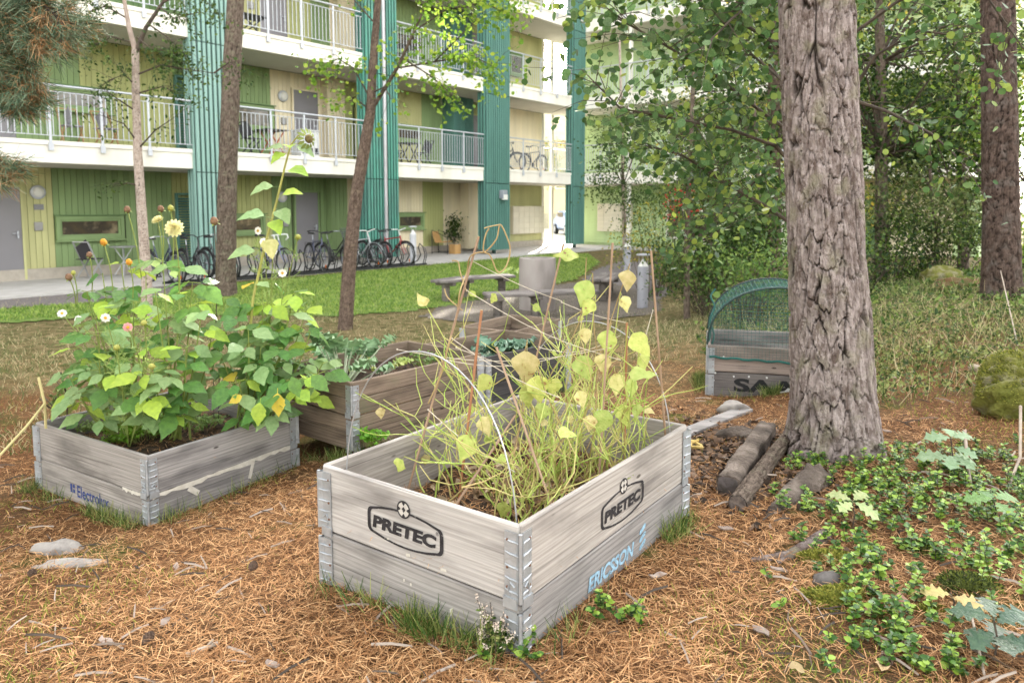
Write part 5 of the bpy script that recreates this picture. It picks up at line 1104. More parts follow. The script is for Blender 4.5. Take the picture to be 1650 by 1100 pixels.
# ------------------------------------------------------------------ trees
def bark_mat(name, hi, lo, inner, lichen, lich=.5):
    m = bpy.data.materials.new(name); m.use_nodes = True; nt = m.node_tree; b = nt.nodes['Principled BSDF']; L = nt.links.new
    b.inputs['Roughness'].default_value = .9; b.inputs['Specular IOR Level'].default_value = .15
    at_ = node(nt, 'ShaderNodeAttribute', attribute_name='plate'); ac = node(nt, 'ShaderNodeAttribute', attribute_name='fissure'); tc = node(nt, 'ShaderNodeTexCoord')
    def nz(s, d=7, st=(1,1,1)):
        mp = node(nt, 'ShaderNodeMapping'); mp.inputs['Scale'].default_value = st; L(tc.outputs['Object'], mp.inputs[0])
        n = node(nt, 'ShaderNodeTexNoise'); n.inputs['Scale'].default_value = s; n.inputs['Detail'].default_value = d; L(mp.outputs[0], n.inputs['Vector']); return n.outputs[0]
    mm = node(nt, 'ShaderNodeMath', operation='MULTIPLY_ADD'); L(at_.outputs['Fac'], mm.inputs[0]); mm.inputs[1].default_value = .35; L(nz(26, 9, (1,1,.55)), mm.inputs[2])
    r = node(nt, 'ShaderNodeValToRGB'); e = r.color_ramp.elements; e[0].position, e[1].position = .42, .90; e[0].color = (*lo,1); e[1].color = (*hi,1); L(mm.outputs[0], r.inputs[0])
    r2 = node(nt, 'ShaderNodeValToRGB'); e = r2.color_ramp.elements; e[0].position, e[1].position = .52, .66; e[0].color = (0,0,0,1); e[1].color = (lich,)*3+(1,); L(nz(9, 9), r2.inputs[0])
    mx = node(nt, 'ShaderNodeMix', data_type='RGBA'); L(r2.outputs[0], mx.inputs[0]); L(r.outputs[0], mx.inputs[6]); mx.inputs[7].default_value = (*lichen,1)
    m3 = node(nt, 'ShaderNodeMix', data_type='RGBA'); L(ac.outputs['Fac'], m3.inputs[0]); L(mx.outputs[2], m3.inputs[6]); m3.inputs[7].default_value = (*inner,1); L(m3.outputs[2], b.inputs['Base Color'])  # inner bark tone, taken darker still so the cracks carry painted shade
    bn = node(nt, 'ShaderNodeBump'); bn.inputs['Strength'].default_value = 1.; bn.inputs['Distance'].default_value = .018; L(nz(95, 9, (1,1,.45)), bn.inputs['Height']); L(bn.outputs[0], b.inputs['Normal'])
    return m
def bark_trunk(name, parent, path, radii, nth, nz_, m, pw, ph, depth, seed, flare=0.):
    """path: world points from root to tip; plated bark as real relief"""
    P = np.array([list(p) for p in path]); tt = np.linspace(0, 1, nz_); seg = np.r_[0, np.cumsum(np.linalg.norm(np.diff(P, axis=0), axis=1))]; u = tt*seg[-1]
    Cn = np.stack([np.interp(u, seg, P[:,i]) for i in range(3)], 1); Rr = np.interp(u, seg, radii)
    th = np.linspace(0, 2*math.pi, nth, endpoint=False); TH, U = np.meshgrid(th, u); RR = Rr[:,None]*np.ones_like(TH)
    ncell = max(4, round(2*math.pi*radii[len(radii)//2]/pw)); X = TH/(2*math.pi)*ncell
    wx = (fbm(np.cos(TH)*3+9, np.sin(TH)*3+U*2.2, 4, seed)-.47)*1.3; wy = (fbm(np.cos(TH)*4, np.sin(TH)*4+U*3+40, 4, seed+3)-.47)*1.1
    gap = smooth(.34, .56, fbm(np.cos(TH)*5+3, np.sin(TH)*5+U*4, 3, seed+11))
    f1, f2, idA = cells(X+wx, U/ph+wy, seed, ncell); ncb = round(ncell*1.7); h1, h2, idB = cells(TH/(2*math.pi)*ncb+wx*1.3, U/ph*1.9+wy*1.5, seed+31, ncb)
    mix_ = smooth(.40, .54, fbm(np.cos(TH)*2.1+5, np.sin(TH)*2.1+U*1.7, 3, seed+41)); idc = np.where(mix_ > .5, idA, idB)
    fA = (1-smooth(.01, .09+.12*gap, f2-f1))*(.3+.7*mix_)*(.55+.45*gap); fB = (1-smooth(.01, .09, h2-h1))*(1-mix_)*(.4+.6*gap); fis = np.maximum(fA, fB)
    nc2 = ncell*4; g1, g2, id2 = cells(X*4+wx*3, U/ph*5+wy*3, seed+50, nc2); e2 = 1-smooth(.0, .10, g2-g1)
    ca, sa = np.cos(TH), np.sin(TH); fk = fbm(ca*5.5+seed, sa*5.5+U*4.5, 5, seed+7)*9; terr = np.floor(fk)+smooth(.0, .18, fk-np.floor(fk))   # flakes lying in thin layers
    d = depth*(-1.7*fis + .35*(idc-.5)*(1-fis) - .16*e2*(1-fis) + .20*(terr-4.2) + .12*(id2-.5)) + depth*.35*(fbm(ca*22, sa*22+U*24, 3, seed+17)-.47)
    idc = np.mod(idc*.6+terr*.37+id2*.25, 1.)
    if flare: RR = RR + flare*np.exp(-U/.2)*(1+.35*np.cos(TH*4+seed)+.25*np.cos(TH*7+1))
    V = np.stack([Cn[:,0:1]+(RR+d)*np.cos(TH), Cn[:,1:2]+(RR+d)*np.sin(TH), Cn[:,2:3]+0*TH], -1)
    ii = np.arange(V.shape[0]*nth).reshape(-1, nth); Fq = np.stack([ii[:-1], np.roll(ii[:-1],-1,1), np.roll(ii[1:],-1,1), ii[1:]], -1).reshape(-1,4)
    me = np_mesh(name, (V-np.array(parent.location)).reshape(-1,3), Fq, m, True)
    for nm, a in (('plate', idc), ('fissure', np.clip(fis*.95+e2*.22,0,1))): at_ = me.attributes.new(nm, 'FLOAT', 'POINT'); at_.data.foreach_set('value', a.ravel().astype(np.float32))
    return ob(name, me, parent)
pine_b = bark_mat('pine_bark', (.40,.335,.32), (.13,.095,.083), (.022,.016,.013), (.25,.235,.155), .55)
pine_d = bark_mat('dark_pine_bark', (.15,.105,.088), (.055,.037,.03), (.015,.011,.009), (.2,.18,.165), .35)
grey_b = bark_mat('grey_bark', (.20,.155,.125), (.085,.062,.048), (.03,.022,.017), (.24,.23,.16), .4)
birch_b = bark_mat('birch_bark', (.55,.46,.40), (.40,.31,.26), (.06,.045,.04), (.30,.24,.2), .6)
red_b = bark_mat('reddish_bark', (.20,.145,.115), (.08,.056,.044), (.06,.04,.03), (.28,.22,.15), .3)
twig_m = mat('twig_bark', (.10,.075,.055), (.05,.038,.03), 20, .85); needle_m = mat('pine_needle_green', (.06,.12,.06), (.20,.25,.15), 3, .5, island=True, c3=(.11,.18,.11)); dneedle_m = mat('pine_needle_brown', (.30,.15,.06), (.42,.26,.13), 3, .7, island=True)
def leafm(n, a, b, c, tr=.35): return mat(n, a, b, 2.5, .5, island=True, c3=c, trans=tr, spec=.3, sharp=(.15,.95))
asp_m = leafm('aspen_leaf', (.03,.075,.02), (.30,.38,.07), (.085,.165,.055)); aspo_m = lf('aspen_leaf_near', (.07,.15,.045), (.13,.21,.085), .32, .3, .45, .02)
shade_m = leafm('shade_leaf', (.010,.030,.006), (.17,.25,.04), (.034,.075,.014)); bright_m = leafm('bright_leaf', (.08,.18,.02), (.36,.45,.07), (.17,.31,.04), .45); yellow_m = leafm('autumn_leaf', (.07,.12,.02), (.55,.42,.06), (.18,.24,.04), .5); birchl_m = leafm('birch_leaf', (.025,.06,.014), (.14,.21,.045), (.055,.105,.024))
def needles_tuft(P, D, per, L_, sp=.9):
    n = len(P)*per; base = np.repeat(P, per, 0)+rng.normal(size=(n,3))*.02; ax = np.repeat(D, per, 0)+rng.normal(size=(n,3))*sp*.55
    V, Fq = scatter([(-.02,0,0),(.02,0,0),(.012,1,-.05),(-.012,1,-.05)], [(0,1,2,3)], base, ax, rand_unit(n), L_*rng.uniform(.7,1.15,n)); return V, Fq
def pine_crown(t, top, z0, z1, rad, nclump, seed, origin):
    """limbs and needle clumps; top: trunk axis function z -> point"""
    R = random.Random(seed); P = []; D = []
    for i in range(nclump):
        z = R.uniform(z0, z1); a = R.uniform(0, 6.28); l = rad*(1-.55*(z-z0)/(z1-z0))*R.uniform(.5,1); p0 = top(z); p1 = p0+Vector((math.cos(a)*l, math.sin(a)*l, R.uniform(-.2,.6)))
        MB().tube([p0-origin, p0.lerp(p1,.5)-origin+Vector((0,0,.12)), p1-origin], [.035,.022,.008], 6).obj('limb', twig_m, t, sm=True)
        for k in range(26): f = R.uniform(.35,1.05); P.append(list(p0.lerp(p1,f)+Vector((R.gauss(0,.2),R.gauss(0,.2),R.gauss(.06,.14)))-origin)); D.append([R.uniform(-1,1), R.uniform(-1,1), R.uniform(.1,1)])
    V, Fq = needles_tuft(np.array(P), np.array(D), 14, .14); ob('crown', np_mesh('crown', V, Fq, needle_m), t, kind='stuff')
def pine(label, pts, radii, ztop, m, res, pw, ph, depth, seed, flare, crown):
    base = Vector(pts[0]); t = thing('pine_tree', label, 'tree', tuple(base)); d = (Vector(pts[-1])-Vector(pts[-2])).normalized(); k = (ztop-pts[-1][2])/d.z; tip = Vector(pts[-1])+Vector((d.x*k*.4, d.y*k*.4, ztop-pts[-1][2]))
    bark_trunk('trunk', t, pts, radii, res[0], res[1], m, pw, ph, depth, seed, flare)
    up = MB().tube([Vector(pts[-1])-base-Vector((0,0,.02)), Vector(pts[-1]).lerp(tip,.5)-base, tip-base], [radii[-1], radii[-1]*.7, .03], 16); up.obj('upper_trunk', m, t, sm=True)
    top = lambda z: Vector(pts[-1]).lerp(tip, min(1,max(0,(z-pts[-1][2])/(ztop-pts[-1][2])))); pine_crown(t, top, *crown, seed, base); return t
def below(p, dz=.25): return (p[0], p[1], p[2]-dz)
bp = [at(1346,760,3.82), at(1345,700,3.82), at(1341,600,3.81), at(1331,400,3.8), at(1322,200,3.8), at(1313,-30,3.8), at(1309,-160,3.8)]; bp[0].z = -.12
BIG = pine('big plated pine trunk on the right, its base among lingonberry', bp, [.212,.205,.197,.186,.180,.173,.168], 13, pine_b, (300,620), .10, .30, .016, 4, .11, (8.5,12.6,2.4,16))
rp = [at(1617,492,8.4), at(1614,430,8.4), at(1611,200,8.4), at(1607,-60,8.4)]; rp[0].z = .05
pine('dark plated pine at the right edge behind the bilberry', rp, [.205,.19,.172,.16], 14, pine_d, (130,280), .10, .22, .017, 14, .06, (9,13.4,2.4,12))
sp2 = [at(364,488,14.8), at(364,440,14.8), at(366,300,14.8), at(374,100,14.8), at(383,-60,14.8)]; sp2[0].z = -.7
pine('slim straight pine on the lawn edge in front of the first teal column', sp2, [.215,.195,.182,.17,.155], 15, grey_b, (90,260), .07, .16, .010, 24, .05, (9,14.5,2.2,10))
def spray(P, ctr, n, sp, seed=0): return np.array(ctr)+rng.normal(size=(n,3))*np.array(sp)
def leafy(t, name, P, m, size, T_=None, zb=.5, indiv=0, im=None):
    """leaves at points P (local); the first `indiv` of them nearest the camera become parts of their own"""
    n = len(P); AX = rand_unit(n, -.35); NO = rand_unit(n, zb*2); SZ = size*rng.uniform(.65,1.2,n); tv, tf = T_ or asp_T
    W_ = P+np.array(t.location); k0 = np.zeros(n, bool)
    if indiv:
        k0[np.argsort(np.linalg.norm(W_-np.array([0,0,CAM_H]), axis=1)/SZ)[:indiv]] = True; me = leaf_mesh('leaf', (tv, tf), im)
        for i in np.where(k0)[0]: ob('leaf', me, t, M=basis(AX[i], NO[i], P[i], SZ[i]))
    q = ~k0
    quads = [f for f in tf if len(f) == 4]
    V, Fq = scatter(tv, quads, P[q], AX[q], NO[q], SZ[q]); ob(name, np_mesh(name, V, Fq, m, True), t, kind='stuff')
def limb(t, pts, r0, r1, m=twig_m, n=6, name='branch'):
    pts = [Vector(p)-t.location for p in pts]; k = len(pts); return MB().tube(pts, [r0+(r1-r0)*i/(k-1) for i in range(k)], n).obj(name, m, t, sm=True)
def twiggy(t, pts, nt, L_, dens, sp, R, m=twig_m, mb=None):
    """twigs off a branch polyline; returns leaf points (local)"""
    out = []; own = mb is None; mb = mb or MB()
    pts = [Vector(p) for p in pts]
    for _ in range(nt):
        f = R.uniform(.15,1)*(len(pts)-1); i = min(int(f), len(pts)-2); p = pts[i].lerp(pts[i+1], f-i); d = (pts[i+1]-pts[i]).normalized()
        d = (d*.8+Vector((R.gauss(0,.6),R.gauss(0,.6),R.gauss(-.05,.4)))).normalized(); e = p+d*L_*R.uniform(.5,1.2); mid = p.lerp(e,.5)+Vector((0,0,.03*L_)); e = e-Vector((0,0,.12*L_))
        mb.tube([p-t.location, mid-t.location, e-t.location], [.0035,.0025,.0012], 4, cap=False)
        for k in range(dens): g = R.uniform(.2,1.05); q = p.lerp(e, g); out.append(list(q-t.location+Vector((R.gauss(0,sp),R.gauss(0,sp),R.gauss(-.01,sp)))))
    if own: mb.obj('twigs', m, t, kind='stuff')
    return out
# aspen whose branches reach in from behind the pine
R6 = random.Random(61)
t = thing('aspen_tree', 'aspen behind the big pine, its round leaves hanging over the court', 'tree', (2.2,4.95,gz1(2.2,4.95)))
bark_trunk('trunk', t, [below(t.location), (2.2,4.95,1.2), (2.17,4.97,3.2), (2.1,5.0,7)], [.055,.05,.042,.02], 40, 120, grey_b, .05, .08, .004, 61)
mbt = MB(); LP_ = []
for q in (((1330,250,4.9),(1240,190,4.7),(1150,120,4.5),(1050,60,4.35),(985,25,4.3)),((1330,330,4.9),(1250,235,4.7),(1180,210,4.6),(1080,190,4.45),(1000,175,4.4),(955,130,4.4)),((1330,120,4.9),(1200,40,4.6),(1090,-20,4.4),(1000,-30,4.3)),((1320,60,4.9),(1220,-30,4.7),(1120,-90,4.6)),
   ((1335,400,5.0),(1230,330,4.9),(1160,290,4.9),(1100,250,4.9),(1040,235,4.8)),((1340,200,4.9),(1410,90,4.8),(1480,50,4.6),(1560,60,4.5)),((1340,150,4.9),(1430,180,4.9),(1500,215,4.7),(1540,250,4.6)),((1340,80,4.9),(1450,0,4.7),(1580,-20,4.5),(1650,80,4.4)),((1340,10,4.9),(1280,-50,4.6),(1180,30,4.2),(1130,80,4.0)),((1335,280,4.9),(1260,130,5.2),(1180,60,5.4),(1110,100,5.5)),((1335,350,4.9),(1240,270,5.3),(1170,340,5.5),(1120,370,5.6))):
    pts = [at(*p) for p in q]; limb(t, pts, .014, .004); right = q[1][0] > 1340
    LP_ += twiggy(t, pts, 14 if right else 34, .42, 8 if right else 12, .035, R6, mb=mbt)
mbt.obj('twigs', twig_m, t, kind='stuff'); leafy(t, 'crown', np.array(LP_), asp_m, .05, asp_T, .4, 295, aspo_m)
# leaning young tree with bright leaves
t = thing('leaning_tree', 'young leaning forked tree with sparse bright leaves, in front of the bicycle rack', 'tree', tuple(at(556,532,10.8)))
tp = [at(x,y,10.8) for x,y in ((555,548),(558,500),(565,400),(575,310),(588,235),(597,180),(600,120),(606,40),(612,-40),(618,-160))]
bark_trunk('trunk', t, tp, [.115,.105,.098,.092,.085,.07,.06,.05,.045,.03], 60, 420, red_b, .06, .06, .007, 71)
R7 = random.Random(71); mbt = MB(); LP_ = []
for q, n, dn in ((((597,180,10.8),(640,110,10.7),(668,50,10.6),(690,0,10.6),(715,-50,10.6)),20,6),(((640,110,10.7),(700,100,10.6),(760,90,10.5),(800,110,10.4)),18,8),(((597,160,10.8),(570,110,10.7),(545,95,10.6),(522,105,10.6)),9,7),(((597,178,10.8),(580,165,10.7),(560,160,10.7)),5,6),(((668,50,10.6),(720,15,10.6),(780,5,10.5),(820,25,10.5)),16,8),(((700,100,10.6),(740,60,10.4),(770,30,10.4)),10,6),(((650,95,10.7),(690,120,10.6),(720,145,10.5)),9,7),(((600,150,10.8),(620,140,10.6),(630,160,10.6)),4,5),(((690,0,10.6),(760,-30,10.6),(840,0,10.4)),14,7),(((606,40,10.8),(570,0,10.8),(540,-40,10.8)),8,5)):
    pts = [at(*p) for p in q]; limb(t, pts, .035 if n == 20 else .013, .006, grey_b if n == 20 else twig_m); LP_ += twiggy(t, pts, int(n*1.7), .55, int(dn*1.6), .06, R7, mb=mbt)
mbt.obj('twigs', twig_m, t, kind='stuff'); leafy(t, 'crown', np.array(LP_), bright_m, .062, asp_T, .5)
# birch on the left
t = thing('birch_tree', 'slender pale birch with drooping dark leaves in front of the left gallery', 'tree', tuple(at(236,500,11.)))
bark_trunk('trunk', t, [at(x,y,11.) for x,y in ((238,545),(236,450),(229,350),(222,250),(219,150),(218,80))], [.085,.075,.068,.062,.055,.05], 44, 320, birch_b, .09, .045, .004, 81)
limb(t, [at(218,82,11.), at(208,45,11.), at(200,0,11.), at(192,-80,11.)], .042, .02, birch_b, 8, 'limb'); limb(t, [at(219,86,11.), at(235,45,11.), at(262,5,11.), at(300,-60,11.)], .036, .015, twig_m, 8, 'limb')
R8 = random.Random(81); mbt = MB(); LP_ = []
for q, n, dn in ((((218,70,11.),(180,60,10.9),(150,75,10.9)),8,7),(((222,120,11.),(260,105,10.9),(300,112,10.8),(345,118,10.8)),12,5),(((220,180,11.),(190,160,10.8),(160,140,10.8)),5,4),(((222,230,11.),(200,200,10.8),(160,185,10.8)),4,4),(((223,240,11.),(250,210,10.8),(280,190,10.8)),5,3),(((240,40,11.),(270,60,10.9),(300,90,10.9)),9,7),(((205,30,11.),(170,10,10.9),(140,20,10.9)),8,8),(((255,10,11.),(280,30,10.9),(320,20,10.8)),9,8),(((220,60,11.),(245,80,10.9),(270,90,10.9)),9,9),(((220,140,11.),(200,120,10.9),(175,130,10.8)),8,8),(((225,150,11.),(260,140,10.9),(290,150,10.9)),8,7),(((195,0,11.),(150,-20,10.9),(90,20,10.8)),9,8),(((228,300,11.),(205,295,10.9),(192,300,10.9)),3,5),(((345,118,10.8),(370,100,10.8),(385,110,10.8)),5,6),(((262,5,11.),(310,-20,10.9),(350,20,10.8)),9,8)):
    pts = [at(*p) for p in q]; limb(t, pts, .014, .004); LP_ += twiggy(t, pts, int(n*1.7), .42, int(dn*1.7), .05, R8, mb=mbt)
mbt.obj('twigs', twig_m, t, kind='stuff'); leafy(t, 'crown', np.array(LP_), birchl_m, .06, small_T, .3)
# young pine reaching in at the upper left
t = thing('pine_sapling', 'young pine at the left edge with bluish and browned needles hanging in', 'tree', (-3.55,3.9,gz1(-3.55,3.9)))
MB().tube([(0,0,-.1),(.02,0,1.5),(.0,.05,3.2),(0,0,5)], [.07,.06,.045,.015], 14).obj('trunk', red_b, t, sm=True)
R9 = random.Random(91); Pg = []; Dg = []; Pb = []; Db = []
def ptw(q, n):
    pts = [at(*p) for p in q]; limb(t, [Vector(t.location)+Vector((0,0,max(.5,pts[0].z-t.location.z-.2)))]+pts, .016, .004)
    root_ = Vector(t.location)+Vector((0,0,max(.5,pts[0].z-t.location.z-.2))); pts = [root_.lerp(pts[0],.35)]+pts
    for _ in range(int(n*1.5)):
        f = R9.random()**.75*(len(pts)-1); i = min(int(f), len(pts)-2); p = pts[i].lerp(pts[i+1], f-i); d = ((pts[i+1]-pts[i]).normalized()+Vector((R9.gauss(0,.5),R9.gauss(0,.5),R9.gauss(.0,.5)))).normalized(); e = p+d*R9.uniform(.05,.16)
        MB().tube([p-t.location, e-t.location], .003, 4).obj('twig', twig_m, t)
        for k in range(5):
            g = p.lerp(e, R9.uniform(.3,1.1)); (Pb if R9.random() < .33 else Pg).append(list(g-t.location)); (Db if len(Db) < len(Pb) else Dg).append(list(d))
for q, n in ((((-60,-10,3.5),(10,20,3.5),(50,45,3.45),(80,70,3.4)),26),(((-80,40,3.5),(0,60,3.5),(40,100,3.45),(52,130,3.4)),26),(((-60,90,3.5),(0,120,3.5),(20,160,3.45),(30,170,3.4)),20),(((-50,-60,3.5),(20,-20,3.5),(60,0,3.45),(105,40,3.4)),24),(((-90,220,3.4),(-20,250,3.4),(8,262,3.4)),8),(((-60,130,3.5),(-15,90,3.5),(15,60,3.5)),14),(((-90,270,3.4),(-30,280,3.4),(0,285,3.4)),6)): ptw(q, n)
V, Fq = needles_tuft(np.array(Pg), np.array(Dg), 30, .065, 1.0); ob('needles', np_mesh('needles', V, Fq, needle_m), t, kind='stuff')
V, Fq = needles_tuft(np.array(Pb), np.array(Db), 22, .06, 1.1); ob('brown_needles', np_mesh('brown_needles', V, Fq, dneedle_m), t, kind='stuff')
# the grove on the right
def grove_tree(name, label, base, trunk, r, bm, blobs, lm, nl, ls, seed, T_=None, zb=.5, cat='tree', drop=.3):
    """blobs: (centre, radii, share) ellipsoids that the limbs reach into"""
    R = random.Random(seed); base = Vector(base); t = thing(name, label, cat, tuple(base)); trunk = [Vector(p) for p in trunk]
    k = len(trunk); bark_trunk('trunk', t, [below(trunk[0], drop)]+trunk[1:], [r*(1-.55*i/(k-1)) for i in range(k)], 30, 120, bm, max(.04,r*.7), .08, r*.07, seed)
    P = []; mb = MB()
    for (c, rad, sh) in blobs:
        c = Vector(c); n = int(nl*sh); nc = max(5, n//55)
        for i in range(nc):
            d = Vector(rand_unit(1)[0]); rr = R.random()**.4; q = c+Vector((d.x*rad[0], d.y*rad[1], d.z*rad[2]))*rr
            j = min(range(k), key=lambda i: abs(trunk[i].z-(q.z-.5*(q-c).length-.2))); a = trunk[j]
            if i % 2 == 0: mb.tube([a-base, a.lerp(q,.55)-base+Vector((0,0,.08)), q-base], [r*.22,r*.14,.006], 5, cap=False)
            s = .16+.12*R.random(); P.append(np.array(list(q-base))+rng.normal(size=(n//nc,3))*np.array([s*1.25,s*1.25,s*.7]))
    mb.obj('branches', twig_m, t, kind='stuff'); leafy(t, 'crown', np.concatenate(P), lm, ls, T_ or small_T, zb); return t
def up(px, py0, D, *more):
    g = at(px, py0, D); g = Vector((g.x, g.y, gz1(g.x, g.y))); return g, [g]+[at(x, y, D) for x, y in more]
def blob(px, py, D, rx, rz, sh=1., ry=None): return (tuple(at(px,py,D)), (rx, ry or rx, rz), sh)
b, tr = up(1108,470,10.5,(1107,400),(1110,300),(1115,180),(1120,60)); grove_tree('rowan_tree', 'slim rowan with red berries left of the big pine', b, tr, .05, grey_b, [blob(1160,250,10.5,.8,.75,.5),blob(1105,290,10.6,.35,.4,.16),blob(1190,350,10.6,.6,.6,.34)], birchl_m, 5200, .055, 101)
rw = bpy.data.objects.get('rowan_tree'); bm_ = mat('red_berry', (.45,.03,.02), None, 9, .4); bme = MB().lathe([(.002,-.012),(.011,-.005),(.012,.004),(.003,.012)], 8).mesh('berry', bm_, True)
for _ in range(60): c = at(random.choice((1082,1095,1115,1107,1078,1130)), random.choice((316,325,335,350,308)), 10.1); ob('berry', bme, rw, Vector(c)+Vector((random.gauss(0,.06),random.gauss(0,.06),random.gauss(0,.05)))-rw.location)
b, tr = up(1008,412,21,(1006,380),(1004,300),(1002,200),(998,60)); grove_tree('far_birch', 'thin white birch with drooping twigs in front of the far wing', b, tr, .07, birch_b, [blob(985,235,20.5,.7,.9,.34),blob(1030,210,20.5,.8,1.0,.33),blob(972,300,20.3,.45,.45,.14),blob(1025,330,20.3,.5,.8,.19)], birchl_m, 3000, .085, 102, None, -.2)
b, tr = up(1245,460,13,(1245,400),(1246,250),(1248,80),(1250,-60)); grove_tree('red_pine_trunk', 'reddish trunk just left of the big pine with dark foliage above', b, tr, .17, red_b, [blob(1200,150,13,1.4,1.5,.5),blob(1240,20,13,1.5,1.1,.3),blob(1150,250,12.5,.9,.8,.2)], shade_m, 5600, .095, 103)
b, tr = up(1222,462,12,(1224,380),(1220,250),(1212,120)); grove_tree('hazel', 'dark thin-stemmed hazel beside the reddish trunk', b, tr, .05, grey_b, [blob(1200,350,11.5,.8,.6,.5),blob(1160,400,11.3,.7,.4,.5)], shade_m, 3600, .075, 104)
b, tr = up(1421,465,12.6,(1421,400),(1420,250),(1419,100),(1416,-60)); grove_tree('grey_birch', 'straight grey birch trunk right of the big pine', b, tr, .135, grey_b, [blob(1450,90,12.6,1.5,1.3,.45),blob(1400,200,12.8,1.0,.9,.25),blob(1500,210,12.4,1.0,.8,.3)], shade_m, 6200, .095, 105)
b, tr = up(1510,440,12,(1508,380),(1500,300),(1495,220)); grove_tree('guelder_bush', 'pale-leaved bush between the grey birch and the dark pine', b, tr, .04, grey_b, [blob(1510,350,12,1.0,.7,.7),blob(1470,300,12.2,.7,.6,.3)], leafm('pale_bush_leaf', (.05,.09,.025), (.26,.27,.11), (.12,.16,.05)), 4200, .07, 106, None, .5, 'bush')
b, tr = up(1555,430,13.5,(1552,350),(1545,200),(1540,40)); grove_tree('dark_fir', 'dense dark tree behind the pine at the right edge', b, tr, .1, grey_b, [blob(1550,250,13.5,1.5,1.4,.5),blob(1530,60,13.5,1.8,1.4,.5)], shade_m, 6200, .10, 107)
b, tr = up(1660,430,12,(1660,300),(1662,100)); grove_tree('edge_tree', 'leafy tree at the far right edge of the picture', b, tr, .09, grey_b, [blob(1665,200,12,1.1,1.6,.7),blob(1680,360,11,.9,.8,.3)], bright_m, 3800, .08, 108)
b, tr = up(1300,430,18,(1300,350),(1300,200),(1300,60)); grove_tree('back_maple', 'yellowing maple in the gap behind the big pine', b, tr, .12, grey_b, [blob(1270,120,18,2.6,2.2,.4),blob(1390,330,18,1.8,1.,.2),blob(1200,260,17,2.2,1.7,.4)], yellow_m, 4200, .12, 109)
b, tr = up(1600,400,19,(1600,300),(1600,100)); grove_tree('back_oak', 'tall tree far back between the two right-hand pines', b, tr, .14, grey_b, [blob(1480,150,19,2.6,2.,.5),blob(1620,120,19,2.6,2.4,.5)], yellow_m, 4600, .12, 110)
for i, (px, py, D, rx, rz, n, m, lb_) in enumerate(((1135,440,11.5,.5,.32,1200,shade_m,'low green bush at the foot of the slim rowan'),(1160,445,10.5,.9,.32,1800,birchl_m,'low bush left of the reddish trunk'),(1050,390,15,.75,.6,1300,yellow_m,'yellowing shrub by the far bollard lamp'),(1075,350,16,.9,.7,1200,birchl_m,'tall shrub behind the yellowing shrub'),(1440,405,12.,1.1,.55,2200,shade_m,'dark undergrowth bush at the foot of the grey birch'),(1540,420,11.5,.9,.5,1700,shade_m,'dark bush left of the dark plated pine'),(1205,445,9.0,.6,.28,1200,leafm('raspberry_leaf',(.05,.11,.025),(.22,.3,.07),(.11,.2,.04)),'raspberry thicket behind the netted planter'),(1380,430,10.5,.7,.4,1300,shade_m,'leafy undergrowth showing right of the big pine trunk'))):
    c = at(px, py, D); g = Vector((c.x, c.y, gz1(c.x,c.y))); R = random.Random(200+i); t = thing('undergrowth_bush', lb_, 'bush', tuple(g)); mb = MB()
    P = []
    for k in range(26):
        a, q = R.uniform(0,6.28), math.sqrt(R.random()); e = Vector((rx*q*math.cos(a), rx*q*math.sin(a), max(.1, c.z-g.z+rz*R.uniform(-.9,1)))); mb.tube([Vector((e.x*.25,e.y*.25,-.05)), Vector((e.x*.6,e.y*.6,e.z*.6)), e], [.008,.006,.003], 4, cap=False); P.append(np.array(list(e))+rng.normal(size=(n//26,3))*np.array([.14,.14,.12]))
    mb.obj('stems', twig_m, t, kind='stuff'); leafy(t, 'foliage', np.concatenate(P), m, .06, small_T, .5)
# trees outside, beyond the passage and behind the building corner
for (x, y, h, rr, lb_) in ((1.6,50,6,2.2,'sunlit yellow tree beyond the passage, left of the ochre house'),(9,52,9,3.2,'sunlit tree behind the far wing'),(4.3,42,17,3.0,'tall leafy tree just beyond the passage, above the parked car'),(-2,60,9,3,'tall tree out beyond the passage posts')):
    grove_tree('yard_tree', lb_, (x,y,-.4), [(x,y,-.4),(x,y,h*.4),(x,y,h*.8)], .15, grey_b, [((x,y,h*.72),(rr,rr,h*.3),1.)], yellow_m, 5200, .16, 300+int(y), None, .5)
pp = fac(13.65,-1.6,-.365); t = thing('potted_ficus', 'dark leafy potted plant beside the tan armchair', 'plant', tuple(pp))
MB().lathe([(.13,0),(.17,.3),(.175,.31),(.16,.31),(.15,.27),(.01,.27)], 18).obj('pot', mat('dark_pot', (.06,.065,.07), None, 6, .5), t, sm=True)
MB().tube([(0,0,.2),(.02,0,.7),(0,.02,1.2)], .014, 6).obj('stem', twig_m, t); leafy(t, 'foliage', np.concatenate([np.array([0,0,.55+.1*i])+rng.normal(size=(60,3))*np.array([.15,.15,.09]) for i in range(8)]), shade_m, .1, small_T, .3)
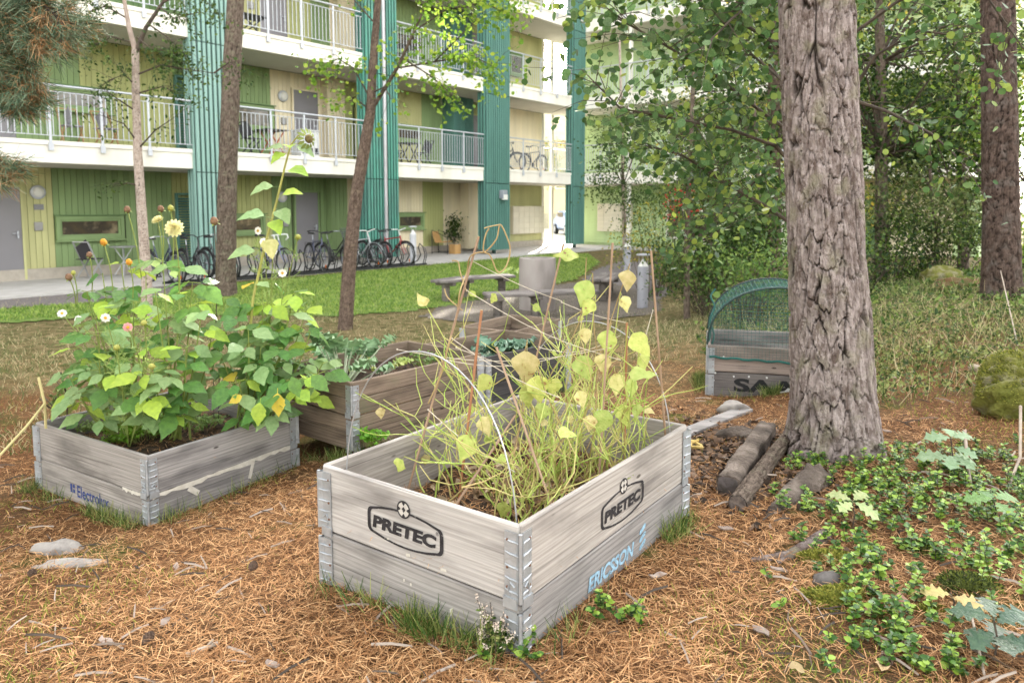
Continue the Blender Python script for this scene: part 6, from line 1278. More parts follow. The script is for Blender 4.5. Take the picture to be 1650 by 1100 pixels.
# ------------------------------------------------------------------ fallen wood, stones, moss
old_w = mat('rotten_wood', (.05,.038,.03), (.24,.195,.165), 7, .95, .9, 50, c3=(.12,.092,.075), stretch=(1,1,1), detail=9)
def lay(x, y, dz=0.): return Vector((x, y, gz1(x, y)+dz))
def rough_tube(name, label, cat, pts, radii, m, seed, sq=0., n=30, seg=70, amp=.22):
    P0 = Vector(pts[0]); t = thing(name, label, cat, tuple(P0)); a, b = Vector(pts[0]), Vector(pts[-1]); d = (b-a).normalized(); u = Vector((0,0,1))-d*d.z; u.normalize(); w = d.cross(u); V = []; Fq = []
    for i in range(seg+1):
        f = i/seg; c = a.lerp(b, f)-P0; r = radii[0]+(radii[1]-radii[0])*f
        for k in range(n):
            th = 2*math.pi*k/n; rr = r*(1+amp*(float(fbm(np.array([math.cos(th)*2+seed]), np.array([math.sin(th)*2+f*6]), 3, seed)[0])-.47)*2+.5*amp*(float(fbm(np.array([math.cos(th)*9+seed]), np.array([math.sin(th)*9+f*9]), 3, seed+4)[0])-.47)*2)
            if sq: rr *= min(1.25, 1/max(abs(math.cos(th)), abs(math.sin(th))))*sq+(1-sq)
            V.append(c+(u*math.sin(th)+w*math.cos(th))*rr)
    for i in range(seg):
        for k in range(n): Fq.append((i*n+k, i*n+(k+1)%n, (i+1)*n+(k+1)%n, (i+1)*n+k))
    mb = MB().add(V, Fq+[tuple(range(n))[::-1], tuple(range(seg*n,(seg+1)*n))]); mb.obj('trunk_piece', m, t, sm=True)
    MB().add([v-d*.002 for v in [a-P0+(u*math.sin(2*math.pi*k/n)+w*math.cos(2*math.pi*k/n))*radii[0]*.84*(min(1.25,1/max(abs(math.cos(2*math.pi*k/n)),abs(math.sin(2*math.pi*k/n))))*sq+1-sq) for k in range(n)]], [tuple(range(n))]).obj('sawn_end', mat('sawn_end', (.12,.10,.10), (.06,.05,.045), 30, .8, .3), t)
    return t
rough_tube('rotten_timber', 'rotten squared timber lying between the near planter and the big pine', 'timber', [lay(.98,3.22,.045), lay(1.50,4.2,.04)], [.052,.05], old_w, 5, .9)
def bark_log(name, label, a, b, r0, r1, m, seed, depth=.006):
    a, b = Vector(a), Vector(b); d = b-a; t = thing(name, label, 'log', tuple(a)); t.rotation_euler = d.to_track_quat('Z','Y').to_euler(); L_ = d.length
    bark_trunk('log', t, [a, a+Vector((0,0,L_*.5)), a+Vector((0,0,L_))], [r0,(r0+r1)/2,r1], 60, 160, m, .05, .1, depth, seed)
    MB().lathe([(r0*.93,.004),(r0*.9,-.001),(.001,.002)], 20).obj('sawn_end', mat('sawn_end', (.20,.16,.14), (.07,.055,.05), 40, .8, .4), t)
    return t
bark_log('fallen_log', 'round barked log with a sawn end beside the rotten timber', lay(.965,3.03,.03), lay(1.52,3.95,.05), .040, .033, grey_b, 8)
rough_tube('rotten_root', 'grey crumbling root lying against the pine beside the log', 'root', [lay(1.10,2.98,.0), lay(1.42,3.32,.03)], [.03,.075], old_w, 9, 0, 14, 16, .5)
for i, (a, b, w, lb_) in enumerate((((.95,4.25),(1.62,4.95),.1,'long grey board half buried behind the near planter'),((.62,4.15),(.95,4.42),.09,'short board end beside the far corner of the near planter'))):
    a, b = lay(*a,.02), lay(*b,.02); t = thing('loose_board', lb_, 'board', tuple(a)); MB().bar((0,0,0), b-a, w, .022).obj('board', grey_w, t, bevel=.003); MB().lathe([(.004,0),(.003,.004)], 8).obj('nail', rust_m, t, loc=(b-a)*.9+Vector((0,0,.012)))
ro = mat('yellow_strap', (.62,.45,.16), (.5,.36,.12), 20, .7); c = lay(.93,3.95,.05); t = thing('yellow_strap', 'tangled yellow strap on the ground behind the near planter', 'strap', tuple(c))
MB().tube([(.1*math.cos(i*.9)*(1-.03*i)+.012*i-.1, .07*math.sin(i*1.1), .012*math.sin(i*1.7)) for i in range(20)], .009, 5).obj('strap', ro, t, sm=True); MB().tube([(-.1,0,0),(-.22,.03,0),(-.34,-.02,.01)], .006, 5).obj('strap_end', ro, t, sm=True)
def rock(name, label, c, r, m, seed, cat='stone', n=26):
    t = ob(name, None); TH, PH = np.meshgrid(np.linspace(0,2*math.pi,n,endpoint=False), np.linspace(-math.pi/2,math.pi/2,n//2)); x, y, z = np.cos(PH)*np.cos(TH), np.cos(PH)*np.sin(TH), np.sin(PH)
    k = 1+.7*(fbm(x*1.6+seed, y*1.6+z*1.3, 4, seed)-.47)+(.22 if n > 60 else .12)*(fbm(x*7+z*5, y*7+z*3, 4, seed+5)-.47); V = np.stack([x*k*r[0], y*k*r[1], z*k*r[2]], -1).reshape(-1,3); ii = np.arange(len(V)).reshape(-1,n)
    Fq = np.stack([ii[:-1], np.roll(ii[:-1],-1,1), np.roll(ii[1:],-1,1), ii[1:]], -1).reshape(-1,4); bpy.data.objects.remove(t)
    return ob(name, np_mesh(name, V, Fq, m, True), None, c, None, label, cat)
stone_m = mat('grey_granite', (.36,.33,.30), (.15,.135,.125), 7, .9, .6, 30, c3=(.30,.27,.25)); moss_m = mat('moss', (.13,.14,.018), (.24,.22,.035), 26, .95, 1., 90, c3=(.17,.18,.02)); dmoss_m = mat('dark_moss', (.05,.07,.012), (.10,.12,.02), 40, .95, 1., 120)
mossr_m = mat('mossy_rock', (.12,.13,.02), (.22,.20,.12), 9, .95, 1., 45, c3=(.15,.15,.03))
rock('flat_rock', 'pale flat rock breaking the needle carpet at the left', lay(*ground_at(95,888)[:2],-.01), (.13,.07,.05), stone_m, 3)
rock('flat_rock', 'longer low grey rock just below the pale flat rock', lay(*ground_at(120,912)[:2],-.025), (.2,.06,.045), stone_m, 4)
rock('mossy_boulder', 'rounded moss-covered boulder at the right edge', (3.05,4.15,gz1(3.05,4.15)+.08), (.34,.3,.25), mossr_m, 7, 'boulder', 90)
rock('mossy_rock', 'grey and mossy rock by the foot of the grey birch', (6.3,10.6,gz1(6.3,10.6)+.05), (.32,.28,.24), mossr_m, 9, 'rock', 70); rock('mossy_rock', 'needle-strewn mossy mound left of the dark plated pine', (6.1,9.6,gz1(6.1,9.6)-.1), (.6,.5,.3), mat('needle_mound', (.15,.08,.035), (.07,.075,.018), 3.5, .95, .7, 50), 10, 'mound', 70)
rock('field_stone', 'small grey stone in front of the netted planter', lay(1.53,4.95,.02), (.1,.07,.06), stone_m, 12)
rock('bark_lump', 'crumbled bark lump beside the rotten timber', lay(1.35,4.25,.02), (.13,.07,.045), old_w, 13, 'bark'); 
def moss_on(o, r, n, m, s=.012, zmin=.15):
    u = rand_unit(n); u[:,2] = np.abs(u[:,2]); u = u[u[:,2] > zmin]; k = 1+.7*(fbm(u[:,0]*1.6+o['seed'], u[:,1]*1.6+u[:,2]*1.3, 4, o['seed'])-.47); P = u*k[:,None]*np.array(r)*.99
    V, Fq = scatter([(-.25,0,0),(.25,0,0),(.12,1,.1),(-.12,1,.1)], [(0,1,2,3)], P, u+rng.normal(size=u.shape)*.35, rand_unit(len(u)), s*rng.uniform(.6,1.4,len(u))); ob('moss_shoots', np_mesh('moss_shoots', V, Fq, m), o, kind='stuff'); del o['seed']
mshoot_m = mat('moss_shoot_fresh', (.10,.12,.015), (.34,.33,.06), 2, .9, island=True, c3=(.19,.20,.025)); mdark_m = mat('moss_shoot_dark', (.03,.045,.008), (.16,.19,.03), 2, .9, island=True, c3=(.075,.095,.015))
bo = bpy.data.objects['mossy_boulder']; bo['seed'] = 7; moss_on(bo, (.34,.3,.25), 9000, mshoot_m, .011, -.1)
for (px, py, r, m, lb_) in ((1482,892,.075,dmoss_m,'dark moss cushion below the oak seedling'),(1560,950,.10,dmoss_m,'larger dark moss cushion near the lower right corner'),(1350,968,.10,moss_m,'yellow-green moss cushion beside a grey stone'),(1330,905,.09,moss_m,'bright moss patch at the end of the pine root'),(1500,985,.05,moss_m,'small moss cushion under the yellow oak leaf')):
    g = ground_at(px, py); rock('moss_cushion', lb_, (g.x,g.y,gz1(g.x,g.y)-.01), (r,r*.7,r*.42), m, int(px) % 50, 'moss', 20); mo = bpy.context.scene.objects[-1] if False else COL.objects[-1]; mo['seed'] = int(px) % 50; moss_on(mo, (r,r*.7,r*.42), 1500, mdark_m if m is dmoss_m else mshoot_m, .010, .0)
g = ground_at(1333,945); rock('field_stone', 'dark stone half under moss on the right', (g.x,g.y,gz1(g.x,g.y)), (.05,.045,.04), mat('dark_stone', (.14,.125,.12), (.09,.08,.075), 20, .9, .4), 22)
for pts, lb_ in (([(1210,905),(1270,900),(1330,870)],'pine root running through the needles at the right'),): 
    P = [ground_at(*p) for p in pts]; P = [Vector((p.x,p.y,gz1(p.x,p.y)+.006)) for p in P]; t = thing('surface_root', lb_, 'root', tuple(P[0])); MB().tube([p-P[0] for p in P], [.008,.02,.03], 10).obj('root', pine_b, t, sm=True); MB().tube([P[1]-P[0], P[1]-P[0]+Vector((-.06,-.05,.0))], .008, 6).obj('side_root', pine_b, t)
stick_m = mat('pale_stick', (.42,.35,.28), (.28,.22,.18), 14, .85)
for pts, r, lb_ in (([(1552,738,.12),(1558,770,.06),(1565,790,.01)],.008,'pale forked stick standing below the oak seedling'),([(1565,600,.03),(1650,618,.02)],.03,'peeling birch stick lying in the bilberry'),([(1640,725,.2),(1642,765,.08),(1620,800,.01)],.007,'bent grey twig at the right edge'),([(1640,560,.02),(1600,470,.55),(1545,440,.9)],.006,'thin bare twig arching in front of the dark pine'),([(1570,790,.01),(1600,835,.01)],.008,'bleached stick on the needles below the forked one'),([(300,1058,.01),(352,1043,.012)],.008,'pale bark stick among needles at the bottom left'),([(1560,985,.02),(1585,1100,.03)],.004,'long brown twig at the lower right corner')):
    P = []
    for (x, y, h) in pts: g = ground_at(min(x,1649), y); P.append(Vector((g.x, g.y, gz1(g.x,g.y)+h)))
    t = thing('stick', lb_, 'stick', tuple(P[0]), 0); MB().tube([p-P[0] for p in P], [r*(1-.3*i/len(P)) for i in range(len(P))], 8).obj('stick', stick_m, t, sm=True); MB().tube([(P[-1]-P[0])*.6, (P[-1]-P[0])*.6+Vector((.02,.01,.02))], r*.5, 6).obj('stub', stick_m, t)
# chips, cones and fallen leaves
chip_m = mat('bark_chip', (.36,.29,.25), (.24,.18,.15), 40, .9, .4, rnd=.3); cone_m = mat('cone_scales', (.16,.10,.07), (.09,.06,.045), 60, .85, .6); fall_m = mat('fallen_leaf', (.48,.33,.2), (.36,.22,.13), 30, .85, rnd=.25, hue=.03)
cm_ = MB()
for i in range(9):
    f = i/8; rr = .014*math.sin(math.pi*(.15+.75*f))
    for k in range(7): a = 2*math.pi*k/7+i*.5; cm_.bar((rr*.5*math.cos(a),rr*.5*math.sin(a),.04*f),(rr*1.25*math.cos(a),rr*1.25*math.sin(a),.04*f+.006), .008, .0025)
cone_me = cm_.mesh('pine_cone', cone_m); chips = [MB().prism([(-.028*k,-.006),(-.02,.009*k),(-.004,.012),(.014,.008/k),(.031,.011*k),(.026,-.004),(.008,-.011/k),(-.012,-.008)], -.0025, .0025).mesh('bark_chip', chip_m) for k in (.75,1.,1.3)]
LIT = 'small things lying on the needles'
for (px, py, lb_) in ((405,922,'dark pine cone between the flat rock and the near planter'),(230,1038,'pine cone on the needles at the bottom left'),(1475,1050,'pine cone under the lingonberry at the lower right'),(1435,1065,'pine cone beside a lingonberry sprig at the bottom right'),(55,930,'pine cone left of the flat grey rock')):
    g = ground_at(px, py); ob('pine_cone', cone_me, None, None, Matrix.Translation((g.x,g.y,gz1(g.x,g.y)+.016))@Matrix.Rotation(random.uniform(0,6),4,'Z')@Matrix.Rotation(1.4,4,'X'), lb_, 'pine cone', LIT)
for (px, py, lb_) in ((265,1008,'pale bark flake on the needles at the bottom left'),(170,1042,'whitish bark flake near the lower left corner'),(440,1082,'bark flake at the bottom edge left of the near planter'),(1060,935,'bark flake on the needles right of the pale blue lettering'),(1255,930,'bark flake left of the mossy stone'),(1170,860,'bark flake in front of the sawn log'),(285,915,'bark flake right of the flat grey rock'),(1225,1025,'bark flake on bare needles at the bottom right'),(1455,775,'bark flake beside the grey-green oak seedling'),(1430,700,'bark flake right of the pine foot')):
    g = ground_at(px, py); ob('bark_chip', random.choice(chips), None, None, Matrix.Translation((g.x,g.y,gz1(g.x,g.y)+.018))@Matrix.Rotation(random.uniform(0,6),4,'Z')@Matrix.Rotation(math.pi/2+random.uniform(-.35,.35),4,'X'), lb_, 'bark chip', LIT)
fl_me = leaf_mesh('fallen_leaf', leaf_t([.02,.3,.42,.4,.25,.0], .3, .2, .3), fall_m)
for (px, py, lb_) in ((1270,1090,'reddish fallen leaf at the bottom edge'),(1420,1090,'brown leaf at the bottom edge under the lingonberry'),(1465,985,'dry leaf beside the yellowed oak sprig'),(1545,800,'brown leaf under the grey-green oak seedling'),(1620,860,'curled leaf near the right edge'),(1300,880,'brown leaf by the surface root'),(1400,1005,'brown leaf below the yellow-green moss'),(1528,830,'tan leaf among lingonberry below the forked stick')):
    g = ground_at(px, py); ob('fallen_leaf', fl_me, None, None, basis((random.uniform(-1,1),random.uniform(-1,1),0),(random.uniform(-.3,.3),random.uniform(-.3,.3),1),(g.x,g.y,gz1(g.x,g.y)+.022),random.uniform(.04,.06)), lb_, 'leaf', LIT)
# oak seedlings
def oak_leaf():
    n = 15; V = []; Fq = []
    for i in range(n):
        f = i/(n-1); env = .36*math.sin(math.pi*min(1, .08+f*.92))**.7*(.45+.75*f); w = env*(1+.45*math.sin(i*1.75+1.2)) if 0 < i < n-1 else .02
        z = -.2*f*f; V += [(-w, f, z+.12*w), (0, f, z), (w, f, z+.12*w)]
    for i in range(n-1): a = 3*i; Fq += [(a,a+1,a+4,a+3),(a+1,a+2,a+5,a+4)]
    return V, Fq
oT = with_stalk(oak_leaf(), .1); om = {k: leaf_mesh('leaf', oT, m) for k, m in (('grey', lf('oak_grey_green', (.24,.34,.2), (.18,.28,.14), .2)), ('pale', lf('oak_pale', (.5,.55,.26), (.36,.46,.2), .3)), ('dark', lf('oak_dark', (.035,.075,.045), (.06,.11,.06), .1, .3)), ('yel', lf('oak_yellow', (.68,.56,.22), (.55,.45,.2), .25)), ('green', lf('oak_green', (.14,.27,.08), (.1,.2,.06), .2)))}
def oak(label, px, py, leaves, key, h):
    g = ground_at(px, py); g = Vector((g.x, g.y, gz1(g.x,g.y))); t = thing('oak_seedling', label, 'seedling', tuple(g)); MB().tube([(0,0,-.02),(.01,0,h*.5),(0,.01,h)], .003, 5).obj('stem', twig_m, t)
    for (a, el, s, f) in leaves:
        d = Vector((math.cos(a)*math.cos(el), math.sin(a)*math.cos(el), math.sin(el))); ob('leaf', om[key], t, M=basis(d, Vector((0,-.35,1)), (0,0,h*f), s))
oak('pale yellow-green oak seedling with four leaves in the lingonberry', 1372,858,[(2.6,.25,.085,1),(.5,.3,.08,1),(-.6,-.35,.1,.98),(3.7,-.1,.075,.95)],'pale',.12)
oak('grey-green oak seedling standing above the lingonberry on the right', 1530,775,[(3.1,.1,.11,1),(.2,.15,.1,1),(1.2,.3,.09,1),(4.2,-.1,.11,.6),(2.8,.0,.13,.55),(.1,-.1,.12,.55),(5.3,-.2,.1,.6),(-.7,-.15,.1,.8)],'grey',.2)
oak('dark blue-green oak sprig at the lower right corner', 1600,1060,[(2.6,.1,.10,1),(1.3,.3,.09,1),(.2,.3,.10,.9),(3.6,-.1,.09,.7),(4.6,.2,.09,.6),(5.5,.1,.1,.6),(.9,.1,.1,.5),(2.0,.1,.08,.4)],'dark',.12)
oak('yellowed oak sprig lying beside the dark moss cushion', 1532,985,[(2.9,.1,.08,1),(-.5,-.1,.09,.9),(5.6,.05,.055,.8)],'yel',.05)
oak('green oak seedling half under twigs at the right edge', 1600,845,[(2.9,.0,.1,1),(.3,.05,.11,1),(4.8,-.1,.1,.9),(1.5,.2,.09,.9)],'green',.09)

# ------------------------------------------------------------------ what covers the ground
FOOT = [(T1,1.212,.858),(T2,.96,1.11),(T3,1.16,.78),(T4,.98,.74),(T6,.92,.6),(T5,1.2,.8)]
def free(x, y, pad=.015):
    k = np.ones(x.shape, bool)
    for t, lx, ly in FOOT:
        c, s = math.cos(t.rotation_euler.z), math.sin(t.rotation_euler.z); dx, dy = x-t.location.x, y-t.location.y; u, v = c*dx+s*dy, -s*dx+c*dy
        k &= ~((u > -pad) & (u < lx+pad) & (v > -pad) & (v < ly+pad))
    k &= np.hypot(x-1.65, y-3.8) > .22
    return k
def wedge(n, d0, d1, p=1., half=1.02):
    """points on the ground in front, denser close by"""
    r = (d0**(2-p) + rng.random(n)*(d1**(2-p)-d0**(2-p)))**(1/(2-p)); a = rng.uniform(-half, half, n)*1.
    return np.tan(a*.9)*r, r
litter = mat('needle_litter', (.06,.024,.010), (.74,.46,.235), 2., .75, island=True, c3=(.40,.19,.075), sharp=(.05,.95), spec=.25)
NT = [(-.018,0,0),(.018,0,0),(.022,.5,.06),(-.022,.5,.06),(-.008,1,0),(.008,1,0)]; NTF = [(0,1,2,3),(3,2,5,4)]
x, y = wedge(255000, 1.3, 8.5, 1.75)
zone = fbm(x*1.1+3, y*1.1+1, 4, 12)                                    # thinner where moss and grass hold the ground
k = free(x, y) & (rng.random(len(x)) < np.clip(1.25-smooth(.50,.66,zone)*.9, .15, 1)) & ~((x > 2.1) & (y > 4.6) & (rng.random(len(x)) < .6)) & ~((x < -1.2) & (y > 4.6) & (rng.random(len(x)) < .7))
x, y = x[k], y[k]; n = len(x); a = rng.uniform(0, 2*math.pi, n) + .0
AX = np.stack([np.cos(a), np.sin(a), rng.normal(0,.16,n)], 1); P = np.stack([x, y, gz(x,y)+.003+.016*rng.random(n)**2], 1)
V, Fq = scatter(NT, NTF, P, AX, np.array([0,0,1.])+rng.normal(size=(n,3))*.25, rng.uniform(.032,.062,n))
ob('pine_needle_carpet', np_mesh('pine_needle_carpet', V, Fq, litter), None, None, None, 'orange-brown carpet of fallen pine needles over the forest floor', 'pine needles', None, 'stuff')
n = 900; x, y = wedge(n, 1.4, 5.5, 1.5); k = free(x, y); x, y = x[k], y[k]; n = len(x); a = rng.uniform(0,6.28,n)
V, Fq = scatter([(-.03,0,0),(.03,0,0),(.028,.5,.05),(-.028,.5,.05),(-.02,1,0),(.02,1,0),(0,0,.06),(0,.5,.11),(0,1,.05)], [(0,6,7,3),(6,1,2,7),(3,7,8,4),(7,2,5,8)], np.stack([x,y,gz(x,y)+.012],1), np.stack([np.cos(a),np.sin(a),rng.normal(0,.08,n)],1), np.array([0,0,1.])+rng.normal(size=(n,3))*.1, rng.uniform(.03,.13,n)); ob('twig_litter', np_mesh('twig_litter', V, Fq, mat('litter_twig', (.06,.045,.035), (.36,.29,.24), 3, .9, island=True, c3=(.17,.12,.09))), None, None, None, 'small dark twigs scattered over the needle carpet', 'twigs', None, 'stuff')
# litter on the soil of the planters
for t, lx, ly, n, zs in ((T1,1.17,.82,5200,.185),(T2,.92,1.07,1500,-.06),(T5,1.1,.7,700,.05)):
    u, v = rng.uniform(.03,lx,n), rng.uniform(.03,ly,n); a = rng.uniform(0,6.28,n); sd = dict(((T1.name,1),(T2.name,2),(T5.name,6)))[t.name]
    z = zs+(fbm(u*6+sd, v*6, 4, sd)-.47)*.10+.004+.014*rng.random(n); V, Fq = scatter(NT, NTF, np.stack([u,v,z],1), np.stack([np.cos(a),np.sin(a),rng.normal(0,.25,n)],1), np.array([0,0,1.])+rng.normal(size=(n,3))*.3, rng.uniform(.03,.06,n)); ob('dry_litter', np_mesh('dry_litter', V, Fq, litter), t, kind='stuff')
    if t is T1:
        n = 420; u, v = rng.uniform(.05,lx-.03,n), rng.uniform(.05,ly-.03,n); V, Fq = scatter(*leaf_t([.02,.3,.42,.3,.0],.3,.2,.35), np.stack([u,v,zs+(fbm(u*6+sd,v*6,4,sd)-.47)*.10+.02],1), rand_unit(n)*np.array([1,1,.3]), rand_unit(n,1.5), rng.uniform(.02,.055,n)); ob('dead_leaves', np_mesh('dead_leaves', V, Fq, mat('dead_bean_leaf', (.20,.13,.075), (.40,.31,.2), 3, .9, island=True, c3=(.3,.21,.13))), t, kind='stuff')
n = 2600; x, y = rng.normal(1.15,.32,n), rng.normal(3.85,.42,n); k = free(x,y) & (np.abs(x-1.15) < .5); x, y = x[k], y[k]; n = len(x); V, Fq = scatter([(-.3,0,0),(.3,0,.05),(.25,.5,.22),(-.3,.6,.2),(-.1,1,0),(.2,.95,.05)], [(0,1,2,3),(3,2,5,4)], np.stack([x,y,gz(x,y)+.004+.012*rng.random(n)],1), rand_unit(n)*np.array([1,1,.3]), rand_unit(n,1.2), rng.uniform(.012,.05,n)); ob('bark_crumbs', np_mesh('bark_crumbs', V, Fq, mat('bark_crumb', (.03,.02,.014), (.20,.13,.09), 3, .95, island=True, c3=(.09,.055,.035))), None, None, None, 'dark crumbled bark and humus round the rotten timber', 'bark', None, 'stuff')
# grass
BL = [(-.035,0,0),(.035,0,0),(.03,.5,.07),(-.03,.5,.07),(.0,1,.28)]; BLF = [(0,1,2,3)]
def blades(name, label, x, y, h0, h1, m, lean=.35, w=1., extra=0.):
    n = len(x); AX = np.stack([rng.normal(0,lean,n), rng.normal(0,lean,n), np.ones(n)], 1); tv = np.array(BL)*np.array([w,1,1])
    tv = np.array([tv[0],tv[1],tv[2],tv[3],[-.006,1,.28],[.006,1,.28]]); V, Fq = scatter(tv, [(0,1,2,3),(3,2,5,4)], np.stack([x,y,gz(x,y)-.004+extra],1), AX, rand_unit(n), rng.uniform(h0,h1,n)); return ob(name, np_mesh(name, V, Fq, m), None, None, None, label, 'grass', None, 'stuff')
lawnb = mat('lawn_blade', (.09,.18,.02), (.34,.42,.10), 1., .6, island=True, c3=(.18,.31,.035), trans=.2); LPo = np.array(LAWN)
x = rng.uniform(LPo[:,0].min(), LPo[:,0].max(), 105000); y = rng.uniform(LPo[:,1].min(), LPo[:,1].max(), 105000); k = inside(LAWN, x, y); x, y = x[k], y[k]
blades('lawn_grass', 'short mown green lawn between the building and the benches', x, y, .035, .075, lawnb, .5, 2.7, .018)
wildm = mat('wild_grass_blade', (.06,.11,.025), (.58,.49,.29), 1., .7, island=True, c3=(.20,.24,.075), trans=.2); greenm = mat('green_grass_blade', (.04,.09,.012), (.30,.32,.10), 1., .6, island=True, c3=(.11,.19,.03), trans=.2)
x, y = wedge(205000, 4.0, 15.5, 1.0); dens = smooth(.40,.58, fbm(x*.9+5, y*.9, 3, 31))
k = free(x,y,.0) & (rng.random(len(x)) < .22+.75*dens) & ~inside(LAWN, x, y) & ((y > 4.7) & ((x < -1.0-.1*y) | (y > 5.9))) & ~((x > .9) & (y < 7.2) & (x < 3.0)) & ~((x > -1.6) & (x < 2.9) & (y > 11.2) & (rng.random(len(x)) < .72)); x, y = x[k], y[k]
blades('wild_grass', 'half dry rough grass between the planters and the lawn', x, y, .025, .08, wildm, .65, 1.0)
# tufts along the planters' feet
px_, py_ = [], []
for t, lx, ly in FOOT:
    for (u0,v0,u1,v1,d) in ((0,0,lx,0,1.),(0,0,0,ly,1.)):
        for _ in range(46 if t in (T1,) else 34):
            f = rng.random(); nrm = .03+.05*rng.random(); u, v = u0+(u1-u0)*f, v0+(v1-v0)*f; u, v = (u, v-nrm) if v0 == v1 else (u-nrm, v)
            if t is T1 and v0 == v1 and .3 < f < .75: continue
            w = L2W(t, (u,v,0)); nb = 34 if fbm(np.array([w.x*3.]), np.array([w.y*3.]), 3, 77)[0] > (.47 if t is not T1 else .53) else 5
            px_ += list(w.x+rng.normal(0,.022,nb)); py_ += list(w.y+rng.normal(0,.022,nb))
x, y = np.array(px_), np.array(py_); k = free(x, y, .004); blades('edge_grass', 'grass tufts growing along the feet of the planters', x[k], y[k], .03, .11, greenm, .5, .5)
x, y = wedge(70000, 1.4, 6.5, 1.5); z = fbm(x*1.1+3, y*1.1+1, 4, 12); k = free(x,y) & (rng.random(len(x)) < smooth(.45,.58,z)*.95+.03); x, y = x[k], y[k]
blades('moss_and_grass', 'thin green moss and grass showing through the needles', x, y, .012, .04, mat('moss_shoot', (.13,.17,.02), (.36,.40,.06), 1., .8, island=True, c3=(.22,.27,.03)), .7, 1.2)
# lingonberry and bilberry
lingT = leaf_t([.0,.3,.36,.25,.0], .15, .15); ling_m = mat('lingonberry_leaf', (.03,.085,.010), (.24,.36,.05), 2., .42, island=True, c3=(.08,.18,.02), spec=.3, trans=.1)
Pl = []; Al = []; stems = MB()
def sprig(gx_, gy_, R, h=.07):
    g = Vector((gx_, gy_, gz1(gx_, gy_))); d = Vector((R.gauss(0,.35), R.gauss(0,.35), 1)).normalized(); top = g+d*h*R.uniform(.6,1.3); stems.tube([g-Vector((0,0,.01)), g.lerp(top,.5), top], .0012, 3, cap=False)
    for i in range(R.randint(9,15)):
        a = i*2.4; f = .25+.8*i/14; Pl.append(list(g.lerp(top, min(1,f)))); Al.append([math.cos(a), math.sin(a), R.uniform(.1,.7)])
R10 = random.Random(110)
for (px, py, r, n) in ((1295,765,.09,26),(1330,745,.06,14),(1355,840,.10,26),(1300,820,.07,16),(1420,790,.14,50),(1470,800,.16,60),(1440,830,.15,50),(1480,740,.1,26),(1385,760,.06,14),(1320,880,.05,9),(1370,920,.10,28),(1430,985,.10,26),(1440,1010,.07,16),(1405,1030,.05,9),(1350,1055,.05,8),(1380,890,.07,13),(1530,905,.08,18),(1620,900,.12,34),(1640,940,.09,24),(1600,780,.16,44),(1640,790,.12,34),(1540,840,.12,30),(1580,740,.1,26),(1490,1080,.07,20),(1500,1060,.06,14),(1480,900,.06,12),(1630,850,.1,24),(1440,750,.09,18),(830,1065,.045,12),(985,1003,.035,8),(1003,1000,.03,5),(1520,770,.1,24),(1395,945,.07,14)):
    g = ground_at(px, py)
    for _ in range(int(n*.72)): sprig(g.x+R10.gauss(0,r), g.y+R10.gauss(0,r*.9), R10)
n = len(Pl); V, Fq = scatter(*lingT, np.array(Pl), np.array(Al), np.array([0,-.15,1.])+rng.normal(size=(n,3))*.3, rng.uniform(.016,.027,n)); ob('lingonberry_cover', np_mesh('lingonberry_cover', V, Fq, ling_m, True), None, None, None, 'glossy green lingonberry growing round the pine and over the right foreground', 'lingonberry', None, 'stuff')
stems.obj('lingonberry_stems', twig_m, None, label='thin brown stems of the lingonberry on the right', cat='lingonberry', kind='stuff')
x, y = wedge(140000, 4.6, 11.5, 1.1); k = (x > 1.75+.10*y) & (rng.random(len(x)) < .4+.6*smooth(.36,.5,fbm(x*1.4,y*1.4,3,51))) & free(x,y); x, y = x[k], y[k]; n = len(x); hb = .03+.22*fbm(x*2.3,y*2.3,3,52)
V, Fq = scatter(*small_T, np.stack([x,y,gz(x,y)+hb*rng.random(n)**.6],1), rand_unit(n,.3), rand_unit(n,1.2), rng.uniform(.022,.042,n)); ob('bilberry_cover', np_mesh('bilberry_cover', V, Fq, mat('bilberry_leaf', (.03,.06,.012), (.27,.31,.10), 1., .6, island=True, c3=(.10,.16,.03), trans=.25), True), None, None, None, 'low bilberry thicket covering the ground between the pines on the right', 'bilberry', None, 'stuff')
blades('bilberry_stems', 'thin upright stalks and straws in the bilberry thicket', x[::5], y[::5], .08, .26, wildm, .4, .3)
x, y = wedge(52000, 6.6, 17, 1.1); k = (x > .18*y+.6) & (y > 6.8) & ~((x < 3.2) & (y > 9)) & ~((x > 1.2) & (x < 3.1) & (y < 7.)) & (rng.random(len(x)) < .2+.8*smooth(.38,.52,fbm(x*.8+4,y*.8,3,55))) & ~inside([(2.5,17.0),(1.75,17.9),(2.3,20.4),(4.6,22.6),(3.4,15.5),(2.9,14.2),(1.6,12)], x, y); x, y = x[k], y[k]; n = len(x)
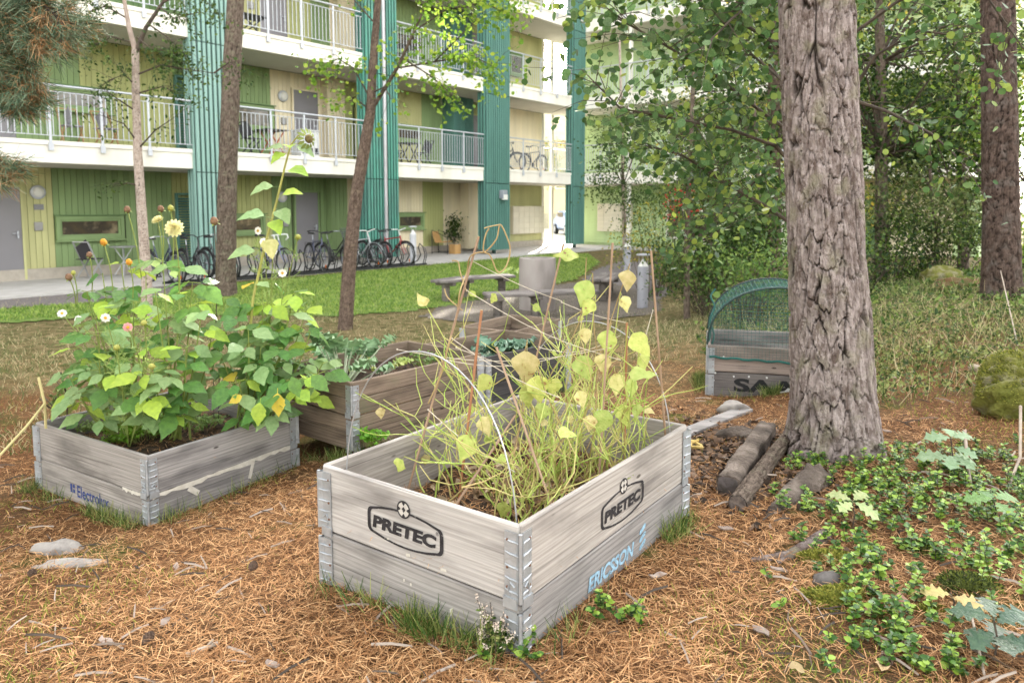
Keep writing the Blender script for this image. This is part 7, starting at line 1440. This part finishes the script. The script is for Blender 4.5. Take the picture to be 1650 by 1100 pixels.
V, Fq = scatter(*small_T, np.stack([x,y,gz(x,y)+.35*fbm(x*1.5,y*1.5,3,56)*rng.random(n)**.6],1), rand_unit(n,.2), rand_unit(n,1.), rng.uniform(.04,.075,n)); ob('undergrowth', np_mesh('undergrowth', V, Fq, leafm('undergrowth_leaf', (.025,.06,.012), (.22,.31,.07), (.08,.15,.03)), True), None, None, None, 'knee-high green undergrowth at the foot of the grove', 'undergrowth', None, 'stuff')
# heather at the near corner
g = ground_at(800,1060); t = thing('heather_tuft', 'small heather tuft with dry pinkish bells at the near planter corner', 'heather', (g.x,g.y,gz1(g.x,g.y))); R = random.Random(5); mb = MB(); Ph = []; Pf = []
for i in range(26):
    a = R.uniform(0,6.28); e = Vector((R.gauss(0,.05), R.gauss(0,.04), R.uniform(.05,.15))); mb.tube([Vector((e.x*.3,e.y*.3,-.01)), e*.6, e], .0013, 4, cap=False)
    for k in range(22): Ph.append(list(e*R.uniform(.3,.8)))
    for k in range(16): Pf.append(list(e*R.uniform(.72,1.02)+Vector((R.gauss(0,.004),R.gauss(0,.004),0))))
mb.obj('stems', twig_m, t, kind='stuff')
for nm, P_, m, s in (('foliage', Ph, greenm, .013), ('dry_bells', Pf, mat('dry_heather_bell', (.62,.5,.42), (.72,.62,.52), 3, .8, island=True), .008)):
    P_ = np.array(P_); n = len(P_); V, Fq = scatter(*small_T, P_, rand_unit(n,.5), rand_unit(n), s*rng.uniform(.7,1.3,n)); ob(nm, np_mesh(nm, V, Fq, m), t, kind='stuff')

# leafy wood added unseen behind the camera so light falls mainly from above
n = 5500; a = rng.uniform(math.radians(75), math.radians(285), n); r = rng.uniform(6.5, 15, n); z = .3+9.5*rng.random(n)
c = fbm(a*4, z*.5, 3, 91); k = c > .40; a, r, z = a[k], r[k], z[k]; n = len(a)
P = np.stack([np.sin(a)*r+1, np.cos(a)*r, z+terrain(np.sin(a)*r+1, np.cos(a)*r)], 1); V, Fq = scatter(*small_T, P, rand_unit(n), rand_unit(n), rng.uniform(.35,.75,n))
ob('forest', np_mesh('forest', V, Fq, shade_m), None, None, None, 'added leafy wood behind the camera, out of view, shutting out low sky light', 'wood', None, 'stuff')
